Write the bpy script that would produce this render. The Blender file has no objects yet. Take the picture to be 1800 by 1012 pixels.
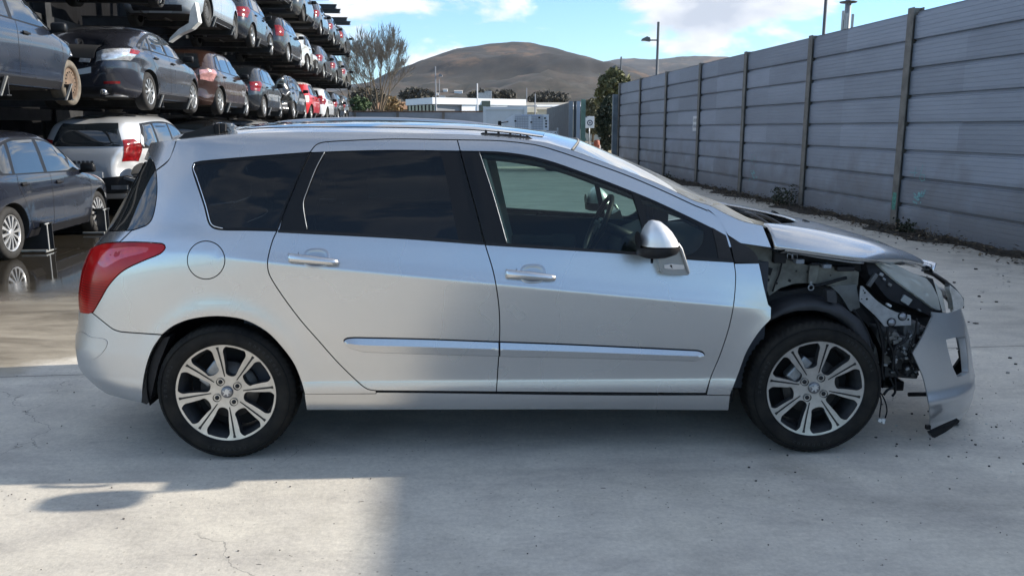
import bpy, bmesh, math, random
import numpy as np
from mathutils import Vector, Matrix, geometry

PI = math.pi
rnd = random.Random(7)
scene = bpy.context.scene
COL = scene.collection
H, PITCH, F = 1.525, math.radians(10.97), 1450.0
cp, sp = math.cos(PITCH), math.sin(PITCH)

def ray(px, py):
    a = (px - 900.0) / F; b = (506.0 - py) / F
    return np.array([a, cp + b * sp, -sp + b * cp])
def at_y(px, py, Y):
    d = ray(px, py); t = Y / d[1]
    return Vector((d[0] * t, Y, H + d[2] * t))
def at_z(px, py, z=0.0):
    d = ray(px, py); t = (z - H) / d[2]
    return Vector((d[0] * t, d[1] * t, z))
def project(P):
    x, y, z = P; dz = z - H
    dep = y * cp - dz * sp; up = y * sp + dz * cp
    return 900 + F * x / dep, 506 - F * up / dep

# ------------------------------------------------------------------ objects
def link(name, me, mat=None, parent=None):
    o = bpy.data.objects.new(name, me)
    COL.objects.link(o)
    if mat is not None and me is not None and not me.materials:
        for m in (mat if isinstance(mat, (list, tuple)) else [mat]): me.materials.append(m)
    if parent is not None: o.parent = parent
    return o
def empty(name, loc=(0, 0, 0), rz=0.0):
    o = bpy.data.objects.new(name, None); COL.objects.link(o)
    o.location = loc; o.rotation_euler = (0, 0, rz); o.empty_display_size = .2
    return o
def tag(o, label=None, cat=None, group=None, kind=None):
    if label: o['label'] = label
    if cat: o['category'] = cat
    if group: o['group'] = group
    if kind: o['kind'] = kind
    return o
def copy_tree(o, parent=None):
    c = o.copy(); COL.objects.link(c)
    if parent is not None: c.parent = parent
    for ch in list(o.children): copy_tree(ch, c)
    return c

class MB:
    """collects vertices and faces for one mesh; faces carry a material slot and a smooth flag"""
    def __init__(s): s.v = []; s.f = []; s.m = []; s.sm = []; s.n = None
    def add(s, vs, fs, mi=0, smooth=False):
        b = len(s.v); s.v.extend([tuple(map(float, v)) for v in vs])
        for f in fs: s.f.append([b + i for i in f]); s.m.append(mi); s.sm.append(smooth)
        return b
    def box(s, c, d, rot=None, mi=0, bev=0.0, smooth=False):
        x, y, z = d[0] / 2, d[1] / 2, d[2] / 2
        if bev <= 0:
            P = [(-x,-y,-z),(x,-y,-z),(x,y,-z),(-x,y,-z),(-x,-y,z),(x,-y,z),(x,y,z),(-x,y,z)]
            Fs = [(0,3,2,1),(4,5,6,7),(0,1,5,4),(1,2,6,5),(2,3,7,6),(3,0,4,7)]
        else:
            bm = bmesh.new(); bmesh.ops.create_cube(bm, size=1)
            for v in bm.verts: v.co = Vector((v.co.x * d[0], v.co.y * d[1], v.co.z * d[2]))
            bmesh.ops.bevel(bm, geom=list(bm.edges), offset=bev, segments=2, affect='EDGES', profile=.5)
            bm.verts.index_update()
            P = [tuple(v.co) for v in bm.verts]; Fs = [[v.index for v in f.verts] for f in bm.faces]; bm.free()
        M = rot if rot is not None else Matrix.Identity(3)
        s.add([tuple(M @ Vector(p) + Vector(c)) for p in P], Fs, mi, smooth)
    def prism(s, pts, axis, a, b, mi=0, smooth=False):
        """polygon pts (2D) swept along axis from a to b. axis 'y': pts are (x,z); 'x': (y,z); 'z': (x,y)"""
        def P(p, t):
            return {'y': (p[0], t, p[1]), 'x': (t, p[0], p[1]), 'z': (p[0], p[1], t)}[axis]
        n = len(pts)
        tri = geometry.tessellate_polygon([[Vector((p[0], p[1], 0)) for p in pts]])
        vs = [P(p, a) for p in pts] + [P(p, b) for p in pts]
        fs = [tuple(t) for t in tri] + [tuple(n + i for i in reversed(t)) for t in tri]
        fs += [(i, (i + 1) % n, n + (i + 1) % n, n + i) for i in range(n)]
        s.add(vs, fs, mi, smooth)
    def tube(s, path, r, seg=8, mi=0, cap=True, smooth=True):
        path = [Vector(p) for p in path]; n = len(path)
        rr = r if isinstance(r, (list, tuple)) else [r] * n
        vs = []; up = None
        for i, p in enumerate(path):
            t = (path[min(i + 1, n - 1)] - path[max(i - 1, 0)]).normalized()
            if up is None:
                up = Vector((0, 0, 1)) if abs(t.z) < .9 else Vector((1, 0, 0))
            a = t.cross(up).normalized(); up = a.cross(t).normalized()
            for k in range(seg):
                w = 2 * PI * k / seg
                vs.append(p + (a * math.cos(w) + up * math.sin(w)) * rr[i])
        fs = []
        for i in range(n - 1):
            for k in range(seg):
                k2 = (k + 1) % seg
                fs.append((i * seg + k, i * seg + k2, (i + 1) * seg + k2, (i + 1) * seg + k))
        b = s.add(vs, fs, mi, smooth)
        if cap:
            s.f.append([b + k for k in range(seg)][::-1]); s.m.append(mi); s.sm.append(False)
            s.f.append([b + (n - 1) * seg + k for k in range(seg)]); s.m.append(mi); s.sm.append(False)
    def lathe(s, prof, axis='y', seg=32, c=(0, 0, 0), mi=0, smooth=True, arc=(0, 2 * PI), fn=None):
        """prof: (radius, along-axis)"""
        full = abs(arc[1] - arc[0] - 2 * PI) < 1e-6
        ns = seg if full else seg + 1
        vs = []
        for (r, h) in prof:
            for k in range(ns):
                w = arc[0] + (arc[1] - arc[0]) * k / seg
                q = fn(r, h, k, w) if fn else (r, h)
                u, v = q[0] * math.cos(w), q[0] * math.sin(w)
                p = {'y': (u, q[1], v), 'z': (u, v, q[1]), 'x': (q[1], u, v)}[axis]
                vs.append((p[0] + c[0], p[1] + c[1], p[2] + c[2]))
        fs = []
        for i in range(len(prof) - 1):
            for k in range(seg):
                k2 = (k + 1) % ns
                fs.append((i * ns + k, i * ns + k2, (i + 1) * ns + k2, (i + 1) * ns + k))
        s.add(vs, fs, mi, smooth)
    def grid(s, P, mi=0, smooth=True, flip=False):
        nr, nc = len(P), len(P[0])
        vs = [p for row in P for p in row]
        fs = []
        for i in range(nr - 1):
            for j in range(nc - 1):
                q = (i * nc + j, i * nc + j + 1, (i + 1) * nc + j + 1, (i + 1) * nc + j)
                fs.append(q[::-1] if flip else q)
        s.add(vs, fs, mi, smooth)
    def mesh(s, name):
        me = bpy.data.meshes.new(name)
        me.from_pydata(s.v, [], s.f)
        me.polygons.foreach_set('material_index', s.m)
        me.polygons.foreach_set('use_smooth', s.sm)
        me.update()
        return me
    def build(s, name, mat, parent=None, normals=True):
        me = s.mesh(name)
        mats = mat if isinstance(mat, (list, tuple)) else [mat]
        for m in mats: me.materials.append(m)
        if normals:
            bm = bmesh.new(); bm.from_mesh(me)
            bmesh.ops.recalc_face_normals(bm, faces=bm.faces); bm.to_mesh(me); bm.free()
        return link(name, me, None, parent)

# ------------------------------------------------------------------ 2D outlines
def spline(pts, step=3.0, closed=True):
    """pts: (x,y) smooth or (x,y,1) corner; Catmull-Rom between corners"""
    n = len(pts); out = []
    rng = n if closed else n - 1
    for i in range(rng):
        p1, p2 = pts[i], pts[(i + 1) % n]
        p0 = pts[i - 1] if (closed or i > 0) else p1
        p3 = pts[(i + 2) % n] if (closed or i + 2 < n) else p2
        a = np.array(p1[:2], float); b = np.array(p2[:2], float)
        c1 = len(p1) > 2; c2 = len(p2) > 2
        L = np.linalg.norm(b - a)
        if L < 1e-9: continue
        t1 = (b - a) if c1 else (b - np.array(p0[:2], float)) * .5
        t2 = (b - a) if c2 else (np.array(p3[:2], float) - a) * .5
        for t in (t1, t2):
            l = np.linalg.norm(t)
            if l > L: t *= L / l
        k = max(1, int(math.ceil(L / step)))
        for j in range(k):
            t = j / k
            h = (2*t**3-3*t**2+1)*a + (t**3-2*t**2+t)*t1 + (-2*t**3+3*t**2)*b + (t**3-t**2)*t2
            out.append(h)
    if not closed: out.append(np.array(pts[-1][:2], float))
    return np.array(out)
def area(P):
    x, y = P[:, 0], P[:, 1]
    return .5 * np.sum(x * np.roll(y, -1) - np.roll(x, -1) * y)
def inset(P, d):
    """move a CCW loop inwards by d"""
    if abs(d) < 1e-12: return P.copy()
    e = np.roll(P, -1, 0) - P
    L = np.linalg.norm(e, axis=1, keepdims=True); L[L < 1e-12] = 1e-12
    nrm = np.stack([-e[:, 1], e[:, 0]], 1) / L
    n0 = np.roll(nrm, 1, 0)
    m = nrm + n0; k = 1 + np.sum(nrm * n0, 1, keepdims=True)
    m = m / np.maximum(k, .35)
    return P + m * d
def inside(P, Q):
    """points Q (m,2) in polygon P"""
    r = np.zeros(len(Q), bool); n = len(P)
    qx, qy = Q[:, 0], Q[:, 1]
    x1, y1 = P[:, 0], P[:, 1]; x2, y2 = np.roll(x1, -1), np.roll(y1, -1)
    for i in range(n):
        if y1[i] == y2[i]: continue
        c = (y1[i] > qy) != (y2[i] > qy)
        r ^= c & (qx < (x2[i] - x1[i]) * (qy - y1[i]) / (y2[i] - y1[i]) + x1[i])
    return r
def dist_loop(P, Q):
    d = np.full(len(Q), 1e9)
    A = P; B = np.roll(P, -1, 0)
    for a, b in zip(A, B):
        ab = b - a; L = ab @ ab
        if L < 1e-14: continue
        t = np.clip(((Q - a) @ ab) / L, 0, 1)
        d = np.minimum(d, np.linalg.norm(Q - (a + t[:, None] * ab), axis=1))
    return d

def sheet(surf, outer, holes=(), gap=.0025, bev=.004, drop=.0015, depth=.014, grid=.03, off=0.0, rim_mi=0, gx=None, hole_depth=None, hole_gap=None, lines=()):
    """Heightfield panel with rounded edges and a returned flange.
    surf(u, v, off) -> (points (n,3), normals (n,3)); outer / holes are (n,2) loops in the surface's (u, v)."""
    outer = np.array(outer, float)
    if area(outer) < 0: outer = outer[::-1]
    rings = []
    R0 = inset(outer, gap); R1 = inset(outer, gap + bev)
    rings.append((R0, R1, depth))
    hg = gap if hole_gap is None else hole_gap
    for h in holes:
        h = np.array(h, float)
        if area(h) > 0: h = h[::-1]
        rings.append((inset(h, hg), inset(h, hg + bev), depth if hole_depth is None else hole_depth))
    pts = []; edges = []; kind = []
    for ri, (A, B, dp) in enumerate(rings):
        for R, k in ((A, 0), (B, 1)):
            b = len(pts); n = len(R)
            pts.extend(R); kind.extend([(ri, k)] * n)
            edges.extend([(b + i, b + (i + 1) % n) for i in range(n)])
    gy = grid; gx = gx or grid
    lo = outer.min(0); hi = outer.max(0)
    us = np.arange(lo[0] + gx * .5, hi[0], gx); vs = np.arange(lo[1] + gy * .5, hi[1], gy)
    if len(us) and len(vs):
        Q = np.array([(u + (gx * .5 if j % 2 else 0), v) for j, v in enumerate(vs) for u in us])
        ok = inside(R1, Q)
        for (A, B, dp) in rings[1:]: ok &= ~inside(B, Q)
        Q = Q[ok]
        if len(Q):
            d = np.full(len(Q), 1e9)
            for (A, B, dp) in rings: d = np.minimum(d, dist_loop(B, Q))
            Q = Q[d > grid * .4]
            pts.extend(Q); kind.extend([(-1, 2)] * len(Q))
    for (fn, xa, xb) in lines:
        u = np.arange(max(lo[0], xa), min(hi[0], xb), gx * .8)
        if len(u) < 2: continue
        Q = np.stack([u, fn(u)], 1); ok = inside(R1, Q)
        for (A, B, dp) in rings[1:]: ok &= ~inside(B, Q)
        ok &= dist_loop(R1, Q) > .004
        for (A, B, dp) in rings[1:]: ok &= dist_loop(B, Q) > .004
        prev = None
        for q, k_ in zip(Q, ok):
            if k_:
                pts.append(q); kind.append((-1, 2))
                if prev is not None: edges.append((prev, len(pts) - 1))
                prev = len(pts) - 1
            else: prev = None
    res = geometry.delaunay_2d_cdt([Vector((float(p[0]), float(p[1]))) for p in pts], edges, [], 0, 1e-7)
    V = np.array([(v.x, v.y) for v in res[0]]); ov = res[3]
    tri = [f for f in res[2] if len(f) == 3]
    C = np.array([V[list(f)].mean(0) for f in tri])
    keep = inside(R0, C)
    for (A, B, dp) in rings[1:]: keep &= ~inside(A, C)
    tri = [f for f, k in zip(tri, keep) if k]
    is0 = np.zeros(len(V), bool)
    src = {}
    for i, o in enumerate(ov):
        for j in o:
            src[j] = i
            if kind[j][1] == 0: is0[i] = True
    P, N = surf(V[:, 0], V[:, 1], off)
    P = P - N * (is0 * drop)[:, None]
    verts = [tuple(p) for p in P]; norms = [tuple(n) for n in N]; faces = []; mi = []
    for f in tri:
        a, b, c = f
        n = np.cross(P[b] - P[a], P[c] - P[a])
        faces.append((a, b, c) if n @ N[a] > 0 else (c, b, a)); mi.append(0)
    base = 0
    for ri, (A, B, dp) in enumerate(rings):
        n = len(A)
        if dp > 0:
            idx = [src[base + i] for i in range(n)]
            b0 = len(verts)
            e = np.roll(A, -1, 0) - np.roll(A, 1, 0)
            for i in range(n):
                p = P[idx[i]]; nn = N[idx[i]]
                pn = P[idx[(i + 1) % n]] - P[idx[i - 1]]
                o = np.cross(pn, nn); l = np.linalg.norm(o); o = o / l if l > 1e-9 else nn
                verts.append(tuple(p)); norms.append(tuple(o))
                verts.append(tuple(p - nn * dp)); norms.append(tuple(o))
            for i in range(n):
                j = (i + 1) % n
                a, b, c, d = b0 + 2 * i, b0 + 2 * j, b0 + 2 * j + 1, b0 + 2 * i + 1
                fn = np.cross(np.array(verts[b]) - np.array(verts[a]), np.array(verts[d]) - np.array(verts[a]))
                q = (a, b, c, d) if fn @ np.array(norms[a]) > 0 else (d, c, b, a)
                faces.append(q); mi.append(rim_mi)
        base += 2 * n
    return verts, faces, norms, mi

def sheet_obj(name, data, mats, parent=None, mirror_y=None):
    """one or several sheet() results joined in one mesh, custom normals kept"""
    if isinstance(data, tuple): data = [data]
    V, Fc, N, MI = [], [], [], []
    for (v, f, n, m) in data:
        b = len(V); V += list(v); N += list(n); MI += list(m)
        Fc += [tuple(b + i for i in q) for q in f]
    if mirror_y is not None:
        V = [(a, 2 * mirror_y - b, c) for a, b, c in V]; N = [(a, -b, c) for a, b, c in N]
        Fc = [q[::-1] for q in Fc]
    me = bpy.data.meshes.new(name); me.from_pydata(V, [], Fc)
    me.polygons.foreach_set('material_index', MI)
    me.polygons.foreach_set('use_smooth', [True] * len(Fc))
    me.update()
    me.normals_split_custom_set_from_vertices(N)
    for m in (mats if isinstance(mats, (list, tuple)) else [mats]): me.materials.append(m)
    return link(name, me, None, parent)

def pchip(xs, ys):
    """dense table of a monotone cubic through the knots"""
    xs = np.array(xs, float); ys = np.array(ys, float)
    h = np.diff(xs); d = np.diff(ys) / h
    m = np.zeros(len(xs)); m[0] = d[0]; m[-1] = d[-1]
    for i in range(1, len(xs) - 1):
        if d[i - 1] * d[i] > 0:
            w1 = 2 * h[i] + h[i - 1]; w2 = h[i] + 2 * h[i - 1]
            m[i] = (w1 + w2) / (w1 / d[i - 1] + w2 / d[i])
    X = np.linspace(xs[0], xs[-1], 1600)
    k = np.clip(np.searchsorted(xs, X, side='right') - 1, 0, len(h) - 1)
    t = (X - xs[k]) / h[k]
    Y = (2*t**3-3*t**2+1)*ys[k] + (t**3-2*t**2+t)*h[k]*m[k] + (-2*t**3+3*t**2)*ys[k+1] + (t**3-t**2)*h[k]*m[k+1]
    return X, Y

# ------------------------------------------------------------------ materials
MAT = {}
def nodes_of(m):
    m.use_nodes = True
    return m.node_tree.nodes, m.node_tree.links
def mat(name, col, rough=.5, metal=0.0, noise=0.0, nscale=8.0, bump=0.0, bscale=60.0, coat=0.0, emit=None, spec=.5, rvar=0.0, col2=None, sheen=0, ccol='Object', coat_rough=.03, aniso=(1, 1, 1)):
    if name in MAT: return MAT[name]
    m = bpy.data.materials.new(name); N, L = nodes_of(m)
    b = N['Principled BSDF']
    b.inputs['Base Color'].default_value = (*col, 1)
    b.inputs['Roughness'].default_value = rough
    b.inputs['Metallic'].default_value = metal
    b.inputs['Specular IOR Level'].default_value = spec
    b.inputs['Coat Weight'].default_value = coat
    b.inputs['Coat Roughness'].default_value = coat_rough
    tc = N.new('ShaderNodeTexCoord'); mp = N.new('ShaderNodeMapping'); mp.inputs['Scale'].default_value = aniso
    L.new(tc.outputs[ccol], mp.inputs[0])
    if noise > 0 or col2:
        nz = N.new('ShaderNodeTexNoise'); nz.inputs['Scale'].default_value = nscale; nz.inputs['Detail'].default_value = 6
        nz.inputs['Roughness'].default_value = .62
        L.new(mp.outputs[0], nz.inputs['Vector'])
        cr = N.new('ShaderNodeValToRGB')
        cr.color_ramp.elements[0].position = .33; cr.color_ramp.elements[1].position = .68
        c2 = col2 or tuple(c * (1 - noise) for c in col)
        cr.color_ramp.elements[0].color = (*c2, 1)
        cr.color_ramp.elements[1].color = (*(tuple(min(1, c * (1 + noise * .6)) for c in col) if not col2 else col), 1)
        L.new(nz.outputs[0], cr.inputs[0]); L.new(cr.outputs[0], b.inputs['Base Color'])
        if rvar > 0:
            mr = N.new('ShaderNodeMapRange'); mr.inputs['To Min'].default_value = max(0, rough - rvar); mr.inputs['To Max'].default_value = rough + rvar
            L.new(nz.outputs[0], mr.inputs['Value']); L.new(mr.outputs[0], b.inputs['Roughness'])
    if bump > 0:
        n2 = N.new('ShaderNodeTexNoise'); n2.inputs['Scale'].default_value = bscale; n2.inputs['Detail'].default_value = 4
        L.new(mp.outputs[0], n2.inputs['Vector'])
        bp = N.new('ShaderNodeBump'); bp.inputs['Strength'].default_value = bump; bp.inputs['Distance'].default_value = .01
        L.new(n2.outputs[0], bp.inputs['Height']); L.new(bp.outputs[0], b.inputs['Normal'])
    if emit:
        b.inputs['Emission Color'].default_value = (*emit[:3], 1); b.inputs['Emission Strength'].default_value = emit[3]
    MAT[name] = m
    return m
def glassy(name, tint, refl=(1, 1, 1), rough=.0, f0=1.5, boost=1.0, dirt=0.0, dcol=(.45, .46, .44)):
    """window pane: tinted transparent sheet with a Fresnel reflection"""
    if name in MAT: return MAT[name]
    m = bpy.data.materials.new(name); N, L = nodes_of(m); N.clear()
    out = N.new('ShaderNodeOutputMaterial'); mx = N.new('ShaderNodeMixShader')
    tr = N.new('ShaderNodeBsdfTransparent'); gl = N.new('ShaderNodeBsdfGlossy')
    tr.inputs[0].default_value = (*tint, 1); gl.inputs['Color'].default_value = (*refl, 1); gl.inputs['Roughness'].default_value = rough
    fr = N.new('ShaderNodeFresnel'); fr.inputs['IOR'].default_value = f0
    mt = N.new('ShaderNodeMath'); mt.operation = 'MULTIPLY'; mt.use_clamp = True; mt.inputs[1].default_value = boost
    L.new(fr.outputs[0], mt.inputs[0]); L.new(mt.outputs[0], mx.inputs[0])
    L.new(tr.outputs[0], mx.inputs[1]); L.new(gl.outputs[0], mx.inputs[2])
    last = mx
    if dirt > 0:
        df = N.new('ShaderNodeBsdfDiffuse'); df.inputs[0].default_value = (*dcol, 1)
        nz = N.new('ShaderNodeTexNoise'); nz.inputs['Scale'].default_value = 3; nz.inputs['Detail'].default_value = 7
        tc = N.new('ShaderNodeTexCoord'); L.new(tc.outputs['Object'], nz.inputs['Vector'])
        mr = N.new('ShaderNodeMapRange'); mr.inputs['From Min'].default_value = .35; mr.inputs['From Max'].default_value = .8
        mr.inputs['To Min'].default_value = dirt * (.3 if dirt != .27 else 1.1); mr.inputs['To Max'].default_value = dirt * 1.5
        L.new(nz.outputs[0], mr.inputs['Value'])
        m2 = N.new('ShaderNodeMixShader'); L.new(mr.outputs[0], m2.inputs[0]); L.new(mx.outputs[0], m2.inputs[1]); L.new(df.outputs[0], m2.inputs[2]); last = m2
    L.new(last.outputs[0], out.inputs[0])
    MAT[name] = m
    return m
def car_paint(name, col, metal=.0, rough=.35, coat=.8, flake=0.0, dirt=.12):
    """clear-coated body paint with fine flakes and a thin dirt film"""
    if name in MAT: return MAT[name]
    m = bpy.data.materials.new(name); N, L = nodes_of(m); b = N['Principled BSDF']
    b.inputs['Metallic'].default_value = metal; b.inputs['Roughness'].default_value = rough
    b.inputs['Coat Weight'].default_value = coat; b.inputs['Coat Roughness'].default_value = .04
    tc = N.new('ShaderNodeTexCoord')
    nz = N.new('ShaderNodeTexNoise'); nz.inputs['Scale'].default_value = 1.3; nz.inputs['Detail'].default_value = 3; nz.inputs['Roughness'].default_value = .5
    L.new(tc.outputs['Object'], nz.inputs['Vector'])
    cr = N.new('ShaderNodeValToRGB')
    cr.color_ramp.elements[0].position = .3; cr.color_ramp.elements[1].position = .75
    cr.color_ramp.elements[0].color = (*col, 1)
    cr.color_ramp.elements[1].color = (*[c * (1 - dirt) + .25 * dirt for c in col], 1)
    L.new(nz.outputs[0], cr.inputs[0]); src = cr.outputs[0]
    if flake > 0:
        vo = N.new('ShaderNodeTexVoronoi'); vo.inputs['Scale'].default_value = 900
        L.new(tc.outputs['Object'], vo.inputs['Vector'])
        hs = N.new('ShaderNodeMixRGB'); hs.blend_type = 'MULTIPLY'; hs.inputs[0].default_value = flake
        L.new(src, hs.inputs[1]); L.new(vo.outputs['Color'], hs.inputs[2]); 
        sp_ = N.new('ShaderNodeRGBToBW'); L.new(vo.outputs['Color'], sp_.inputs[0])
        mr0 = N.new('ShaderNodeMapRange'); mr0.inputs['To Min'].default_value = .55; mr0.inputs['To Max'].default_value = 1.35
        L.new(sp_.outputs[0], mr0.inputs['Value']); L.new(mr0.outputs[0], hs.inputs[2]); src = hs.outputs[0]
    L.new(src, b.inputs['Base Color'])
    mr = N.new('ShaderNodeMapRange'); mr.inputs['From Min'].default_value = .3; mr.inputs['From Max'].default_value = .8
    mr.inputs['To Min'].default_value = rough; mr.inputs['To Max'].default_value = min(.9, rough + .10)
    L.new(nz.outputs[0], mr.inputs['Value']); L.new(mr.outputs[0], b.inputs['Roughness'])
    MAT[name] = m
    return m
# ================================================================== the silver estate car
YAW = math.radians(1.3); CO = np.array([0.052, 3.668, 0.0]); YC = .90
cy_, sy_ = math.cos(YAW), math.sin(YAW)
def to_local(P):
    P = np.asarray(P, float) - CO
    return np.stack([P[..., 0] * cy_ + P[..., 1] * sy_, -P[..., 0] * sy_ + P[..., 1] * cy_, P[..., 2]], -1)
def to_world(p):
    return np.array([CO[0] + p[0] * cy_ - p[1] * sy_, CO[1] + p[0] * sy_ + p[1] * cy_, p[2]])
CAML = to_local(np.array([0, 0, H]))
def lray(px, py):
    d = ray(px, py)
    return np.array([d[0] * cy_ + d[1] * sy_, -d[0] * sy_ + d[1] * cy_, d[2]])
def lat(px, py, y):
    """point of the car frame seen at (px,py) in the plane y"""
    d = lray(px, py); t = (y - CAML[1]) / d[1]
    return Vector(CAML + d * t)
def lproj(p): return project(to_world(p))

WA = pchip([.12,.18,.22,.27,.312,.345,.36,.45,.55,.65,.74,.79,.81,.85,.90,.97,.995,1.1,1.2,1.3,1.38,1.43,1.465,1.50,1.54],
           [.84,.868,.884,.896,.9005,.8975,.8955,.899,.906,.911,.9145,.916,.911,.900,.888,.871,.863,.828,.79,.748,.711,.684,.655,.615,.55])
WB = pchip([.12,.18,.22,.27,.312,.345,.36,.45,.55,.65,.74,.80,.85,.90,.97,.995,1.1,1.2,1.3,1.38,1.43,1.465,1.50,1.54],
           [.84,.868,.884,.896,.9005,.898,.896,.900,.906,.9105,.912,.908,.901,.891,.871,.863,.828,.79,.748,.711,.684,.655,.615,.55])
ZR = np.array([.10, .20, .30, .40, .47, .55, .65, .75, .85, .95, 1.02, 1.10, 1.25, 1.38, 1.45, 1.55])
XR = np.array([2.05, 2.10, 2.14, 2.16, 2.17, 2.13, 2.12, 2.11, 2.08, 2.04, 1.99, 1.92, 1.80, 1.72, 1.70, 1.66])
XFZ = 2.25
def shape_fac(x, z):
    xr = np.interp(z, ZR, XR)
    a = np.where(x < 0, -x / xr, x / XFZ)
    n = np.where(x < 0, np.interp(z, [.5, 1.0, 1.3], [6.0, 5.5, 6.0]), 5.0)
    return np.maximum(0, 1 - np.clip(a, 0, 1) ** n) ** (1 / n)
def warp(x, z):
    zc = np.clip(.803 - .1 * x, .66, .95); zb = .968 - .063 * np.clip(x, -2.2, 1.3)
    r = z.copy()
    a = (z > .36) & (z <= zc); r = np.where(a, .36 + (z - .36) / (zc - .36) * (.80 - .36), r)
    a = (z > zc) & (z <= zb); r = np.where(a, .80 + (z - zc) / (zb - zc) * (.17), r)
    a = (z > zb) & (z < 1.5); r = np.where(a, .97 + (z - zb) / (1.5 - zb) * .53, r)
    return r
DZ = .025
def S(x, z):
    x = np.asarray(x, float); z = np.asarray(z, float)
    w = warp(x, z - DZ)
    k = np.clip((x + 1.55) / .5, 0, 1) * np.clip((1.25 - x) / .5, 0, 1); k = k * k * (3 - 2 * k)
    W = k * np.interp(w, *WA) + (1 - k) * np.interp(w, *WB)
    y = YC - W * shape_fac(x, z)
    for wx, wz in ((-1.375, .345), (1.375, .345)):
        r = np.hypot(x - wx, z - wz)
        y = y - .009 * np.exp(-((r - .365) / .055) ** 2) * (z > .16)
    return y
def surf_side(u, v, off):
    u = np.asarray(u, float); v = np.asarray(v, float); e = .003
    y = S(u, v)
    sx = (S(u + e, v) - S(u - e, v)) / (2 * e); sz = (S(u, v + e) - S(u, v - e)) / (2 * e)
    N = np.stack([sx, -np.ones_like(sx), sz], 1); N /= np.linalg.norm(N, axis=1, keepdims=True)
    return np.stack([u, y, v], 1) + N * off, N
def unproj(pts, fn=S, y0=-.25, y1=.9):
    """pixels -> (x,z) on the surface y = fn(x,z)"""
    out = []
    D = np.array([lray(p[0], p[1]) for p in pts])
    ys = np.linspace(y0, y1, 120)
    T = (ys[None, :] - CAML[1]) / D[:, 1:2]
    X = CAML[0] + D[:, 0:1] * T; Z = CAML[2] + D[:, 2:3] * T
    G = ys[None, :] - fn(X, Z)
    for i in range(len(D)):
        g = G[i]; j = np.argmax(g > 0)
        if g[j] <= 0:
            nm_ = fn.__name__; k = np.array([False])
            if nm_ == 'S': k = X[i] <= -.98 * np.interp(Z[i], ZR, XR)
            elif nm_ == 'SB': k = X[i] >= 1.45 + .972 * (np.interp(Z[i], ZB, XB) - 1.45)
            elif nm_ in ('SH', 'SH2'): k = X[i] >= 1.2 + .993 * (np.interp(Z[i], *XH) - 1.2)
            t = T[i, np.argmax(k)] if k.any() else T[i, np.argmax(g)]
        else:
            j = max(j, 1); lo, hi = T[i, j - 1], T[i, j]
            for _ in range(24):
                m = .5 * (lo + hi); p = CAML + D[i] * m
                if p[1] - fn(np.array([p[0]]), np.array([p[2]]))[0] > 0: hi = m
                else: lo = m
            t = .5 * (lo + hi)
        p = CAML + D[i] * t; px_ = p[0]
        nm_ = fn.__name__
        if nm_ == 'S': px_ = max(px_, -.98 * float(np.interp(p[2], ZR, XR)))
        elif nm_ == 'SB': px_ = min(px_, 1.45 + .972 * (float(np.interp(p[2], ZB, XB)) - 1.45))
        elif nm_ in ('SH', 'SH2'): px_ = min(px_, 1.2 + .993 * (float(np.interp(p[2], *XH)) - 1.2))
        out.append((px_, p[2]))
    return np.array(out)
def outl(pts, step=5.0, fn=S, **k): return unproj(spline(pts, step), fn, **k)

# fit the rear end to the silhouette seen in the photograph
SIL = [(258,254),(262,276),(225,338),(188,404),(163,434),(146,470),(140,505),(139,548),(134,580),(131.5,605),(134,632),(141,661),(150,678),(178,690)]
for it in range(14):
    zz = []; dx = []
    for (sx_, sy2) in SIL:
        best = None
        for x in np.linspace(-2.4, -1.3, 220):
            pass
        # height of the silhouette point: walk along the corner at the row sy2
        X = -np.linspace(.6, .9995, 60)
        bx, bz = None, None
        for a in X:
            z = 1.0
            for _ in range(8):
                xr = np.interp(z, ZR, XR); x = a * xr
                y = S(np.array([x]), np.array([z]))[0]
                P = lproj((x, y, z)); z += (P[1] - sy2) * .0024
            P = lproj((x, y, z))
            if bx is None or P[0] < bx: bx, bz = P[0], z
        zz.append(bz); dx.append((bx - sx_) / 375.0)
    o = np.argsort(zz); zz = np.array(zz)[o]; dx = np.array(dx)[o]
    XR = XR + .8 * np.interp(ZR, zz, dx)
    if np.max(np.abs(dx)) < .002: break
XR[1:-1] = .25 * XR[:-2] + .5 * XR[1:-1] + .25 * XR[2:]
ZR, XR = pchip(ZR, XR)

# ------------------------------------------------------------------ materials
paint = car_paint('silver_paint', (.55, .555, .56), metal=.92, rough=.23, coat=.8, flake=.30, dirt=.05)
paintS = car_paint('silver_bumper_paint', (.56, .575, .59), metal=.85, rough=.28, coat=.7, flake=.22, dirt=.10)
blk = mat('black_trim', (.007, .0075, .009), .42, spec=.25)
blk_soft = mat('black_plastic', (.012, .012, .014), .55, spec=.3, noise=.3, nscale=30)
rubber = mat('rubber', (.009, .009, .009), .75, spec=.2, noise=.3, nscale=50)
dark_in = mat('dark_underside', (.012, .012, .013), .9)
glass_dark = glassy('privacy_glass', (.045, .055, .06), f0=1.5, boost=1.0)
glass_front = glassy('side_glass', (.64, .78, .71), f0=1.45, boost=.9)
glass_ws = glassy('windscreen_glass', (.42, .5, .48), f0=1.52, boost=1.5, dirt=.35)
alu = mat('machined_aluminium', (.52, .515, .50), .28, metal=.92, noise=.2, nscale=14)
dark_alu = mat('dark_wheel_paint', (.075, .077, .082), .45, metal=.5, noise=.3, nscale=20)
chrome = mat('chrome', (.75, .76, .78), .12, metal=1)
dull_metal = mat('dull_metal', (.30, .31, .32), .45, metal=.8, noise=.3, nscale=12)
prim = mat('apron_paint', (.15, .152, .135), .5, metal=.35, noise=.5, nscale=9, bump=.15, bscale=30)
trim_beige = mat('beige_trim', (.42, .40, .34), .7)
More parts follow.
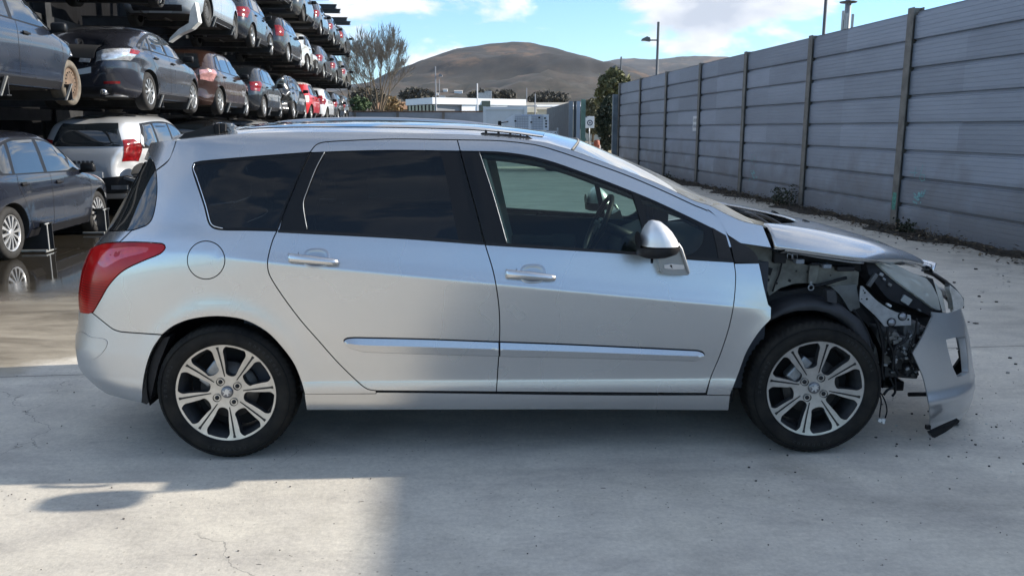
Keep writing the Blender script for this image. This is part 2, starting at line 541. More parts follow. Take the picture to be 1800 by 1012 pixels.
seat_fab = mat('dark_fabric', (.03, .032, .036), .9, noise=.3, nscale=60)

car = empty('silver_estate_car', tuple(CO), YAW)
tag(car, 'silver estate car in side view with missing front wing and torn hanging bumper', 'car')

def two(name, data, mats, far=True):
    a = sheet_obj(name, data, mats, car)
    b = sheet_obj(name, data, mats, car, mirror_y=YC) if far else None
    return a, b

seam_rd_l = [(545.7,266.5),(527.7,305),(511,344),(500,371.5),(488.5,402),(480,420),(473,444),(470,464),(474,484),(493.6,516),(527,561),(561,600),(594,637),(628,670),(645,683),(661.5,686.5)]
seam_mid_top = [(803.8,245.7),(810,269),(821,311),(837.6,371.6),(853,430),(868,481),(876.5,534),(878.5,575),(876.8,622),(872.5,688)]
seam_top_rd = [(545.7,266.5),(555,255),(568,250),(610.7,247),(694,244.2),(803.8,245.7)]
seam_top_fd = [(803.8,245.7),(880,247.5),(940,254.5),(980,265.6),(1039,285.6),(1098.6,307),(1158,332),(1220,360.5),(1244.5,371),(1264,387),(1274,404.5),(1283,433),(1290.4,461.5),(1293.5,487),(1290,534),(1281.7,575),(1266.6,622),(1250,662),(1241,691)]
roof_edge = [(310,245.5),(343,241),(400.7,235.7),(456.7,232.7),(530,231.3),(666,231.8),(780,234.5),(843,237.2),(900,242),(939,247),(960,250),(980,256),(1006,263.5),(1039,276),(1098.6,298.5),(1158,322.5),(1220,352),(1249,361),(1274,374),(1304,387.5),(1341,396)]

def C(p): return (p[0], p[1], 1)
# --- rear door
rd_out = [C(seam_rd_l[0])] + seam_rd_l[1:-1] + [C(seam_rd_l[-1])] + [C((872.5,688.5))] + [seam_mid_top[::-1][i] for i in range(1, 9)] + [C(seam_mid_top[0])] + seam_top_rd[::-1][1:-1]
win_rd = [C((546.3,267.3)),(610,264.8),(694,263.2),C((808.5,264.7)),(821,311),(837.6,371.6),C((852,430.5)),(700,419.5),C((489,408.3)),(500,371.5),(511,344),(527.7,305)]
glass_rd = [C((571.5,266)),(640,263.5),(720,262.8),C((773,265)),(780,290),(790,340),(799,388),C((806,422.5)),(700,413.5),C((540,403.5)),(535.4,377),(533.8,356),(539,338),(555,297)]
fd_out = [C(seam_top_fd[0])] + seam_top_fd[1:-1] + [C(seam_top_fd[-1])] + [C((872.5,688.5))] + [seam_mid_top[::-1][i] for i in range(1, 9)]
win_fd_top = [(808.5,264.7,1),(845,265.2),(880,266.6),(925,272.5),(970,283.5),(1030,304.5),(1090,327.5),(1150,352),(1210,380),(1250,399.5)]
win_fd = win_fd_top + [C((1278.3,413.6)),(1284,434),C((1290.6,461.4)),(1210,456.7),(1105,447),C((853.5,431)),(837.6,371.6),(821,311)]
def onp(P): return np.array(P)
out_rd = outl(rd_out); out_fd = outl(fd_out); w_rd = outl(win_rd); w_fd = outl(win_fd)
def silhole(P): return P
def wl(c):
    def f(u):
        zc = np.clip(.803 - .1 * u, .66, .95); zb = .968 - .063 * np.clip(u, -2.2, 1.3)
        return DZ + (zc + (c - .80) / .17 * (zb - zc) if c > .80 else .36 + (c - .36) / .44 * (zc - .36))
    return f
CL = [(wl(c), -1.9, 1.6) for c in (.770, .785, .793, .799, .803, .807, .812, .82, .835)] + [((lambda u, z=z: np.full_like(u, z + DZ)), -1.7, 1.7) for z in (.335, .345, .352, .36, .37)]
rear_door, rear_door_f = two('rear_door', [sheet(surf_side, out_rd, [w_rd], hole_gap=.0, hole_depth=.02, grid=.026, lines=CL)], [paint])
front_door, front_door_f = two('front_door', [sheet(surf_side, out_fd, [w_fd], hole_gap=.0, hole_depth=.02, grid=.026, lines=CL)], [paint])

# --- black window trims (pillars, belt strips) and the panes
g_rd = outl(glass_rd)
glass_fd = [C((843.5,268.5)),(880,270.5),(925,277),(970,288.5),(1030,309.5),(1090,332),C((1110,340.5)),(1119,366),(1128,397),C((1139,443)),(1105,441.5),C((891.5,427)),(868,346)]
glass_ql = [C((1124.5,347.5)),(1150,357),(1190,376.5),(1222,392.5),(1236,404),(1238,415),(1233,430),(1222,442),(1205,449),C((1153,446.5)),(1140,395)]
g_fd = outl(glass_fd); g_ql = outl(glass_ql)
glasshole = dict(gap=.0022, bev=.002, drop=.0008, depth=.010, off=-.003, grid=.05, hole_gap=0, hole_depth=.012)
sub = []
def part2(name, data, mats, p1, p2):
    a = sheet_obj(name, data, mats, p1); b = sheet_obj(name, data, mats, p2, mirror_y=YC); return a, b
strip_rd = [C((488,403.5)),(700,413.5),C((851,425)),C((853,431)),(700,419.8),C((488.5,409))]
strip_fd = [C((853,425.5)),(1000,434.5),(1105,441.5),C((1289,456)),C((1290.5,462)),(1210,456.9),(1105,447.3),C((854,431.5))]
part2('window_surround', [sheet(surf_side, w_rd, [g_rd], **glasshole)], [blk], rear_door, rear_door_f)
part2('window_surround', [sheet(surf_side, w_fd, [g_fd, g_ql], **glasshole)], [blk], front_door, front_door_f)
part2('belt_strip', [sheet(surf_side, outl(strip_rd), (), gap=.001, bev=.003, drop=.002, depth=.01, off=.004)], [blk_soft], rear_door, rear_door_f)
part2('belt_strip', [sheet(surf_side, outl(strip_fd), (), gap=.001, bev=.003, drop=.002, depth=.01, off=.004)], [blk_soft], front_door, front_door_f)
part2('window_pane', [sheet(surf_side, g_rd, (), gap=-.004, bev=.002, drop=0, depth=0, off=-.0065, grid=.05)], [glass_dark], rear_door, rear_door_f)
part2('window_pane', [sheet(surf_side, g_fd, (), gap=-.004, bev=.002, drop=0, depth=0, off=-.0065, grid=.05)], [glass_front], front_door, front_door_f)
part2('quarter_light', [sheet(surf_side, g_ql, (), gap=-.004, bev=.002, drop=0, depth=0, off=-.0065, grid=.05)], [glass_front], front_door, front_door_f)
# bright edge of the pane seals
def seal(px, parent, r=.0016, off=.002, m=None, far=None):
    q = unproj(spline(px, 8, closed=False)); P, N = surf_side(q[:, 0], q[:, 1], off)
    b = MB(); b.tube([tuple(p) for p in P], r, 6); b.build('pane_seal', m or dull_metal, parent)
    if far is not None:
        b = MB(); b.tube([(p[0], 2 * YC - p[1], p[2]) for p in P], r, 6); b.build('pane_seal', m or dull_metal, far)
seal([(571,267),(555,297),(539,338),(533.3,356),(535,377),(540,403)], rear_door, far=rear_door_f)
seal([(842.5,268),(868,346),(891,427)], front_door, far=front_door_f)
# divider bar between pane and quarter light, triangular mirror cover
part2('window_bar', [sheet(surf_side, outl([C((1110,336)),C((1123.5,342)),(1140,395),C((1152,446)),C((1139,444)),(1128,397)]), (), gap=0, bev=.002, drop=.001, depth=.01, off=.003)], [blk], front_door, front_door_f)
part2('corner_trim', [sheet(surf_side, outl([C((1251,399)),C((1276.5,413.5)),(1283,436),C((1288.5,456)),C((1263,454.5)),(1258,428)]), (), gap=.001, bev=.003, drop=.002, depth=.008, off=.0025)], [blk_soft], front_door, front_door_f)

# --- body side: quarter panel, cant rail, windscreen pillar
band_low = [C((1357,436)),C((1302,428)),C((1279.5,413.5)),(1274,404.5),(1264,387),(1244.5,371)]
arch_r = [(285,588,1),(303,574),(329,563),(363.5,557),(398,557),(433,564),(468,583),(494,609),(516,639),(529,670),(535,693,1)]
quarter = ([C((310,245.5))] + roof_edge[1:-1] + [C(roof_edge[-1])] + band_low + seam_top_fd[::-1][7:-1]
           + [C(seam_top_fd[0])] + seam_top_rd[::-1][1:-1] + [C(seam_rd_l[0])] + seam_rd_l[1:-1] + [C((661.5,686.5)), C((661,692)), C((535.5,693))]
           + [p for p in arch_r[::-1][1:-1]] + [C((285,588))] + [(240,585),C((213,583)),(198,578),C((161,549))]
           + [(163.5,548),(176.5,526),(192,500),(216,476),(250,459),(281,446),(290.5,435),(285,428),(237,425),C((210,425.5))]
           + [C((231,405)),(244.5,400.6),(258,395),(266.6,385),(272,366),(275.5,338),(275,311),C((273.6,300)),(290,288),(297,280),(304,263.6),(308,252)])
qglass = [C((341,286)),(355,283),(440,275.5),C((546,267.5)),(527.7,305),(511,344),(500,371.5),C((489,406)),(440,404.8),(391,404),(374.6,400.6),(366,391),(358,360.5),(341.4,310.7),(337.5,294)]
flap = [(362 + 33 * math.cos(t), 457 + 33.5 * math.sin(t)) for t in np.linspace(0, 2 * PI, 24, endpoint=False)]
q_out = outl(quarter, 6); qg = outl(qglass); fl = outl(flap, 4)
body_side, body_side_f = two('body_side', [sheet(surf_side, q_out, [qg, fl], hole_gap=.0022, hole_depth=.012, grid=.03, lines=CL)], [paint])
part2('quarter_surround', [sheet(surf_side, qg, [inset(qg if area(qg) > 0 else qg[::-1], .012)], gap=.0015, bev=.002, drop=.001, depth=.01, off=-.003, hole_gap=0, hole_depth=.003, grid=.05)], [blk], body_side, body_side_f)
part2('quarter_window', [sheet(surf_side, qg, (), gap=.008, bev=.003, drop=0, depth=0, off=-.0055, grid=.05)], [glass_dark], body_side, body_side_f)
seal([(343,288),(340,296),(346,312),(362,361),(370,391),(377,398),(392,401.5)], body_side, r=.0022, m=chrome, far=body_side_f)
part2('fuel_flap', [sheet(surf_side, fl, (), gap=.0022, bev=.003, drop=.0015, depth=.01)], [paint], body_side, body_side_f)
# --- rear lamp
lamp = [C((163.5,433.5)),(185,427.5),(237,425.5),(285,428.5),(290,435),(281,445.5),(250,458.5),(216,475.5),(192,499.5),(176,526),(164,547),C((156,552)),C((141.5,550)),(139.5,535),(140.5,500),(146,470),(153,449)]
red = mat('red_lens', (.42, .006, .012), .12, spec=.6, coat=1.0, noise=.5, nscale=5)
def lamp_surf(u, v, off):
    P, N = surf_side(u, v, off)
    return P, N
lm = bpy.data.materials.new('tail_lens'); NN, LL = nodes_of(lm); bb = NN['Principled BSDF']
bb.inputs['Roughness'].default_value = .16; bb.inputs['Coat Weight'].default_value = .1; bb.inputs['Specular IOR Level'].default_value = .35
tc = NN.new('ShaderNodeTexCoord'); wv = NN.new('ShaderNodeTexWave'); wv.bands_direction = 'Z'; wv.inputs['Scale'].default_value = 26; wv.inputs['Distortion'].default_value = .3
LL.new(tc.outputs['Object'], wv.inputs['Vector']); cr = NN.new('ShaderNodeValToRGB')
cr.color_ramp.elements[0].color = (.22, .004, .005, 1); cr.color_ramp.elements[1].color = (.50, .009, .008, 1)
LL.new(wv.outputs[0], cr.inputs[0])
nz = NN.new('ShaderNodeTexNoise'); nz.inputs['Scale'].default_value = 4; LL.new(tc.outputs['Object'], nz.inputs['Vector'])
sx3 = NN.new('ShaderNodeSeparateXYZ'); LL.new(tc.outputs['Object'], sx3.inputs[0])
mr3 = NN.new('ShaderNodeMapRange'); mr3.inputs['From Min'].default_value = .86; mr3.inputs['From Max'].default_value = .80; LL.new(sx3.outputs['Z'], mr3.inputs['Value'])
mx3 = NN.new('ShaderNodeMixRGB'); mx3.inputs[1].default_value = (.46, .007, .008, 1); LL.new(mr3.outputs[0], mx3.inputs[0]); LL.new(cr.outputs[0], mx3.inputs[2])
mx4 = NN.new('ShaderNodeMixRGB'); mx4.blend_type = 'MULTIPLY'; mx4.inputs[0].default_value = .6
mr4 = NN.new('ShaderNodeMapRange'); mr4.inputs['From Min'].default_value = .35; mr4.inputs['From Max'].default_value = .6; mr4.inputs['To Min'].default_value = .3; LL.new(nz.outputs[0], mr4.inputs['Value'])
LL.new(mx3.outputs[0], mx4.inputs[1]); LL.new(mr4.outputs[0], mx4.inputs[2]); LL.new(mx4.outputs[0], bb.inputs['Base Color'])
lp = outl(lamp, 4)
tl, tlf = two('tail_lamp', [sheet(surf_side, lp, (), gap=.0015, bev=.006, drop=.005, depth=.02, off=.005, grid=.02)], [lm])
inner_l = outl([C((178,440)),(230,434),(262,435),(258,443),(215,455),(185,470),C((172,462))], 5)
part2('lamp_reflector', [sheet(surf_side, inner_l, (), gap=0, bev=.006, drop=.001, depth=.002, off=.0058)], [mat('bright_red', (.55, .02, .02), .15, coat=1, noise=.2, nscale=20)], tl, tlf)

# --- rear bumper
bump_out = [C((161,549.5)),(198,578.5),C((213,583.5)),(240,585.5),C((284.5,588.5)),(268,613),(257,643),(250.5,678),C((250,709)),(216,700.5),(178,690),C((155,681)),(146,672),(141,661),(134,632),(131.5,605),(134,580),(138,562),C((140,550.5))]
b_out = outl(bump_out, 6)
ins = [C((135,583)),(146,583.5),(159,591),(181,594.5),(189,599.5),(186,612),(173,627),(159,632.5),C((140,631)),(134,609)]
i_out = outl(ins, 5)
rear_bumper = sheet_obj('rear_bumper', [sheet(surf_side, b_out, [i_out], gap=.002, hole_gap=-.001, hole_depth=.008, grid=.02, gx=.012)], [paintS], car)
sheet_obj('bumper_insert', [sheet(surf_side, i_out, (), gap=.0015, bev=.006, drop=.005, depth=.012, off=.006, grid=.015)], [paintS], rear_bumper)
# --- tailgate corner and its glass
spoil = [C((309.5,245.8)),(304,263.6),(297,280),C((273.6,299.5)),(271,289),C((262.5,274.5)),(258.5,262),C((259,253)),C((264,250.5)),(290,247)]
tg_glass = [C((262.8,275.5)),(271,290.5),(274.5,311),(275,338),(271.5,366),(266,384.5),(257.5,394.5),(244,400),C((231,404)),C((189,405)),(205,375),(225,338),(243,308)]
tg_low = [C((189,405.8)),C((230.5,405)),C((210,425)),(185,427),C((163.5,433)),(172,422)]
sheet_obj('spoiler_side', [sheet(surf_side, outl(spoil, 5), (), gap=.002, grid=.02)], [paint], car); sheet_obj('tailgate_corner', [sheet(surf_side, outl(tg_low, 5), (), gap=.002, grid=.02)], [paint], car)
tgg = outl(tg_glass, 5)
g_tail = mat('tailgate_glass', (.014, .017, .018), .03, spec=1.0, coat=.6)
sheet_obj('tailgate_glass_corner', [sheet(surf_side, tgg, (), gap=.001, bev=.003, drop=.001, depth=.004, off=-.001, grid=.02)], [g_tail], car)

# --- back end, across the car
def x_end(y, z):
    """x of the surface at lateral y (bisection)"""
    y = np.asarray(y, float); z = np.asarray(z, float)
    yy = np.where(y > YC, 2 * YC - y, y)
    lo = -np.interp(z, ZR, XR) * .99999; hi = np.full_like(lo, -1.0)
    for _ in range(30):
        m = .5 * (lo + hi); g = S(m, z) - yy
        lo = np.where(g > 0, m, lo); hi = np.where(g > 0, hi, m)
    return .5 * (lo + hi)
def surf_end(u, v, off):
    u = np.asarray(u, float); v = np.asarray(v, float); e = .004
    x = x_end(u, v); xu = (x_end(u + e, v) - x_end(u - e, v)) / (2 * e); xv = (x_end(u, v + e) - x_end(u, v - e)) / (2 * e)
    N = np.stack([-np.ones_like(x), xu, xv], 1); N /= np.linalg.norm(N, axis=1, keepdims=True)
    return np.stack([x, u, v], 1) + N * off, N
def rrect(y0, y1, z0, z1, r=.04):
    P = []
    for cx, cz, a in ((y1 - r, z0 + r, -90), (y1 - r, z1 - r, 0), (y0 + r, z1 - r, 90), (y0 + r, z0 + r, 180)):
        for k in range(6):
            t = math.radians(a + 18 * k); P.append((cx + r * math.cos(t), cz + r * math.sin(t)))
    return np.array(P)
yb = .27; yt = .37
sheet_obj('rear_bumper_centre', [sheet(surf_end, rrect(yb, 2*YC-yb, .22, .70, .01), (), gap=.001, grid=.04, off=-.002)], [paintS], rear_bumper)
tailgate = sheet_obj('tailgate', [sheet(surf_end, rrect(yb, 2*YC-yb, .705, .995, .01), [rrect(.64, 1.16, .76, .88, .02)], gap=.001, grid=.04, off=-.002), sheet(surf_end, rrect(yt+.02, 2*YC-yt-.02, 1.375, 1.44, .01), (), gap=.001, grid=.04, off=-.002)], [paint], car)
sheet_obj('rear_window', [sheet(surf_end, rrect(yt-.03, 2*YC-yt+.03, 1.0, 1.37, .01), (), gap=.001, grid=.04, off=-.003)], [g_tail], tailgate)
b = MB(); b.box((-1.98, YC, .82), (.02, .56, .14)); b.build('plate_recess', blk, tailgate)
# far rear corner = mirrored near corner
sheet_obj('rear_bumper_side', [sheet(surf_side, b_out, (), gap=.002, grid=.03)], [paintS], rear_bumper, mirror_y=YC)
sheet_obj('spoiler_side', [sheet(surf_side, outl(spoil, 5), (), gap=.002, grid=.02)], [paint], car, mirror_y=YC); sheet_obj('tailgate_corner', [sheet(surf_side, outl(tg_low, 5), (), gap=.002, grid=.02)], [paint], car, mirror_y=YC)
sheet_obj('tailgate_glass_corner', [sheet(surf_side, tgg, (), gap=.001, bev=.003, drop=.001, depth=.004, off=-.001, grid=.02)], [g_tail], car, mirror_y=YC)

# --- sill
sill = [C((535.3,692.5)),C((661,692)),C((661.5,689.5)),(760,690.5),(872,692),(1060,694.5),C((1241,694.5)),C((1283.5,695)),C((1280.5,721)),(1000,719.5),(760,720),C((539,720.5))]
two('sill', [sheet(surf_side, outl(sill, 8), (), gap=.001, grid=.012, gx=.05, depth=.05)], [paint])
# --- remains of the front wing
wing = [C((1291,463)),C((1334.5,462.5)),(1338,478),C((1343,503)),C((1351,535)),C((1356,540)),C((1355.5,561)),(1335,583),(1313,618),(1299,655),C((1283.5,694.5)),C((1242,694)),(1250,662),(1266.6,622),(1281.7,575),(1290,534),(1293.5,487)]
wing_o = outl(wing, 5)
sheet_obj('front_wing', [sheet(surf_side, wing_o, (), gap=.002, grid=.02, lines=CL)], [paint], car)
sailp = [C((1280.5,415.5)),(1300,425.5),C((1312,431.5)),(1324,441),(1331,450),C((1335,462)),C((1291.5,461.8)),(1285,433)]
sheet_obj('wing_corner_trim', [sheet(surf_side, outl(sailp, 4), (), gap=.001, bev=.003, drop=.002, depth=.012, off=.002)], [blk_soft], car)
# far wing, complete
def arc_pts(cx, cz, r, a0, a1, n=24): return [(cx + r * math.cos(math.radians(a0 + (a1 - a0) * i / n)), cz + r * math.sin(math.radians(a0 + (a1 - a0) * i / n))) for i in range(n + 1)]
fo = unproj(spline([C((1291,463)),(1293.5,487),(1290,534),(1281.7,575),(1266.6,622),(1250,662),C((1242,694))], 8, closed=False))
fw = list(map(tuple, fo)) + [(1.02, .33)] + [p for p in arc_pts(1.375, .322, .375, 178, 2)] + [(1.9, .40), (1.95, .62), (1.75, .84), (1.45, .915), (1.15, .95)]
sheet_obj('front_wing', [sheet(surf_side, np.array(fw), (), gap=.002, grid=.03)], [paint], car, mirror_y=YC)

# --- side mouldings
def mold(px, parent, pf):
    o = outl(px, 5)
    zc = o[:, 1].mean()
    def sf(u, v, off):
        u = np.asarray(u, float); v = np.asarray(v, float)
        P, N = surf_side(u, v, 0)
        # ridge: upper face tilts up, lower face near vertical
        top = np.interp(u, ltx, ltz); bot = np.interp(u, lbx, lbz)
        t = np.clip((v - bot) / np.maximum(top - bot, 1e-4), 0, 1)
        h = np.where(t < .55, .015 + .004 * t / .55, .019 - (t - .55) / .45 * .011)
        sl = np.where(t < .55, .004 / .55, -.011 / .45) / np.maximum(top - bot, 1e-4)
        N2 = np.stack([N[:, 0], N[:, 1], N[:, 2] - sl], 1); N2 /= np.linalg.norm(N2, axis=1, keepdims=True)
        return P + N * (h[:, None] + off), N2
    xs = np.linspace(o[:, 0].min(), o[:, 0].max(), 60); ltx = xs; lbx = xs; tz = []; bz = []
    for x in xs:
        near = o[np.abs(o[:, 0] - x) < .02]; tz.append(near[:, 1].max()); bz.append(near[:, 1].min())
    ltz = np.array(tz); lbz = np.array(bz)
    for _ in range(3): ltz[1:-1] = (ltz[:-2] + 2 * ltz[1:-1] + ltz[2:]) / 4; lbz[1:-1] = (lbz[:-2] + 2 * lbz[1:-1] + lbz[2:]) / 4
    part2('moulding_shadow', [sheet(surf_side, o, (), gap=-.0045, bev=.001, drop=.0, depth=.002, off=.0012, grid=.03)], [blk], parent, pf)  # black sheet that draws the shadow line round the moulding
    ML = [((lambda u, f=f: np.interp(u, lbx, lbz) * (1 - f) + np.interp(u, ltx, ltz) * f), xs[0] + .02, xs[-1] - .02) for f in (.2, .45, .54, .56, .65, .8)]
    part2('side_moulding', [sheet(sf, o, (), gap=.0, bev=.003, drop=.003, depth=.016, grid=.012, gx=.03, lines=ML)], [paint], parent, pf)
mold([(605.5,598),(611,594.5),C((625,593.5)),(740,596),C((876,601)),C((876.5,624)),(740,620.5),C((640,617)),(616,610),(608,604)], rear_door, rear_door_f)
mold([C((879.5,601)),(1000,605.5),(1120,611),C((1225,616)),(1234,618.5),(1237,623),(1233,629),C((1222,632.5)),(1120,630),(1000,627),C((879.5,624.5))], front_door, front_door_f)

# --- door handles
def handle(cx, cy, parent, pf):
    for far in (0, 1):
        par = pf if far else parent
        q = unproj([(cx + (x - 551), cy + (y - 454)) for x, y in [(507,451.5),(520,452.5),(551,454.5),(580,457.5),(597,459.5)]])
        P, N = surf_side(q[:, 0], q[:, 1], 0)
        b = MB(); rows = []
        spec = [(0, .012, .016), (.03, .020, .020), (.12, .030, .021), (.5, .038, .0185), (.85, .034, .0155), (.97, .024, .012), (1, .014, .009)]
        for (t, o, h) in spec:
            i = t * 4; k = min(int(i), 3); f = i - k
            p = P[k] * (1 - f) + P[k + 1] * f
            row = []
            for a in range(12):
                w = 2 * PI * a / 12
                row.append((p[0], p[1] - o + .011 * math.cos(w) * -1, p[2] + h * math.sin(w)))
            row.append(row[0]); rows.append(row)
        rows = [[(r[0][0], sum(q_[1] for q_ in r) / len(r), sum(q_[2] for q_ in r) / len(r))] * 13 if i in (0, 6) else r for i, r in enumerate(rows)]
        b.grid(rows, smooth=True)
        if far: b.v = [(x, 2 * YC - y, z) for x, y, z in b.v]
        b.build('door_handle', paintS if 0 else mat('handle_silver', (.6, .6, .6), .25, metal=.9), par)
        # finger cup: shallow dish standing behind the grip
        b = MB(); cc = unproj([(cx + 5, cy - .5)])[0]; Pc, Nc = surf_side(cc[:1], cc[1:], 0); Pc = Pc[0]
        rows = []
        for r in np.linspace(0, 1, 9):
            row = []
            for a in range(33):
                w = 2 * PI * a / 32
                ex = math.copysign(abs(math.cos(w)) ** .75, math.cos(w)); ez = math.copysign(abs(math.sin(w)) ** .75, math.sin(w))
                x = Pc[0] + .060 * r * ex; z = Pc[2] + .043 * r * ez
                y = S(np.array([x]), np.array([z]))[0] - .0006 - .0035 * math.exp(-((r - .86) / .10) ** 2) - (0 if r < .98 else -.0012)
                row.append((x, y, z))
            rows.append(row)
        b.grid(rows, smooth=True)
        if far: b.v = [(x, 2 * YC - y, z) for x, y, z in b.v]
        b.build('handle_cup', mat('cup_silver', (.42, .43, .45), .3, metal=.92), par)
        b = MB(); q2 = unproj([(cx - 24, cy - 9), (cx - 24, cy + 6)]); P2, N2 = surf_side(q2[:, 0], q2[:, 1], .0295)
        b.tube([tuple(p) for p in P2], .0012, 4)
        if far: b.v = [(x, 2 * YC - y, z) for x, y, z in b.v]
        b.build('handle_joint', dark_in, par)
handle(551, 454, rear_door, rear_door_f); handle(931.5, 481.5, front_door, front_door_f)

# --- roof, windscreen
def loft_station(edge_px, bow, crown, k=2.4, nt=28):
    e = unproj([edge_px])[0]; P, N = surf_side(e[:1], e[1:], 0); return P[0], bow, crown
re_pts = spline([(300,247)] + roof_edge, 12, closed=False)
re_q = unproj(re_pts); re_P, _ = surf_side(re_q[:, 0], re_q[:, 1], -.004)
split = int(np.argmin(np.abs(re_pts[:, 0] - 1006)))
def loft(P, bow, crown, t, k):
    s = 1 - abs(t) ** k
    y = YC - (YC - P[1]) * t
    return (P[0] + bow * (1 - t * t), y, P[2] + crown * s)
ts = np.linspace(1, -1, 41)
n = len(re_P); rows = []
xs = re_P[:, 0]; xs0, xs1 = xs[0], xs[split]
for i in range(split + 1):
    f = (xs[i] - xs0) / (xs1 - xs0)
    bow = -.10 * max(0, 1 - f * 4) ** 2 + .085 * max(0, (f - .6) / .4) ** 2
    crown = .052 - .012 * max(0, (f - .75) / .25) - .02 * max(0, 1 - f * 5)
    rows.append([loft(re_P[i], bow, crown, t, 2.6) for t in ts])
b = MB(); b.grid(rows, flip=True)
roof = b.build('roof', paint, car)
rows_g = []
for i in range(split + 1):
    f = (xs[i] - xs0) / (xs1 - xs0)
    if .14 < f < .93:
        bow = -.10 * max(0, 1 - f * 4) ** 2 + .085 * max(0, (f - .6) / .4) ** 2
        crown = .052 - .012 * max(0, (f - .75) / .25) - .02 * max(0, 1 - f * 5)
        rows_g.append([(p[0], p[1], p[2] + .003) for p in [loft(re_P[i], bow, crown, t, 2.6) for t in np.linspace(.80, -.80, 31)]])
b = MB(); b.grid(rows_g, flip=True); b.build('glass_roof', mat('roof_glass', (.012, .014, .018), .04, spec=1.0, coat=.5), roof)
rows = []; nW = n - split - 1
for i in range(split, n):
    f = (i - split) / max(1, nW)
    P = re_P[i].copy()
    if i == split: P = P + np.array([.006, 0, -.003])
    bow = .085 + .20 * f; crown = .040 - .125 * f
    rows.append([loft(P, bow, crown + .004, t, 2.6) for t in ts])
b = MB(); b.grid(rows, flip=True)
ws = b.build('windscreen', glass_ws, car)
b = MB(); b.tube([(p[0] - .002, p[1], p[2] + .001) for p in [loft(re_P[split], .085, .042, t, 2.6) for t in ts]], .006, 6)
b.build('windscreen_seal', mat('seal_beige', (.2, .19, .17), .7), ws)
ws_base = rows[-1]
# roof rail on the far side, broken stubs on the near one
def railpath(side, z_add):
    pts = []
    for px_, zz_ in side: pts.append((px_, zz_))
    return pts
b = MB()
fr_px = [(449,234),(465,226),(485,219.5),(510,215.5),(560,212),(624,210.5),(690,211),(749,213),(800,215.6),(840,219.5),(880,225.5),(910,231)]
path = [lat(x, y, 2 * YC - .40) for x, y in spline(fr_px, 12, closed=False)]
b.tube(path, [.006] + [.016] * (len(path) - 2) + [.006], 10)
rr_ = b.build('roof_rail', mat('rail_alu', (.55, .57, .6), .3, metal=.9), car)
b = MB()
for x, y, w in ((470,226,.11), (868,226.5,.13)):
    p = lat(x, y, 2 * YC - .40); b.box((p.x, p.y, p.z - .03), (w, .03, .05), bev=.008)
b.build('rail_foot', blk, rr_)
b = MB(); base = [lat(x, y, .285) for x, y in spline([(845,236.5),(870,238),(900,240),(925,243.5),(938,248)], 6, closed=False)]
b.tube(base, [.006] + [.010] * (len(base) - 2) + [.004], 8)
for x, y in ((854,232),(876,234),(896.5,236.5)):
    p = lat(x, y, .29); b.prism([(p.x - .008, p.z - .02), (p.x + .008, p.z - .022), (p.x + .006, p.z + .008), (p.x - .004, p.z + .010)], 'y', p.y - .01, p.y + .012)
for i in range(14):
    p = lat(903 + rnd.random() * 28, 241 + rnd.random() * 3 + i * .1, .285); b.box(p, (.02 + rnd.random() * .02, .012, .006), Matrix.Rotation(rnd.random() * 2, 3, 'Y'))
o = b.build('rail_base', mat('matt_black', (.01, .01, .011), .8), car); tag(o, 'bare black base strip left where the near roof rail is torn off')
b = MB()
pr = [(326,234),(340,231),(360,224),(386,216.5),(397,217.5),(397,231),(380,236),(345,241.5),(314,245)]
P3 = [lat(x, y, .34) for x, y in pr]
b.prism([(p.x, p.z) for p in P3], 'y', .33, .40)
for x0 in (375, 385): 
    p = lat(x0, 226, .325); b.box(p, (.004, .01, .05))
o = b.build('rail_end_cover', mat('matt_black', (.01, .01, .011), .8), car)
b = MB()
for x, y, dx, dz in ((402,221,.035,.02),(409,228,.03,.015),(404,231,.05,.01),(412,224,.012,.018)):
    p = lat(x, y, .37); b.box(p, (dx, .03, dz), Matrix.Rotation(rnd.random(), 3, 'Y'), bev=.003)
b.build('rail_fixing', dull_metal, car)

# --- bonnet
Epx = [(1360,436.5,.10),(1400,441.5,.085),(1440,447.3,.085),(1480,453,.09),(1521,458,.10),(1550,459.5,.17),(1573,460.5,.27),(1600,465,.42),(1615,468.5,.60),(1622,471,.78),(1624,472,.9)]
Tpx = [(1342,396.5,.20),(1384,400.5,.215),(1440,409,.23),(1485,418,.25),(1529,427,.28),(1560,436,.35),(1588,445,.45),(1605,452.5,.57),(1616,459,.70),(1622,464,.82),(1624,467,.895)]
E = np.array([tuple(lat(x, y, yy)) for x, y, yy in Epx]); T = np.array([tuple(lat(x, y, yy)) for x, y, yy in Tpx])
Cx = [1.50,1.62,1.74,1.85,1.95,2.02,2.07,2.115,2.14,2.15,2.155]
Cz = [v + DZ for v in (1.00,.978,.952,.922,.888,.857,.828,.795,.768,.752,.745)]
ne = len(E); idx = np.linspace(0, ne - 1, 56)
def ip(A): return np.stack([np.interp(idx, range(ne), A[:, j]) for j in range(A.shape[1])], 1)
def smooth(A):
    for _ in range(6):
        B_ = A.copy(); B_[1:-1] = (A[:-2] + 2 * A[1:-1] + A[2:]) / 4; A = B_
    return A
E2 = smooth(ip(E)); T2 = smooth(ip(T)); C2 = smooth(ip(np.stack([Cx, Cz], 1)))
C2[:, 1] = np.maximum(C2[:, 1], T2[:, 2] - .06)
rows = []
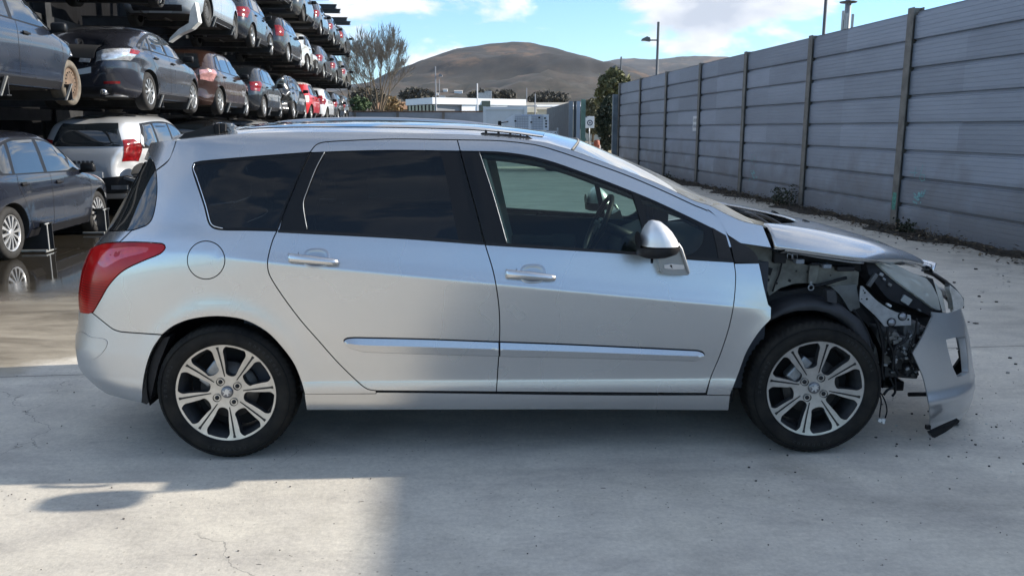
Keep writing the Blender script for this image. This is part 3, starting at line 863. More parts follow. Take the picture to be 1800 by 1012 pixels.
for i in range(len(E2)):
    e, t_, c = E2[i], T2[i], C2[i]; half = []
    for u in np.linspace(0, 1, 13):
        a_, b_ = 1 - math.cos(u * PI / 2), math.sin(u * PI / 2)
        a_ = a_ * .75 + u * .25; b_ = b_ * .8 + u * .2
        half.append((e[0] + (t_[0] - e[0]) * b_, e[1] + (t_[1] - e[1]) * a_, e[2] + (t_[2] - e[2]) * b_))
    for v in np.linspace(0, 1, 17)[1:]:
        q = 1 - (1 - v) ** 2.2
        half.append((t_[0] + (c[0] - t_[0]) * q, t_[1] + (YC - t_[1]) * v, t_[2] + (c[1] - t_[2]) * q))
    rows.append(half + [(x, 2 * YC - y, z) for x, y, z in half[::-1][1:]])
b = MB(); b.grid(rows, flip=True)
# rolled lower lip
lip = [[p for p in [rows[i][0] for i in range(len(rows))]], [(rows[i][0][0], rows[i][0][1] + .012, rows[i][0][2] - .012) for i in range(len(rows))], [(rows[i][0][0], rows[i][0][1] + .035, rows[i][0][2] - .010) for i in range(len(rows))]]
b.grid(lip, flip=True)
bonnet = b.build('bonnet', paint, car)
sm = bonnet.modifiers.new('thick', 'SOLIDIFY'); sm.thickness = .012; sm.offset = 1
b = MB()
for px_, py_, yy in ((1362,374,1.15),(1417,390,.80)):
    p = lat(px_, py_, yy); b.prism([(p.x - .022, p.z - .012), (p.x + .03, p.z - .012), (p.x + .01, p.z + .004), (p.x - .012, p.z + .014)], 'y', p.y - .02, p.y + .02)
b.build('washer_jet', blk, bonnet)
# chrome badge mount on the nose
b = MB(); p = lat(1629, 468, .86)
b.tube([(p.x - .01, p.y - .08, p.z - .02), (p.x + .01, p.y - .06, p.z + .02), (p.x + .012, p.y + .06, p.z + .02), (p.x - .01, p.y + .08, p.z - .02)], .010, 8)
b.box((p.x + .003, p.y, p.z - .012), (.02, .10, .05), bev=.006)
b.build('grille_badge', chrome, bonnet)
# bonnet lower rail hanging below its edge
b = MB(); q = [lat(x, y, .12) for x, y in spline([(1372,443),(1385,442.5),(1440,452),(1500,461),(1518,462)], 10, closed=False)]
b.tube(q, .0055, 6)
for x in (1384, 1393.5):
    a_ = [lat(x, 446, .115), lat(x + 8, 447.2, .115), lat(x + 8, 456, .115), lat(x, 455, .115), lat(x, 446, .115)]; b.tube(a_, .0025, 5)
b.build('bonnet_rail', mat('grey_metal', (.35, .36, .38), .4, metal=.7, noise=.3, nscale=20), bonnet)

# --- scuttle with wipers under the windscreen
b = MB(); rows = []
for j in range(7):
    f = j / 6; row = []
    for k, t in enumerate(ts):
        w0 = np.array(ws_base[k]); row.append((w0[0] - .02 + .30 * f * (1 - .55 * t * t), w0[1], w0[2] - .02 - .09 * f - .05 * math.sin(f * PI)))
    rows.append(row)
b.grid(rows, flip=True); scut = b.build('scuttle', blk_soft, car)
for (x0, y0, x1, y1, yy) in ((1310,373,1357,398,1.0),(1330,376,1378,398,.75)):
    b = MB(); q = []
    for f in np.linspace(0, 1, 9):
        a_ = lat(x0 + (x1 - x0) * f, y0 + (y1 - y0) * f - 3 * math.sin(f * PI), yy + (.35 - yy * .35) * 0 - .55 * f * yy * .6); q.append(a_)
    b.tube(q, .006, 6); b.tube([p + Vector((0.01, 0, -.012)) for p in q[1:-1]], .004, 5); b.build('wiper', blk, scut)

# --- underbody, liners
b = MB(); b.box((0.0, YC, .245), (2.05, 1.50, .06)); b.box((-1.55, YC, .36), (.9, 1.05, .06)); b.box((1.45, YC, .25), (1.0, 1.0, .1)); b.build('floor_pan', dark_in, car)
# inner shell behind the outer panels: keeps the gaps dark
def shell_grid(x0, x1, z0, z1, nx, nz, off, skip=None):
    b = MB()
    X = np.linspace(x0, x1, nx); Z = np.linspace(z0, z1, nz)
    U, V = np.meshgrid(X, Z); P, N = surf_side(U.ravel(), V.ravel(), -off); P = P.reshape(nz, nx, 3)
    for i in range(nz - 1):
        for j in range(nx - 1):
            cx = .5 * (X[j] + X[j + 1]); cz = .5 * (Z[i] + Z[i + 1])
            if skip and skip(cx, cz): continue
            b.add([P[i, j], P[i, j + 1], P[i + 1, j + 1], P[i + 1, j]], [(0, 1, 2, 3)])
    return b
def skip(x, z):
    if math.hypot(x + 1.375, z - .322) < .40 or math.hypot(x - 1.375, z - .322) < .42: return True
    if x > .98: return True
    zb = .968 - .063 * x
    return False
bs = shell_grid(-2.0, 1.2, .24, .93, 70, 20, .035, skip)
V0 = list(bs.v); F0 = list(bs.f)
bs.add([(x, 2 * YC - y, z) for x, y, z in V0], [f[::-1] for f in F0])
bs.build('gap_dark_shell', mat('inner_dark', (.015, .016, .018), .8), car)
# pillars inside (seen through the glass): B pillar beige trim both sides, dark C area
def skin(px, off, name, m, both=True):
    o = outl(px, 8)
    d = sheet(surf_side, o, (), gap=0, bev=.002, drop=0, depth=.03, off=-off, grid=.06)
    a = sheet_obj(name, [d], [m], car)
    if both: sheet_obj(name, [d], [m], car, mirror_y=YC)
skin([C((775,262)),C((852,262)),C((900,434)),C((812,424))], .05, 'pillar_trim', trim_beige)
skin([C((482,268)),C((585,262)),C((560,300)),C((548,404)),C((470,402))], .05, 'pillar_trim', mat('dark_trim', (.03, .03, .032), .8))
skin([C((312,262)),C((360,258)),C((345,300)),C((368,400)),C((300,400))], .05, 'pillar_trim', mat('dark_trim', (.03, .03, .032), .8))
head = [C((300,252)),(545,242),(800,241),(960,256),(1098,301),(1220,356),C((1300,388)),C((1270,402)),(1200,378),(1090,334),(970,290),(860,272),(700,270),(545,273),C((330,290))]
skin(head, .035, 'roof_frame', mat('frame_dark', (.05, .052, .055), .8))
# headlining
b = MB(); rows_h = []
for i in range(0, split + 1, 2):
    rows_h.append([(p[0], p[1], p[2] - .035) for p in [loft(re_P[i], 0, .045, t, 2.6) for t in ts[2:-2]]])
b.grid(rows_h); b.build('headlining', mat('headlining', (.30, .29, .26), .9), car)
# door cards below the belt
for s in (0, 1):
    b = MB()
    pts = [(-1.3, .30), (1.15, .30), (1.15, .91), (.3, .96), (-.5, 1.0), (-1.3, 1.055)]
    y0_ = .11 if s == 0 else 2 * YC - .11
    b.prism(pts, 'y', y0_, y0_ + (.02 if s == 0 else -.02))
    b.build('door_card', mat('door_card', (.04, .045, .055), .8), car)
pl0 = [lat(x, y, 1.60) for x, y in ((857,262),(867,262),(891,369),(905,428),(888,428),(872,369))]
b = MB(); b.prism([(p.x, p.z) for p in pl0], 'y', 1.58, 1.62); b.build('pillar_trim', mat('pale_trim', (.55, .55, .48), .7), car)
skin([C((1262,392)),C((1282,404)),C((1308,430)),C((1310,466)),C((1276,466))], .028, 'seam_light_block', mat('inner_dark', (.015, .016, .018), .8))  # added dark strip, blocks the light showing through the door seam
# dashboard, wheel, seats
dash = MB()
prof = [(.62, .30), (.60, .78), (.66, .885), (.80, .94), (1.02, .925), (1.10, .925), (1.12, .5), (1.1, .3)]
dash.prism(prof, 'y', .13, 2 * YC - .13)
dash.build('dashboard', mat('dash', (.03, .032, .036), .7, noise=.3, nscale=80), car)
b = MB(); b.lathe([(.03, .0), (.22, .0), (.28, .03)], 'x', 24, (0, 0, 0))
b = MB()
ctr = Vector((.50, 1.30, .95)); tilt = Matrix.Rotation(math.radians(24), 3, 'Y')
ring = [ctr + tilt @ Vector((0, .185 * math.cos(a), .185 * math.sin(a))) for a in np.linspace(0, 2 * PI, 33)]
b.tube(ring, .016, 8, cap=False)
b.box(ctr + tilt @ Vector((.02, 0, -.01)), (.05, .13, .11), tilt, bev=.015)
b.box(ctr + tilt @ Vector((.005, 0, 0)), (.02, .34, .03), tilt, bev=.006); b.box(ctr + tilt @ Vector((.005, 0, -.09)), (.02, .04, .16), tilt, bev=.006)
b.tube([ctr, ctr + Vector((.25, 0, -.09))], .035, 10)
b.build('steering_wheel', mat('wheel_leather', (.02, .02, .022), .5), car)
def seat(x, y, w=.48, base=.30):
    b = MB(); b.box((x, y, base + .10), (.50, w, .16), bev=.05, smooth=True)
    R = Matrix.Rotation(math.radians(-62), 3, 'Y')
    b.box((x - .42, y, base + .20), (.14, w, .52), R, bev=.05, smooth=True)
    b.build('seat', seat_fab, car)
seat(.15, .50); seat(.15, 1.30)
b = MB(); b.box((-.85, YC, .42), (.48, 1.25, .18), bev=.05, smooth=True); b.box((-1.14, YC, .68), (.16, 1.25, .56), Matrix.Rotation(math.radians(-14), 3, 'Y'), bev=.05, smooth=True); b.build('rear_seat', seat_fab, car)
# interior mirror on its stalk
b = MB(); p0 = lat(1056, 318, YC); p1 = lat(1066, 345, YC)
b.tube([p0 + Vector((.02, 0, .02)), p1], .018, 8); 
b.box(lat(1064, 340, YC), (.05, .24, .07), Matrix.Rotation(.2, 3, 'Y'), bev=.02, smooth=True); 
# window lift clip lying inside at the belt
b2 = MB(); 
for x, y, dx, dz in ((888+30,424,.10,.06),(955,421,.16,.035),(990,424,.11,.065),(1006,430,.02,.06)):
    b2.box(lat(x, y, .20), (dx, .03, dz), bev=.006)
b2.build('window_clip', mat('matt_black', (.01, .01, .011), .8), car)

# --- door mirrors
def mirror(far):
    fl_ = (lambda p: (p[0], 2 * YC - p[1], p[2])) if far else (lambda p: tuple(p))
    par = front_door_f if far else front_door
    ym = -.15
    cap = [(1126,430),(1131,408.5),(1143,389.3),(1156,388.6),(1167,393),(1180,404.7),(1190.5,420),(1197,438)]
    q = [lat(x, y, ym) for x, y in cap]
    # housing shell: cross-sections from bottom (z) to top, wide in y
    b = MB(); rows = []
    zt = max(p.z for p in q); zb = lat(1150, 431.5, ym).z
    left = [(1125.6,431),(1127,421),(1131,408.5),(1136,399),(1143,390.5),(1147,388.8)]
    right = [(1194,431),(1189.5,420),(1181,406),(1173,398.5),(1163,391),(1153,388.8)]
    L_ = [lat(x, y, ym) for x, y in left]; R_ = [lat(x, y, ym) for x, y in right]
    for i in range(6):
        xl, xr = L_[i].x, R_[i].x; z = .5 * (L_[i].z + R_[i].z); cx = .5 * (xl + xr); hx = .5 * (xr - xl)
        k = [1, .99, .93, .82, .6, .3][i]
        row = []
        for a in range(25):
            w = 2 * PI * a / 24
            ex = math.copysign(abs(math.cos(w)) ** .8, math.cos(w)); ey = math.copysign(abs(math.sin(w)) ** .8, math.sin(w))
            row.append(fl_((cx + hx * ex, ym + .02 + .095 * k * ey, z)))
        rows.append(row)
    rows.append([fl_((L_[-1].x * .5 + R_[-1].x * .5, ym + .02, zt + .001))] * 25)
    b.grid(rows); cap_o = b.build('mirror_cap', mat('mirror_cap_silver', (.74, .75, .76), .42, metal=.55, coat=.25), par)
    b = MB(); rows = []
    low = [(1121,434,1196,432.5,1),(1120.5,442,1196,438,.99),(1121.5,449,1190,445.5,.93),(1131,452.5,1175,451,.75),(1148,453,1160,452.6,.3)]
    for (xa, ya, xb, yb2, k) in low:
        A_, B_ = lat(xa, ya, ym), lat(xb, yb2, ym); cx = .5 * (A_.x + B_.x); hx = .5 * (B_.x - A_.x); row = []
        for a in range(25):
            w = 2 * PI * a / 24
            ex = math.copysign(abs(math.cos(w)) ** .8, math.cos(w)); ey = math.copysign(abs(math.sin(w)) ** .8, math.sin(w))
            f = .5 + .5 * ex
            row.append(fl_((cx + hx * ex, ym + .02 + .094 * k * ey, A_.z * (1 - f) + B_.z * f)))
        rows.append(row)
    b.grid(rows, flip=True)
    b.add([fl_(p) for p in [(lat(1122.5,432,ym).x, ym + .02 + .085 * math.cos(a), .5*(lat(1122.5,432,ym).z + lat(1128,412,ym).z) + .035 * math.sin(a)) for a in np.linspace(0, 2*PI, 16, endpoint=False)]], [list(range(16))])
    b.build('mirror_housing', blk_soft, par)
    # stalk: plate standing off the door
    st = [(1183,446),(1197,437.5),(1204.5,459),(1212,481),(1209,483.5),(1185,483.5),(1164.5,480.5),(1160,468),(1157,453),(1170,451)]
    P_ = [lat(x, y, -.045) for x, y in st]
    b = MB(); b.prism([(p.x, p.z) for p in P_], 'y', -.05, .05)
    rt = [lat(x, y, -.06) for x, y in ((1190,428),(1197,438),(1204.5,459),(1211,480))]
    b.tube(rt, [.010, .009, .007, .006], 8)
    b.v = [fl_(v) for v in b.v]
    sk = b.build('mirror_stalk', mat('stalk_grey', (.30, .31, .32), .4, metal=.6), par)
    bvm = sk.modifiers.new('bv', 'BEVEL'); bvm.width = .004; bvm.segments = 2; bvm.limit_method = 'ANGLE'
    b = MB(); q = [lat(x, y, -.053) for x, y in ((1167,465.5),(1180,463.5),(1202,465.5),(1203,472.5),(1185,473.5),(1168,471.5))]
    b.prism([(p.x, p.z) for p in q], 'y', -.056, -.048)
    b.v = [fl_(v) for v in b.v]; pl = b.build('stalk_badge', chrome, sk)
    b = MB(); q = [lat(x, y, -.057) for x, y in ((1177,466.5),(1180,465.5),(1182,467),(1181,469),(1183,471.5),(1180,470.5),(1178.5,468.5))]
    b.prism([(p.x, p.z) for p in q], 'y', -.0575, -.0555); b.v = [fl_(v) for v in b.v]; b.build('badge_mark', blk, pl)
mirror(0); mirror(1)
b = MB(); b.lathe([(.006,-.02),(.006,.0),(.0,.0)], 'z', 8, tuple(lat(1146, 454.5, -.14))); b.build('mirror_sensor', blk, front_door)

# ------------------------------------------------------------------ wheels
TR = .322
def make_wheel(parent, x, far=False, ang=8, lug=30):
    w = empty('wheel', (0, 0, 0)); w.parent = parent
    if far:
        w.location = (x, 2 * YC - .0, TR); w.rotation_euler = (0, 0, PI)
    else: w.location = (x, .0, TR)
    tyre = MB()
    prof = [(.229,.030),(.234,.012),(.245,.004),(.262,-.001),(.283,.000),(.300,.008),(.313,.020),(.3195,.032),(.3215,.046),(.322,.075),(.322,.11),(.322,.15),(.321,.17),(.3175,.186),(.300,.212),(.27,.220),(.235,.208)]
    def tf(r, h, k, w_):
        if r > .310:
            q = (k + int((h - .11) * 60)) % 4
            if q == 0: return (r - .007, h)
            if abs(abs(h - .11) - .035) < .003: return (r - .007, h)
        return (r, h)
    tyre.lathe(prof, 'y', 264, (0, 0, 0), fn=tf, smooth=True)
    ty = tyre.build('tyre', mat('tyre_rubber', (.009, .009, .0095), .8, col2=(.028, .025, .021), noise=.35, nscale=9, bump=.1, bscale=80, spec=.15), w)
    # side lettering ring ridge
    rb = MB(); rb.lathe([(.292,.004),(.294,-.0015),(.297,-.0005),(.298,.006)], 'y', 96); rb.build('tyre_ridge', rubber, ty)
    for a0_, n_ in ((20, 9), (150, 7), (250, 8)):
        lt = MB()
        for i in range(n_):
            a = math.radians(a0_ + i * 5.2); c_ = (.270 * math.cos(a), -.0012, .270 * math.sin(a)); R_ = Matrix.Rotation(-a, 3, 'Y')
            for dx_, dz_, w_, h_ in (((0, -.004, .012, .003), (0, .004, .012, .003), (.005, 0, .003, .010)) if i % 3 else ((0, 0, .013, .003), (-.005, .002, .003, .012), (.005, .002, .003, .009))):
                lt.box(Vector(c_) + R_ @ Vector((dx_, 0, dz_)), (w_, .002, h_), R_)
        lt.build('tyre_lettering', mat('tyre_mark', (.03, .03, .03), .6, spec=.2), ty)
    # barrel
    bb_ = MB(); bb_.lathe([(.232,.014),(.2265,.020),(.222,.034),(.212,.05),(.205,.09),(.20,.19),(.225,.205)], 'y', 72)
    rim = bb_.build('rim', dark_alu, w)
    # face
    def face(u, v, off):
        u = np.asarray(u, float); v = np.asarray(v, float); r = np.hypot(u, v)
        y = .036 - .020 * (r / .23) ** 2 ; d = -.040 * r / .23 ** 2
        N = np.stack([-d * u / np.maximum(r, 1e-6) * -1, -np.ones_like(u), -d * v / np.maximum(r, 1e-6) * -1], 1)
        N = np.stack([d * u / np.maximum(r, 1e-6), -np.ones_like(u), d * v / np.maximum(r, 1e-6)], 1)
        N /= np.linalg.norm(N, axis=1, keepdims=True)
        return np.stack([u, y, v], 1) + N * off, N
    outer = np.array([(.2315 * math.cos(t), .2315 * math.sin(t)) for t in np.linspace(0, 2 * PI, 120, endpoint=False)])
    holes = []; slots = []
    for k in range(8):
        a0 = math.radians(ang + 45 * k); a1 = math.radians(ang + 45 * (k + 1)); am = .5 * (a0 + a1)
        def hw(r): return .0115 + (r - .07) * (.0275 - .0115) / .15
        def pt(r, side, extra=0.0):
            a = a0 if side == 0 else a1
            d = hw(r) + extra
            s = 1 if side == 0 else -1
            return (r * math.cos(a) - s * d * math.sin(a), r * math.sin(a) + s * d * math.cos(a))
        odd = (k % 2 == 0)
        rin = .098 if odd else .078
        P_ = [(*pt(rin + .010, 0),), pt(.13, 0), pt(.17, 0), pt(.200, 0), (pt(.2165, 0, .012)[0], pt(.2165, 0, .012)[1])]
        arc = []
        b0 = math.atan2(*pt(.217, 0, .014)[::-1]); b1 = math.atan2(*pt(.217, 1, .014)[::-1])
        while b1 < b0: b1 += 2 * PI
        for t in np.linspace(b0, b1, 7): arc.append((.2205 * math.cos(t), .2205 * math.sin(t)))
        P_ = P_[:4] + arc + [pt(.200, 1), pt(.17, 1), pt(.13, 1), pt(rin + .010, 1), (rin * math.cos(am), rin * math.sin(am))]
        holes.append(spline(P_, .006))
    hub = .2
    fc = sheet(face, outer, holes, gap=0, bev=.0015, drop=.001, depth=.012, hole_depth=.034, hole_gap=0, grid=.014, rim_mi=1)
    fo_ = sheet_obj('spokes', [fc], [alu, dark_alu], rim)
    # grooves down the middle of each spoke
    g = MB()
    for k in range(8):
        a = math.radians(ang + 45 * k); c_, s_ = math.cos(a), math.sin(a)
        pts = []
        for r, hwid in ((.074, .0024), (.15, .0036), (.205, .0044), (.214, .0065), (.220, .0065), (.220, -.0065), (.214, -.0065), (.205, -.0044), (.15, -.0036), (.074, -.0024)):
            off_ = -.004
            u = r * c_ - (hwid + off_) * s_; v = r * s_ + (hwid + off_) * c_
            y = .036 - .020 * (r / .23) ** 2 - .0007
            pts.append((u, y, v))
        g.add(pts, [list(range(10))])
    g.build('spoke_groove', mat('groove_black', (.008, .008, .009), .5), fo_, normals=False)
    # hub cap with its emblem, bolts
    hb = MB(); hb.lathe([(.0, .024), (.020, .0245), (.0265, .027), (.028, .033), (.028, .05)], 'y', 32)
    hc = hb.build('hub_cap', mat('hub_grey', (.22, .22, .23), .35, metal=.8), rim)
    em = MB()
    # rampant animal emblem: a small raised figure
    fig = [(-.004,.016),(.002,.0185),(.008,.016),(.006,.011),(.013,.013),(.019,.011),(.013,.008),(.008,.004),(.015,.003),(.018,-.002),(.011,-.002),(.006,-.004),(.009,-.010),(.006,-.017),(.002,-.016),(.003,-.010),(-.002,-.007),(-.008,-.009),(-.012,-.015),(-.016,-.013),(-.012,-.006),(-.009,-.001),(-.014,.002),(-.018,.008),(-.014,.009),(-.009,.005),(-.006,.009)]
    em.prism([(a, b_) for a, b_ in fig], 'y', .0215, .0255); em.build('hub_emblem', mat('emblem', (.6, .6, .6), .3, metal=.7), hc)
    for k in range(4):
        lb = MB()
        a = math.radians(lug + 90 * k); c = (.056 * math.cos(a), 0, .056 * math.sin(a))
        lb.lathe([(.0185, .028), (.0185, .0325), (.0165, .034), (.0165, .0335)], 'y', 20, c)
        lb.lathe([(.0, .029), (.008, .0295), (.0105, .033), (.0105, .04)], 'y', 12, c)
        lb.build('wheel_bolt', mat('bolt_black', (.010, .010, .011), .35, metal=.3), rim)
    # disc, caliper, backing
    db = MB(); db.lathe([(.04, .075), (.135, .075), (.135, .10), (.04, .10)], 'y', 48); db.build('brake_disc', mat('brake_steel', (.10, .095, .09), .5, metal=.7, noise=.3, nscale=20), w)
    kb = MB(); kb.box((-.07, .075, .085), (.06, .06, .13), Matrix.Rotation(.7, 3, 'Y'), bev=.01); kb.build('caliper', dull_metal, w)
    bk = MB(); bk.lathe([(.0, .15), (.20, .15)], 'y', 48); bk.build('backing_plate', dark_in, w)
    return w
make_wheel(car, -1.375 + .0, ang=8, lug=30)
make_wheel(car, 1.375 + .0, ang=-10, lug=58)
make_wheel(car, -1.375, far=True); make_wheel(car, 1.375, far=True)

# wheel wells
for s in (0, 1):
    for wx in (-1.375, 1.375):
        b = MB()
        if wx < 0:
            b.lathe([(.368,.03),(.372,.34),(.0,.34)], 'y', 40, (wx, 0, .335), arc=(math.radians(-12), math.radians(192)))
        else:
            b.lathe([(.385,.14),(.385,.36),(.0,.36)], 'y', 40, (wx, 0, .335), arc=(math.radians(-8), math.radians(188)))
        if s: b.v = [(x, 2 * YC - y, z) for x, y, z in b.v]
        b.build('wheel_liner', mat('liner_black', (.008, .008, .009), .9, spec=.1, noise=.3, nscale=10), car)
b = MB(); q = [lat(x, y, .06) for x, y in ((262,640),(252,690),(250,706),(259,709),(266,700),(280,640),(300,590),(285,592))]
b.prism([(p.x, p.z) for p in q], 'y', .05, .14); b.build('mud_flap', blk_soft, car)

# ------------------------------------------------------------------ bared front end
def pl(px, y0, y1, m, name, parent=car, step=6, bev=.0):
    q = [lat(x[0], x[1], y0) for x in spline(px, step)] if step else [lat(x[0], x[1], y0) for x in px]
    b = MB(); b.prism([(p.x, p.z) for p in q], 'y', y0, y1); o = b.build(name, m, parent)
    if bev:
        mo = o.modifiers.new('bv', 'BEVEL'); mo.width = bev; mo.segments = 2; mo.limit_method = 'ANGLE'
    return o
apron_px = [C((1300,428)),C((1358,436)),C((1375,452)),(1400,462),(1440,468),(1480,470),C((1510,478)),C((1508,500)),C((1500,520)),C((1480,508)),(1440,500),(1400,498),C((1372,506)),C((1352,520)),C((1334,470))]
apron = pl(apron_px, .17, .22, prim, 'inner_apron', bev=.004)
# darker boxes, ledges and holes
def hole(x, y, w, h, rot=0, yy=.168, m=dark_in):
    p = lat(x, y, yy); b = MB(); b.box(p, (w, .004, h), Matrix.Rotation(rot, 3, 'Y'), bev=.0015); b.build('apron_hole', m, apron)
hole(1349, 476, .042, .036, .25); hole(1400, 476.5, .008, .008); hole(1420.5, 477.5, .013, .013, .5); hole(1388, 493, .014, .012, .5); hole(1460, 484, .006, .006); hole(1350.5, 492, .012, .012); hole(1366, 498, .008, .008)
pl([C((1424,466)),C((1440,466)),C((1438,480)),C((1434,498)),C((1421,498)),C((1422,480))], .150, .168, prim, 'apron_bracket', apron, bev=.003)
b = MB(); p = lat(1425.5, 505.5, .145)
b.tube([Vector((p.x + .013 * math.cos(a), p.y, p.z + .013 * math.sin(a))) for a in np.linspace(0, 2 * PI, 17)], .004, 6, cap=False); b.box((p.x, p.y + .005, p.z + .02), (.012, .004, .02)); b.build('lifting_eye', dull_metal, apron)
b = MB(); b.tube([lat(x, y, .145) for x, y in spline([(1432,503),(1450,499),(1470,493),(1488,488)], 6, closed=False)], [.007] * 6 + [.009] * 6 if 0 else .008, 8); b.build('hose', blk, apron)
b = MB(); b.tube([lat(x, y, .155) for x, y in spline([(1374,463),(1370,480),(1362,500),(1358,512)], 6, closed=False)], .004, 6); b.build('cable', blk, apron)
for (x0, y0, x1, y1, c_) in ((1360,440,1380,462,0),(1398,455,1412,463,1),(1446,464,1460,471,1),(1470,468,1500,476,2),(1424,461,1440,466,2)):
    a_ = lat(x0, y0, .15); b_ = lat(x1, y1, .15); b = MB(); b.box(((a_.x + b_.x) / 2, .16, (a_.z + b_.z) / 2), (abs(b_.x - a_.x), .05, abs(a_.z - b_.z)), bev=.004)
    b.build('apron_bracket', [dark_in, mat('clip_blue_grey', (.22, .24, .27), .5), blk_soft][c_], apron)
# dark bay behind everything
b = MB(); q = [lat(x, y, .36) for x, y in ((1285,425),(1360,438),(1520,462),(1640,490),(1660,560),(1620,640),(1550,665),(1300,600))]
b.prism([(p.x, p.z) for p in q], 'y', .36, .40)
b.box((1.45, YC, .60), (1.0, 1.0, .42)); b.box((1.90, YC, .45), (.10, 1.1, .36)); b.build('engine_bay', mat('bay_dark', (.010, .010, .011), .8, noise=.5, nscale=8), car)
# bonnet gutter: dark ledge standing in for the shadow there
pl([C((1362,440)),C((1440,450)),C((1520,462)),C((1524,480)),C((1500,474)),(1440,464),C((1375,455))], .20, .30, dark_in, 'gutter_shadow')
# wing liner arch over the wheel (grey edge band)
b = MB(); rows = []
for a in np.linspace(0, 1, 28):
    pa = np.array([(1356,553),(1375,541),(1400,532),(1430,529),(1460,533),(1490,545),(1512,562),(1527,590),(1533,615)], float)
    pb = np.array([(1356,563),(1375,553),(1400,546),(1430,545),(1458,550),(1482,562),(1500,580),(1512,604),(1518,622)], float)
    i = a * 8; k = min(int(i), 7); f = i - k
    A_ = pa[k] * (1 - f) + pa[k + 1] * f; B_ = pb[k] * (1 - f) + pb[k + 1] * f
    P1 = lat(A_[0], A_[1], .07); P2 = lat(B_[0], B_[1], .05)
    rows.append([(P1.x, .20, P1.z + .015), tuple(P1), tuple(P2), (P2.x, .34, P2.z - .02)])
b.grid(rows); b.build('wing_liner', mat('liner_grey', (.022, .023, .027), .6, noise=.4, nscale=12), car)
pl([C((1453,510)),C((1468,511)),C((1471,520)),C((1471,533)),C((1455,530))], .055, .09, mat('liner_grey', (.045, .047, .055), .55), 'liner_clip', bev=.004)
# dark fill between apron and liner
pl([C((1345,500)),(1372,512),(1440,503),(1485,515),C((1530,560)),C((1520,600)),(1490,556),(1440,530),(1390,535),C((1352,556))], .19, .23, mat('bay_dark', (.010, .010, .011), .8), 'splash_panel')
pl([C((1460,503)),C((1505,500)),C((1512,540)),C((1495,548)),(1478,520)], .165, .19, mat('tower_paint', (.13, .135, .13), .5, noise=.4, nscale=10), 'strut_tower')  # strut tower, slightly darker grey than the apron
# bracket that carried the wing
brk = pl([C((1513,502.5)),C((1517,503)),(1540,527),(1560,541),C((1577,549)),C((1601,554)),C((1602,571)),C((1555,573.5)),(1540,556),C((1511,529)),C((1511,518))], .075, .082, mat('zinc_plate', (.30, .32, .35), .4, metal=.8, noise=.2, nscale=30), 'wing_bracket', bev=.002)
for x, y, r in ((1520.5,514.5,.0045),(1518,510.5,.003),(1524,525.5,.005),(1515,525.5,.003),(1597,561.5,.005)):
    b = MB(); b.lathe([(0, .0), (r, .0), (r, .006)], 'y', 12, (lat(x, y, .073).x, .0735, lat(x, y, .073).z)); b.build('bracket_hole', dark_in, brk)
for x, y in ((1567.5,566.5),(1587,556)):
    p = lat(x, y, .07); b = MB()
    b.lathe([(0, -.014), (.008, -.013), (.010, -.006), (.016, -.005), (.016, .006)], 'y', 16, (p.x, .072, p.z), mi=0)
    b.build('bracket_bolt', mat('bolt_grey', (.25, .26, .28), .4, metal=.6), brk)
    b = MB(); b.lathe([(.017, .000), (.021, -.002), (.021, .006)], 'y', 16, (p.x, .0725, p.z)); b.build('bolt_washer', blk, brk)
# front structure under the lamp: messy castings, boxes, hoses
gm = [mat('casting', (.16, .16, .155), .5, metal=.4, noise=.4, nscale=20), mat('bay_plastic', (.03, .03, .032), .6), mat('bay_grey', (.09, .092, .095), .6, noise=.4, nscale=20), dull_metal]
chunks = [((1540,578),(1572,640),.20,0),((1572,590),(1600,650),.18,1),((1590,568),(1618,590),.14,2),((1586,592),(1606,618),.12,2),((1570,612),(1598,632),.13,1),((1600,575),(1628,612),.16,1),((1560,585),(1580,602),.11,0),((1604,602),(1622,640),.17,2),((1592,640),(1612,662),.15,1),((1545,640),(1615,664),.22,1)]
for (a_, b_, yy, mi) in chunks:
    A_ = lat(*a_, yy); B_ = lat(*b_, yy); b = MB()
    b.box(((A_.x + B_.x) / 2, yy + .06, (A_.z + B_.z) / 2), (B_.x - A_.x, .12, A_.z - B_.z), Matrix.Rotation(rnd.uniform(-.12, .12), 3, 'Y'), bev=.010)
    for _ in range(7):
        x = rnd.uniform(A_.x, B_.x); z = rnd.uniform(B_.z, A_.z)
        b.box((x, yy - .004, z), (rnd.uniform(.008, .03), .02, rnd.uniform(.006, .02)), Matrix.Rotation(rnd.uniform(-.5, .5), 3, 'Y'), bev=.002)
    b.build('bay_component', gm[mi], car)
for i in range(26):
    b = MB(); p = lat(rnd.uniform(1556, 1622), rnd.uniform(585, 655), .11); b.box(p, (rnd.uniform(.008,.022), .015, rnd.uniform(.005,.016)), Matrix.Rotation(rnd.uniform(-1, 1), 3, 'Y'), bev=.002)
    b.build('bay_fitting', dull_metal, car)
for pth, r, yy in (([(1540,560),(1548,590),(1552,620),(1550,650),(1553,668)], .007, .10), ([(1560,575),(1562,600),(1570,620),(1568,650)], .006, .09), ([(1598,585),(1590,600),(1575,610),(1572,640),(1580,660)], .0065, .09), ([(1527,520),(1535,550),(1548,580),(1556,620)], .006, .10), ([(1500,545),(1520,575),(1535,610)], .007, .09), ([(1612,560),(1608,590),(1598,620),(1604,650)], .005, .10)):
    b = MB(); b.tube([lat(x, y, yy) for x, y in spline(pth, 6, closed=False)], r, 8); b.build('hose', blk, car)
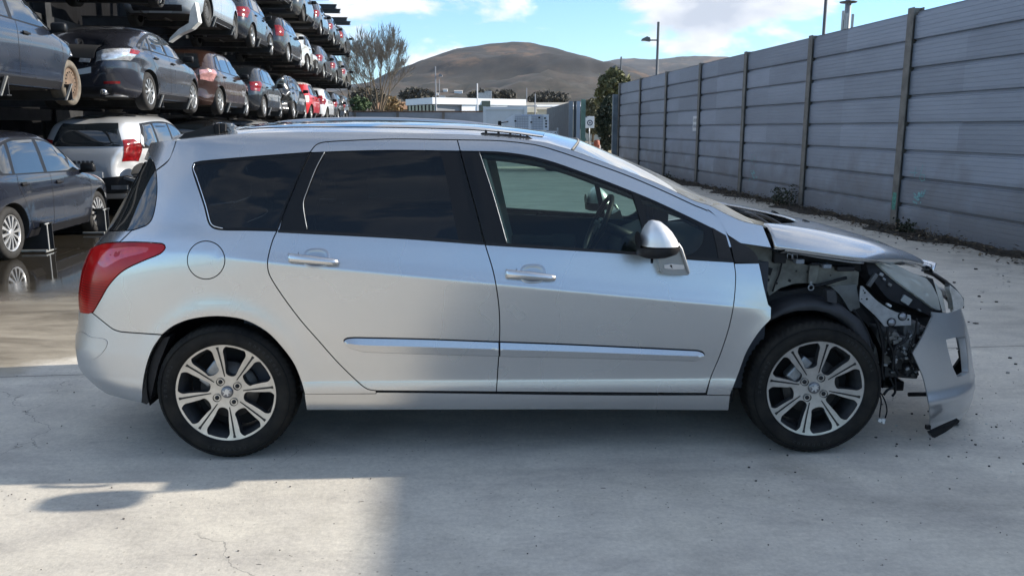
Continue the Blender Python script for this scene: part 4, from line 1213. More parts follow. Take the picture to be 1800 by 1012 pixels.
for pth, r, yy in (([(1563,662),(1568,672),(1570,680),(1560,685),(1553,694)], .0065, .14), ([(1573,662),(1574,675),(1573,690),(1568,696)], .006, .16), ([(1546,690),(1549,705),(1547,722),(1546,733)], .0035, .10), ([(1548,690),(1556,705),(1559,722),(1556,734)], .0035, .10)):
    b = MB(); b.tube([lat(x, y, yy) for x, y in spline(pth, 5, closed=False)], r, 8); b.build('hanging_cable', blk, car)
b = MB()
for x in (1545.5, 1552): b.box(lat(x, 738, .10), (.018, .016, .018), Matrix.Rotation(.3, 3, 'Y'), bev=.003)
b.box(lat(1552, 741, .10), (.012, .018, .016), bev=.003)
b.build('plug', mat('white_plastic', (.6, .6, .58), .5), car)
b = MB(); b.tube([lat(1597, 693, .55), lat(1640, 692, .55)], .012, 8); b.build('undertray_bar', blk_soft, car)
b = MB(); b.box((1.92, YC, .24), (.05, 1.2, .05), bev=.006); b.build('cross_member', blk, car)

# --- headlamp
XH = (DZ + np.array([.55, .66, .72, .78, .84, .90, .96, 1.05]), np.array([2.30, 2.26, 2.22, 2.15, 2.06, 1.96, 1.86, 1.75]))
def SH(x, z):
    x = np.asarray(x, float); z = np.asarray(z, float)
    xf = np.interp(z, *XH); a = np.clip((x - 1.2) / (xf - 1.2), 0, .9999)
    return YC - (.80) * (1 - a ** 2.6) ** (1 / 2.6)
def surf_of(fn):
    def f(u, v, off):
        u = np.asarray(u, float); v = np.asarray(v, float); e = .003
        y = fn(u, v); sx = (fn(u + e, v) - fn(u - e, v)) / (2 * e); sz = (fn(u, v + e) - fn(u, v - e)) / (2 * e)
        N = np.stack([sx, -np.ones_like(sx), sz], 1); N /= np.linalg.norm(N, axis=1, keepdims=True)
        return np.stack([u, y, v], 1) + N * off, N
    return f
lens_px = [C((1534.5,458.5)),(1561,461.5),(1600,480),(1632,493),(1654,507.6),(1668,522),C((1675.5,545)),(1661,547.3),(1641,543),(1621.7,529),(1589.6,506),(1561,483.6)]
lo = outl(lens_px, 4, fn=SH)
lamp_root = empty('headlamp'); lamp_root.parent = car
hl_glass = glassy('lamp_lens', (.93, .95, .92), f0=1.5, boost=1.5, rough=.03, dirt=.27, dcol=(.95, .93, .82))
sheet_obj('lamp_lens', [sheet(surf_of(SH), lo, (), gap=.0, bev=.004, drop=.003, depth=.02, off=.010, grid=.02)], [hl_glass], lamp_root)
sheet_obj('lamp_bowl', [sheet(surf_of(SH), lo, (), gap=.002, bev=.004, drop=0, depth=.0, off=-.034, grid=.02)], [mat('lamp_silver', (.72, .72, .66), .35, metal=.35, noise=.25, nscale=10)], lamp_root)
mirr = mat('reflector_silver', (.78, .82, .86), .16, metal=.85); mirr_shadow = mat('reflector_edge_shadow', (.25, .27, .29), .3, metal=.5); brt = mat('reflector_white', (.9, .9, .85), .3)  # the dark grey pieces paint the edge shadows of the reflectors
def lring(cx, cy, rx, ry, a0=0, a1=2 * PI): return [(cx + rx * math.cos(t), cy + ry * math.sin(t)) for t in np.linspace(a0, a1, 22, endpoint=False)]
for outl_, m_, of in (([C((1556,467)),(1580,474),(1598,482),C((1612,494)),(1612,508),C((1608,517)),(1590,503),(1572,489)], mirr, -.026), (lring(1628, 519, 12.5, 13), mirr, -.026), ([C((1609,496)),C((1618,499)),C((1616,514)),C((1610,517))], mirr_shadow, -.020), ([C((1639,512)),C((1646,514)),C((1645,532)),C((1639,528))], mirr_shadow, -.020), (lring(1646, 537, 4, 3.5), brt, -.018), (lring(1637, 517, 5, 3), brt, -.018), ([C((1603,484)),(1622,490),C((1640,498)),C((1634,502)),(1618,494)], brt, -.022)):
    sheet_obj('reflector', [sheet(surf_of(SH), outl(outl_, 3, fn=SH), (), gap=0, bev=.002, drop=.001, depth=.006, off=of, grid=.02)], [m_], lamp_root)
b = MB()
hp = [C((1522,459)),C((1536,459)),(1561,484),(1590,507),(1622,530),C((1641,545)),C((1640,557)),(1620,548),C((1600,540)),(1565,527),(1545,505),C((1527,480))]
def SH2(x, z): return SH(x, z) + .004
sheet_obj('lamp_housing', [sheet(surf_of(SH2), outl(hp, 5, fn=SH2), (), gap=0, bev=.004, drop=.002, depth=.06, off=0, grid=.025)], [blk_soft], lamp_root)
for (x, y, w, h, m) in ((1548,482,.022,.016,dull_metal),(1553,490,.018,.01,dull_metal),(1563,500,.02,.014,gm[0]),(1592,527,.05,.035,mat('ballast', (.28,.30,.31), .4, metal=.5)),(1562,536,.024,.012,mat('white_plastic', (.6, .6, .58), .5)),(1615,545,.02,.01,gm[0]),(1533,492,.02,.07,gm[2])):
    yq = float(SH(np.array([lat(x, y, .2).x]), np.array([lat(x, y, .2).z]))[0]) - .004
    b = MB(); b.box(lat(x, y, yq), (w, .02, h), Matrix.Rotation(.55, 3, 'Y'), bev=.003); b.build('lamp_fitting', m, lamp_root)

# --- hanging bumper
ZB = np.array([.02, .10, .20, .35, .50, .60, .68, .76, .85]); XB = np.array([2.20, 2.26, 2.33, 2.36, 2.35, 2.33, 2.30, 2.26, 2.22])
def SB(x, z):
    x = np.asarray(x, float); z = np.asarray(z, float)
    xf = np.interp(z, ZB, XB); a = np.clip((x - 1.45) / (xf - 1.45), 0, .9999)
    low = .05 * np.clip((.22 - z) / .12, 0, 1) ** 2
    ridge = -.022 * np.exp(-((z - .235) / .03) ** 2)
    return YC - (.89 - low - ridge) * (1 - a ** 2.5) ** (1 / 2.5)
for it in range(10):
    zz = []; dd = []
    for (sx_, sy2) in ((1690,543),(1700,575),(1708,610),(1711,640),(1714,665),(1714,695),(1704,725),(1685,745)):
        bx = None
        for a in np.linspace(.5, .999, 60):
            z = .5
            for _ in range(8):
                x = 1.45 + a * (np.interp(z, ZB, XB) - 1.45); y = SB(np.array([x]), np.array([z]))[0]
                P = lproj((x, y, z)); z += (P[1] - sy2) * .0024
            P = lproj((x, y, z))
            if bx is None or P[0] > bx: bx, bz = P[0], z
        zz.append(bz); dd.append((sx_ - bx) / 375)
    o_ = np.argsort(zz); XB = XB + .8 * np.interp(ZB, np.array(zz)[o_], np.array(dd)[o_])
XB[1:-1] = .25 * XB[:-2] + .5 * XB[1:-1] + .25 * XB[2:]
ZB, XB = pchip(ZB, XB)
fb = [C((1605,621)),(1622,592),C((1640,556)),C((1637,547.5)),(1655,549.5),(1672,549),C((1690,541.5)),(1700,575),(1708,610),(1711,640),(1714,665),(1714,695),(1706,718),C((1690,737)),(1665,748),C((1640,756)),C((1634,752)),(1636,735),(1633,705),(1625,668),(1616,645)]
fh = [C((1664,597)),(1680,593),C((1697,592)),(1700,612),C((1703.5,654)),(1694,660),C((1684,662)),(1676,645),(1668,617)]
fb_o = outl(fb, 4, fn=SB); fh_o = outl(fh, 4, fn=SB)
front_bumper = sheet_obj('front_bumper', [sheet(surf_of(SB), fb_o, [fh_o], gap=0, bev=.004, drop=.003, depth=.006, hole_gap=0, hole_depth=.03, grid=.014, gx=.010)], [paintS], car)
tag(front_bumper, 'torn silver front bumper hanging away from the car')
# front face of the bumper across the car
def xb_end(y, z):
    y = np.asarray(y, float); z = np.asarray(z, float); yy = np.where(y > YC, 2 * YC - y, y)
    lo_ = np.full_like(yy, 1.6); hi_ = np.interp(z, ZB, XB) - 1e-4
    for _ in range(30):
        m = .5 * (lo_ + hi_); g = SB(m, z) - yy; hi_ = np.where(g > 0, m, hi_); lo_ = np.where(g > 0, lo_, m)
    return .5 * (lo_ + hi_)
def surf_fend(u, v, off):
    u = np.asarray(u, float); v = np.asarray(v, float); e = .004
    x = xb_end(u, v); xu = (xb_end(u + e, v) - xb_end(u - e, v)) / (2 * e); xv = (xb_end(u, v + e) - xb_end(u, v - e)) / (2 * e)
    N = np.stack([np.ones_like(x), -xu, -xv], 1); N /= np.linalg.norm(N, axis=1, keepdims=True)
    return np.stack([x, u, v], 1) + N * off, N
yf = .57
sheet_obj('bumper_face', [sheet(surf_fend, rrect(yf, 2 * YC - yf + .2, .16, .68, .01), [rrect(.645, 1.155, .20, .62, .04)], gap=0, grid=.05, off=-.002)], [paintS], front_bumper)
b = MB(); p = lat(1660, 640, .5)
dk = [(1692,600),(1700,594),(1707,640),(1708,664),(1680,668),(1675,650),(1689,630),(1687,618),(1693,612)]
q = [lat(x, y, .40) for x, y in dk]; b.prism([(v.x, v.z) for v in q], 'y', .40, .42); b.build('fog_lamp_bezel', blk, front_bumper)
b = MB(); q = [lat(x, y, .10) for x, y in ((1633,760),(1640,757),(1662,747),(1685,737),(1684,741),(1660,758),(1641,768),(1637,767))]
b.prism([(v.x, v.z) for v in q], 'y', .09, .12); b.box(lat(1631, 750, .12), (.02, .02, .02)); b.build('bumper_lip', blk, front_bumper)
# grille frame and chrome piece above the bumper
b = MB(); q = [lat(x, y, yy) for x, y, yy in ((1626,478,.85),(1643,483,.75),(1660,495,.65),(1675,508,.6),(1690,526,.55),(1692,540,.50))]
b.tube(q, [.008, .012, .014, .014, .012, .008], 8); gf = b.build('grille_frame', blk, front_bumper)
ch = [C((1668,500)),(1682,512),(1691,524),C((1693,536)),C((1690,541)),(1680,545),C((1674,545)),(1672,525),C((1667,508))]
b = MB(); q = [lat(x[0], x[1], .50) for x in spline(ch, 4)]; b.prism([(v.x, v.z) for v in q], 'y', .49, .54)
o = b.build('grille_end', mat('scratched_chrome', (.62, .64, .66), .22, metal=.9, noise=.3, nscale=25), front_bumper); mo = o.modifiers.new('bv', 'BEVEL'); mo.width = .01; mo.segments = 3; mo.limit_method = 'ANGLE'
# ================================================================== camera, sky, sun
cam = bpy.data.cameras.new('camera'); cam.sensor_width = 36; cam.lens = 36 * F / 1800; cam.clip_end = 12000; cam.clip_start = .05
co = bpy.data.objects.new('camera', cam); COL.objects.link(co); scene.camera = co
co.location = (0, 0, H); co.rotation_euler = (PI / 2 - PITCH, 0, 0)
SUN = Vector((2.27, .33, 1)).normalized()
sl = bpy.data.lights.new('sun', 'SUN'); sl.energy = 5.0; sl.angle = math.radians(.7); sl.color = (1, .93, .82)
so = bpy.data.objects.new('sun', sl); COL.objects.link(so); so.rotation_euler = SUN.to_track_quat('Z', 'Y').to_euler()
world = bpy.data.worlds.new('World'); scene.world = world; world.use_nodes = True
WN, WL = world.node_tree.nodes, world.node_tree.links
bg = WN['Background']
sky = WN.new('ShaderNodeTexSky'); sky.sky_type = 'NISHITA'; sky.sun_disc = False
sky.sun_elevation = math.asin(SUN.z); sky.sun_rotation = math.atan2(SUN.x, SUN.y); sky.air_density = 1.0; sky.dust_density = 0.0; sky.ozone_density = 1.0
tc = WN.new('ShaderNodeTexCoord')
def W(t, **k):
    n = WN.new(t)
    for a, v in k.items(): setattr(n, a, v)
    return n
sep = W('ShaderNodeSeparateXYZ'); WL.new(tc.outputs['Generated'], sep.inputs[0])
# direction on a cloud layer: compress towards the horizon
zz_ = W('ShaderNodeMath', operation='ADD'); WL.new(sep.outputs['Z'], zz_.inputs[0]); zz_.inputs[1].default_value = .10
def div(a):
    n = W('ShaderNodeMath', operation='DIVIDE'); WL.new(sep.outputs[a], n.inputs[0]); WL.new(zz_.outputs[0], n.inputs[1]); return n
mpw = W('ShaderNodeMapping'); mpw.inputs['Scale'].default_value = (5.2, 5.2, 13.0); mpw.inputs['Location'].default_value = (2.3, .4, 1.15)
WL.new(tc.outputs['Generated'], mpw.inputs[0])
cn = W('ShaderNodeTexNoise'); cn.inputs['Scale'].default_value = 1.0; cn.inputs['Detail'].default_value = 9; cn.inputs['Roughness'].default_value = .52; cn.inputs['Distortion'].default_value = .25
WL.new(mpw.outputs[0], cn.inputs['Vector'])
cr = W('ShaderNodeValToRGB'); cr.color_ramp.elements[0].position = .46; cr.color_ramp.elements[1].position = .545
cr.color_ramp.interpolation = 'EASE'; WL.new(cn.outputs[0], cr.inputs[0])
# lit / grey parts of the clouds
mp2 = W('ShaderNodeMapping'); mp2.inputs['Scale'].default_value = (5.2, 5.2, 13.0); mp2.inputs['Location'].default_value = (2.3 + .10, .4, 1.15 + .16)
WL.new(tc.outputs['Generated'], mp2.inputs[0])
c2 = W('ShaderNodeTexNoise'); c2.inputs['Scale'].default_value = 1.0; c2.inputs['Detail'].default_value = 6; c2.inputs['Roughness'].default_value = .5; c2.inputs['Distortion'].default_value = .25
WL.new(mp2.outputs[0], c2.inputs['Vector'])
r2 = W('ShaderNodeValToRGB'); r2.color_ramp.elements[0].position = .42; r2.color_ramp.elements[1].position = .66
r2.color_ramp.elements[0].color = (5.8, 5.75, 5.7, 1); r2.color_ramp.elements[1].color = (2.5, 2.75, 3.25, 1); WL.new(c2.outputs[0], r2.inputs[0])
mixc = W('ShaderNodeMixRGB'); WL.new(cr.outputs[0], mixc.inputs[0]); 
tint = W('ShaderNodeMixRGB', blend_type='MULTIPLY'); tint.inputs[2].default_value = (.49, .73, 1.0, 1)
mrt = W('ShaderNodeMapRange'); mrt.inputs['From Min'].default_value = .62; mrt.inputs['From Max'].default_value = .22; mrt.inputs['To Min'].default_value = .0; WL.new(sep.outputs['Z'], mrt.inputs['Value']); WL.new(mrt.outputs[0], tint.inputs[0])
WL.new(sky.outputs[0], tint.inputs[1]); WL.new(tint.outputs[0], mixc.inputs[1]); WL.new(r2.outputs[0], mixc.inputs[2])
# no clouds below the horizon
mrz = W('ShaderNodeMapRange'); mrz.inputs['From Min'].default_value = 0; mrz.inputs['From Max'].default_value = .03; WL.new(sep.outputs['Z'], mrz.inputs['Value'])
mz = W('ShaderNodeMath', operation='MULTIPLY'); WL.new(cr.outputs[0], mz.inputs[0]); WL.new(mrz.outputs[0], mz.inputs[1])
mry = W('ShaderNodeMapRange'); mry.inputs['From Min'].default_value = -.6; mry.inputs['From Max'].default_value = .3; mry.inputs['To Min'].default_value = .28; WL.new(sep.outputs['Y'], mry.inputs['Value'])
mz2 = W('ShaderNodeMath', operation='MULTIPLY'); WL.new(mz.outputs[0], mz2.inputs[0]); WL.new(mry.outputs[0], mz2.inputs[1]); WL.new(mz2.outputs[0], mixc.inputs[0])
WL.new(mixc.outputs[0], bg.inputs['Color']); bg.inputs['Strength'].default_value = .15
scene.view_settings.view_transform = 'Standard'; scene.view_settings.look = 'None'; scene.view_settings.gamma = 1
scene.view_settings.exposure = 0.74
scene.cycles.max_bounces = 8; scene.cycles.transparent_max_bounces = 16; scene.cycles.use_denoising = True
scene.cycles.sample_clamp_indirect = 6; scene.cycles.caustics_reflective = False; scene.cycles.caustics_refractive = False

# ================================================================== ground
def gm_node(N, t, **k):
    n = N.new(t)
    for a, v in k.items(): setattr(n, a, v)
    return n
def concrete():
    m = bpy.data.materials.new('yard_concrete'); N, L = nodes_of(m); b = N['Principled BSDF']
    g = gm_node(N, 'ShaderNodeNewGeometry'); P = g.outputs['Position']
    def noise(sc, det=6, rough=.6, loc=(0, 0, 0), scl=(1, 1, 1), dist=0):
        mp = N.new('ShaderNodeMapping'); mp.inputs['Location'].default_value = loc; mp.inputs['Scale'].default_value = scl; L.new(P, mp.inputs[0])
        n = N.new('ShaderNodeTexNoise'); n.inputs['Scale'].default_value = sc; n.inputs['Detail'].default_value = det; n.inputs['Roughness'].default_value = rough; n.inputs['Distortion'].default_value = dist
        L.new(mp.outputs[0], n.inputs['Vector']); return n.outputs[0]
    def ramp(src, a, b_, c0=(0, 0, 0, 1), c1=(1, 1, 1, 1)):
        r = N.new('ShaderNodeValToRGB'); r.color_ramp.elements[0].position = a; r.color_ramp.elements[1].position = b_
        r.color_ramp.elements[0].color = c0; r.color_ramp.elements[1].color = c1; L.new(src, r.inputs[0]); return r.outputs[0]
    def mixm(mode, f, a, c):
        x = N.new('ShaderNodeMixRGB'); x.blend_type = mode
        for s, i in ((f, 0), (a, 1), (c, 2)):
            if isinstance(s, (int, float)): x.inputs[i].default_value = s if i == 0 else (s, s, s, 1)
            elif isinstance(s, tuple): x.inputs[i].default_value = s
            else: L.new(s, x.inputs[i])
        return x.outputs[0]
    def math_(op, a, c=0.0, clamp=False):
        x = N.new('ShaderNodeMath'); x.operation = op; x.use_clamp = clamp
        for s, i in ((a, 0), (c, 1)):
            if isinstance(s, (int, float)): x.inputs[i].default_value = s
            else: L.new(s, x.inputs[i])
        return x.outputs[0]
    sep = N.new('ShaderNodeSeparateXYZ'); L.new(P, sep.inputs[0]); X, Y = sep.outputs[0], sep.outputs[1]
    col = ramp(noise(.55, 8, .65), .3, .72, (.58, .535, .455, 1), (.77, .71, .61, 1))
    col = mixm('MULTIPLY', .75, col, ramp(noise(2.6, 7, .68, (5, 3, 0), (1, 1.5, 1)), .3, .7, (.76, .76, .78, 1), (1.08, 1.08, 1.06, 1)))
    col = mixm('MULTIPLY', .8, col, ramp(noise(1.1, 9, .75, (11, 8, 0), (.6, 1.3, 1), .6), .36, .5, (.80, .80, .82, 1), (1, 1, 1, 1)))
    # fine grain and pits
    col = mixm('MULTIPLY', .85, col, ramp(noise(45, 4, .75), .3, .7, (.78, .78, .78, 1), (1.08, 1.08, 1.08, 1)))
    v = N.new('ShaderNodeTexVoronoi'); v.inputs['Scale'].default_value = 34; L.new(P, v.inputs['Vector'])
    patch = ramp(noise(1.3, 4, .6, (3, 1, 0)), .44, .66)
    pit = math_('MULTIPLY', math_('LESS_THAN', v.outputs['Distance'], .16), patch)
    v3 = N.new('ShaderNodeTexVoronoi'); v3.inputs['Scale'].default_value = 34; L.new(P, v3.inputs['Vector'])
    sel = N.new('ShaderNodeSeparateColor'); L.new(v.outputs['Color'], sel.inputs[0]); pit = math_('MULTIPLY', pit, math_('GREATER_THAN', sel.outputs[0], .55))
    col = mixm('MULTIPLY', math_('MULTIPLY', pit, .8), col, (.35, .34, .33, 1))
    # cracks, oil stains, scuffed patches
    mk = N.new('ShaderNodeMapping'); mk.inputs['Scale'].default_value = (.33, .33, .33); L.new(P, mk.inputs[0])
    nd = N.new('ShaderNodeTexNoise'); nd.inputs['Scale'].default_value = 2.2; nd.inputs['Detail'].default_value = 8; L.new(P, nd.inputs['Vector'])
    ad = N.new('ShaderNodeVectorMath'); ad.operation = 'MULTIPLY_ADD'; ad.inputs[1].default_value = (.35, .35, .35); L.new(nd.outputs['Color'], ad.inputs[0]); L.new(mk.outputs[0], ad.inputs[2])
    vk = N.new('ShaderNodeTexVoronoi'); vk.feature = 'DISTANCE_TO_EDGE'; vk.inputs['Scale'].default_value = 1.0; L.new(ad.outputs[0], vk.inputs['Vector'])
    crk = math_('MULTIPLY', math_('LESS_THAN', vk.outputs['Distance'], .0016), ramp(noise(.35, 3, .5, (4, 4, 0)), .50, .53))
    col = mixm('MIX', math_('MULTIPLY', crk, .55), col, (.16, .15, .135, 1))
    oil = ramp(noise(1.15, 5, .55, (21, 4, 0), (1, 1.2, 1), .3), .60, .74)
    col = mixm('MULTIPLY', math_('MULTIPLY', oil, .55), col, (.52, .51, .50, 1))
    scf = ramp(noise(7, 10, .78, (8, 1, 0), (.7, 1.6, 1), .2), .50, .66)
    col = mixm('MULTIPLY', math_('MULTIPLY', scf, .32), col, (.62, .62, .63, 1))
    # curved tyre marks
    for (xc, yc, R0, k0) in ((3.0, 14.0, 10.9, .30), (3.0, 14.0, 9.4, .30), (-6.0, -2.0, 8.2, .22), (-6.0, -2.0, 6.7, .22)):
        dx_ = math_('SUBTRACT', X, xc); dy_ = math_('SUBTRACT', Y, yc)
        rr_ = math_('SQRT', math_('ADD', math_('MULTIPLY', dx_, dx_), math_('MULTIPLY', dy_, dy_)))
        bd = math_('SUBTRACT', 1.0, math_('MULTIPLY', math_('ABSOLUTE', math_('SUBTRACT', rr_, R0)), 9.0), True)
        bd = math_('MULTIPLY', bd, ramp(noise(2.3, 8, .7, (R0, 3, 0)), .42, .62))
        col = mixm('MULTIPLY', math_('MULTIPLY', bd, k0), col, (.45, .45, .46, 1))
    # scattered dark crumbs
    v2 = N.new('ShaderNodeTexVoronoi'); v2.inputs['Scale'].default_value = 3.1; v2.inputs['Randomness'].default_value = 1
    mpc = N.new('ShaderNodeMapping'); mpc.inputs['Scale'].default_value = (.7, 1.5, 1); L.new(P, mpc.inputs[0]); L.new(mpc.outputs[0], v2.inputs['Vector'])
    crumb = math_('LESS_THAN', v2.outputs['Distance'], .028)
    col = mixm('MIX', math_('MULTIPLY', crumb, .7), col, (.07, .065, .06, 1))
    # faint tyre-mark streaks
    st = ramp(noise(1.0, 5, .6, (2, 0, 0), (.25, 3.2, 1), .4), .52, .72)
    col = mixm('MULTIPLY', math_('MULTIPLY', st, .28), col, (.6, .6, .62, 1))
    # joints between the slabs
    vv = math_('SUBTRACT', Y, math_('MULTIPLY', X, .11)); vv = math_('ADD', vv, -5.30 + 60)
    fr_ = math_('ABSOLUTE', math_('SUBTRACT', math_('FRACT', math_('MULTIPLY', vv, 1 / 6.0)), .0)); fr_ = math_('MINIMUM', fr_, math_('SUBTRACT', 1.0, fr_))
    jn = math_('LESS_THAN', fr_, .0011)
    col = mixm('MIX', math_('MULTIPLY', jn, .75), col, (.09, .085, .08, 1))
    jd = ramp(fr_, .001, .018, (.86, .86, .86, 1), (1, 1, 1, 1)); col = mixm('MULTIPLY', 1.0, col, jd)
    # silt and water on the left, under the stacked cars
    wob = math_('MULTIPLY', math_('SUBTRACT', noise(.9, 6, .6, (7, 2, 0)), .5), 1.6)
    edge = math_('ADD', math_('ADD', Y, math_('MULTIPLY', X, -.55)), wob)         # grows away from the camera and to the left
    silt = ramp(math_('MULTIPLY', math_('SUBTRACT', edge, 6.75), .5), .0, .12)
    left = ramp(math_('MULTIPLY', math_('ADD', math_('ADD', X, math_('MULTIPLY', wob, .5)), math_('MULTIPLY', Y, .088)), -.25), .40, .62)
    silt = math_('MULTIPLY', silt, left)
    sc_ = ramp(noise(1.6, 8, .65, (1, 9, 0), (.5, 1.6, 1), .8), .32, .66, (.15, .125, .09, 1), (.40, .35, .27, 1))
    col = mixm('MIX', silt, col, sc_)
    wet = ramp(math_('MULTIPLY', math_('SUBTRACT', math_('ADD', Y, math_('MULTIPLY', wob, 1.3)), 6.5), .3), .0, .5)
    wet = math_('MULTIPLY', wet, silt)
    col = mixm('MIX', math_('MULTIPLY', wet, .96), col, (.022, .019, .015, 1))
    # rougher dirt by the fence
    fx = math_('ADD', X, math_('MULTIPLY', Y, .088))
    fd = ramp(math_('MULTIPLY', math_('ADD', math_('SUBTRACT', fx, 5.4), math_('MULTIPLY', wob, .5)), .5), .05, .8)
    fd = math_('MULTIPLY', fd, ramp(noise(4, 8, .7, (2, 2, 2)), .38, .62))
    col = mixm('MIX', math_('MULTIPLY', fd, .55), col, (.17, .15, .12, 1))
    L.new(col, b.inputs['Base Color'])
    rr = ramp(noise(3, 6), .3, .7, (.72, .72, .72, 1), (.92, .92, .92, 1))
    rr = mixm('MIX', math_('MULTIPLY', silt, .5), rr, .30)
    rr = mixm('MIX', wet, rr, .03); L.new(rr, b.inputs['Roughness'])
    bp = N.new('ShaderNodeBump'); bp.inputs['Distance'].default_value = .004
    bs_ = math_('SUBTRACT', .55, math_('MULTIPLY', wet, .545)); L.new(bs_, bp.inputs['Strength'])
    hh = math_('SUBTRACT', noise(38, 5, .75), math_('MULTIPLY', pit, .8)); hh = math_('SUBTRACT', hh, math_('MULTIPLY', jn, 2.0)); L.new(hh, bp.inputs['Height']); L.new(bp.outputs[0], b.inputs['Normal'])
    return m
def plane(name, x0, x1, y0, y1, z, m, nx=1, ny=1):
    b = MB(); b.grid([[(x0 + (x1 - x0) * j / nx, y0 + (y1 - y0) * i / ny, z) for j in range(nx + 1)] for i in range(ny + 1)], smooth=False)
    o = b.build(name, m, normals=False); o['kind'] = 'structure'; return o
earth = mat('earth_grass', (.09, .085, .045), .95, col2=(.16, .13, .08), noise=.3, nscale=.05)
plane('ground', -4000, 4000, -2000, 6000, -.02, earth, 4, 4)
plane('yard', -34, 24, -30, 90, 0.0, concrete(), 2, 2)

# ================================================================== the fence on the right
fence = empty('metal_fence', (7.08, 0, 0))
tag(fence, 'tall grey fence of ribbed aluminium boards between steel posts along the yard', 'fence')
FX = lambda y: 7.08 - .088 * y
def aluminium():
    m = bpy.data.materials.new('fence_aluminium'); N, L = nodes_of(m); b = N['Principled BSDF']
    b.inputs['Metallic'].default_value = .35; b.inputs['Roughness'].default_value = .5
    g = N.new('ShaderNodeNewGeometry'); 
    mp = N.new('ShaderNodeMapping'); mp.inputs['Scale'].default_value = (1, .35, 1.6); L.new(g.outputs['Position'], mp.inputs[0])
    n = N.new('ShaderNodeTexNoise'); n.inputs['Scale'].default_value = 1.4; n.inputs['Detail'].default_value = 8; n.inputs['Roughness'].default_value = .68; L.new(mp.outputs[0], n.inputs['Vector'])
    r = N.new('ShaderNodeValToRGB'); r.color_ramp.elements[0].position = .3; r.color_ramp.elements[1].position = .7
    r.color_ramp.elements[0].color = (.27, .305, .36, 1); r.color_ramp.elements[1].color = (.36, .40, .465, 1); L.new(n.outputs[0], r.inputs[0])
    # each board has aged a little differently
    sx = N.new('ShaderNodeSeparateXYZ'); L.new(g.outputs['Position'], sx.inputs[0])
    fz = N.new('ShaderNodeMath'); fz.operation = 'MULTIPLY'; fz.inputs[1].default_value = 2.5; L.new(sx.outputs[2], fz.inputs[0])
    fl_ = N.new('ShaderNodeMath'); fl_.operation = 'FLOOR'; L.new(fz.outputs[0], fl_.inputs[0])
    fy = N.new('ShaderNodeMath'); fy.operation = 'MULTIPLY_ADD'; fy.inputs[1].default_value = .3; fy.inputs[2].default_value = .59; L.new(sx.outputs[1], fy.inputs[0])
    fly = N.new('ShaderNodeMath'); fly.operation = 'FLOOR'; L.new(fy.outputs[0], fly.inputs[0])
    cb = N.new('ShaderNodeCombineXYZ'); L.new(fl_.outputs[0], cb.inputs[0]); L.new(fly.outputs[0], cb.inputs[1])
    wn = N.new('ShaderNodeTexWhiteNoise'); L.new(cb.outputs[0], wn.inputs['Vector'])
    mr = N.new('ShaderNodeMapRange'); mr.inputs['To Min'].default_value = .84; mr.inputs['To Max'].default_value = 1.12; L.new(wn.outputs[0], mr.inputs['Value'])
    mx = N.new('ShaderNodeMixRGB'); mx.blend_type = 'MULTIPLY'; mx.inputs[0].default_value = 1; L.new(r.outputs[0], mx.inputs[1]); L.new(mr.outputs[0], mx.inputs[2])
    # splash dirt that fades out above knee height, streaky
    n2 = N.new('ShaderNodeTexNoise'); n2.inputs['Scale'].default_value = 2.2; n2.inputs['Detail'].default_value = 7; L.new(g.outputs['Position'], n2.inputs['Vector'])
    ad = N.new('ShaderNodeMath'); ad.operation = 'SUBTRACT'; L.new(n2.outputs[0], ad.inputs[0])
    mz_ = N.new('ShaderNodeMapRange'); mz_.inputs['From Min'].default_value = 0; mz_.inputs['From Max'].default_value = 1.7; mz_.inputs['To Min'].default_value = .05; mz_.inputs['To Max'].default_value = .75; L.new(sx.outputs[2], mz_.inputs['Value']); L.new(mz_.outputs[0], ad.inputs[1])
    m2 = N.new('ShaderNodeMapRange'); m2.inputs['From Min'].default_value = 0; m2.inputs['From Max'].default_value = .35; m2.inputs['To Max'].default_value = .6; L.new(ad.outputs[0], m2.inputs['Value'])
    mx2 = N.new('ShaderNodeMixRGB'); mx2.inputs[2].default_value = (.20, .20, .20, 1); L.new(m2.outputs[0], mx2.inputs[0]); L.new(mx.outputs[0], mx2.inputs[1])
    L.new(mx2.outputs[0], b.inputs['Base Color'])
    m3 = N.new('ShaderNodeMapRange'); m3.inputs['To Min'].default_value = .42; m3.inputs['To Max'].default_value = .68; L.new(n.outputs[0], m3.inputs['Value']); L.new(m3.outputs[0], b.inputs['Roughness'])
    return m
fence_mat = aluminium()
post_mat = mat('fence_post_steel', (.20, .19, .17), .6, metal=.3, noise=.35, nscale=5)
PY = [12.72 + 3.33 * k for k in range(-5, 7)]
fdir = Vector((-.088, 1, 0)).normalized(); fn_ = Vector((-fdir.y, fdir.x, 0))   # towards the yard
def fpt(y, off, z): return Vector((FX(y) - 7.08, y, z)) + fn_ * off
FH = 3.20
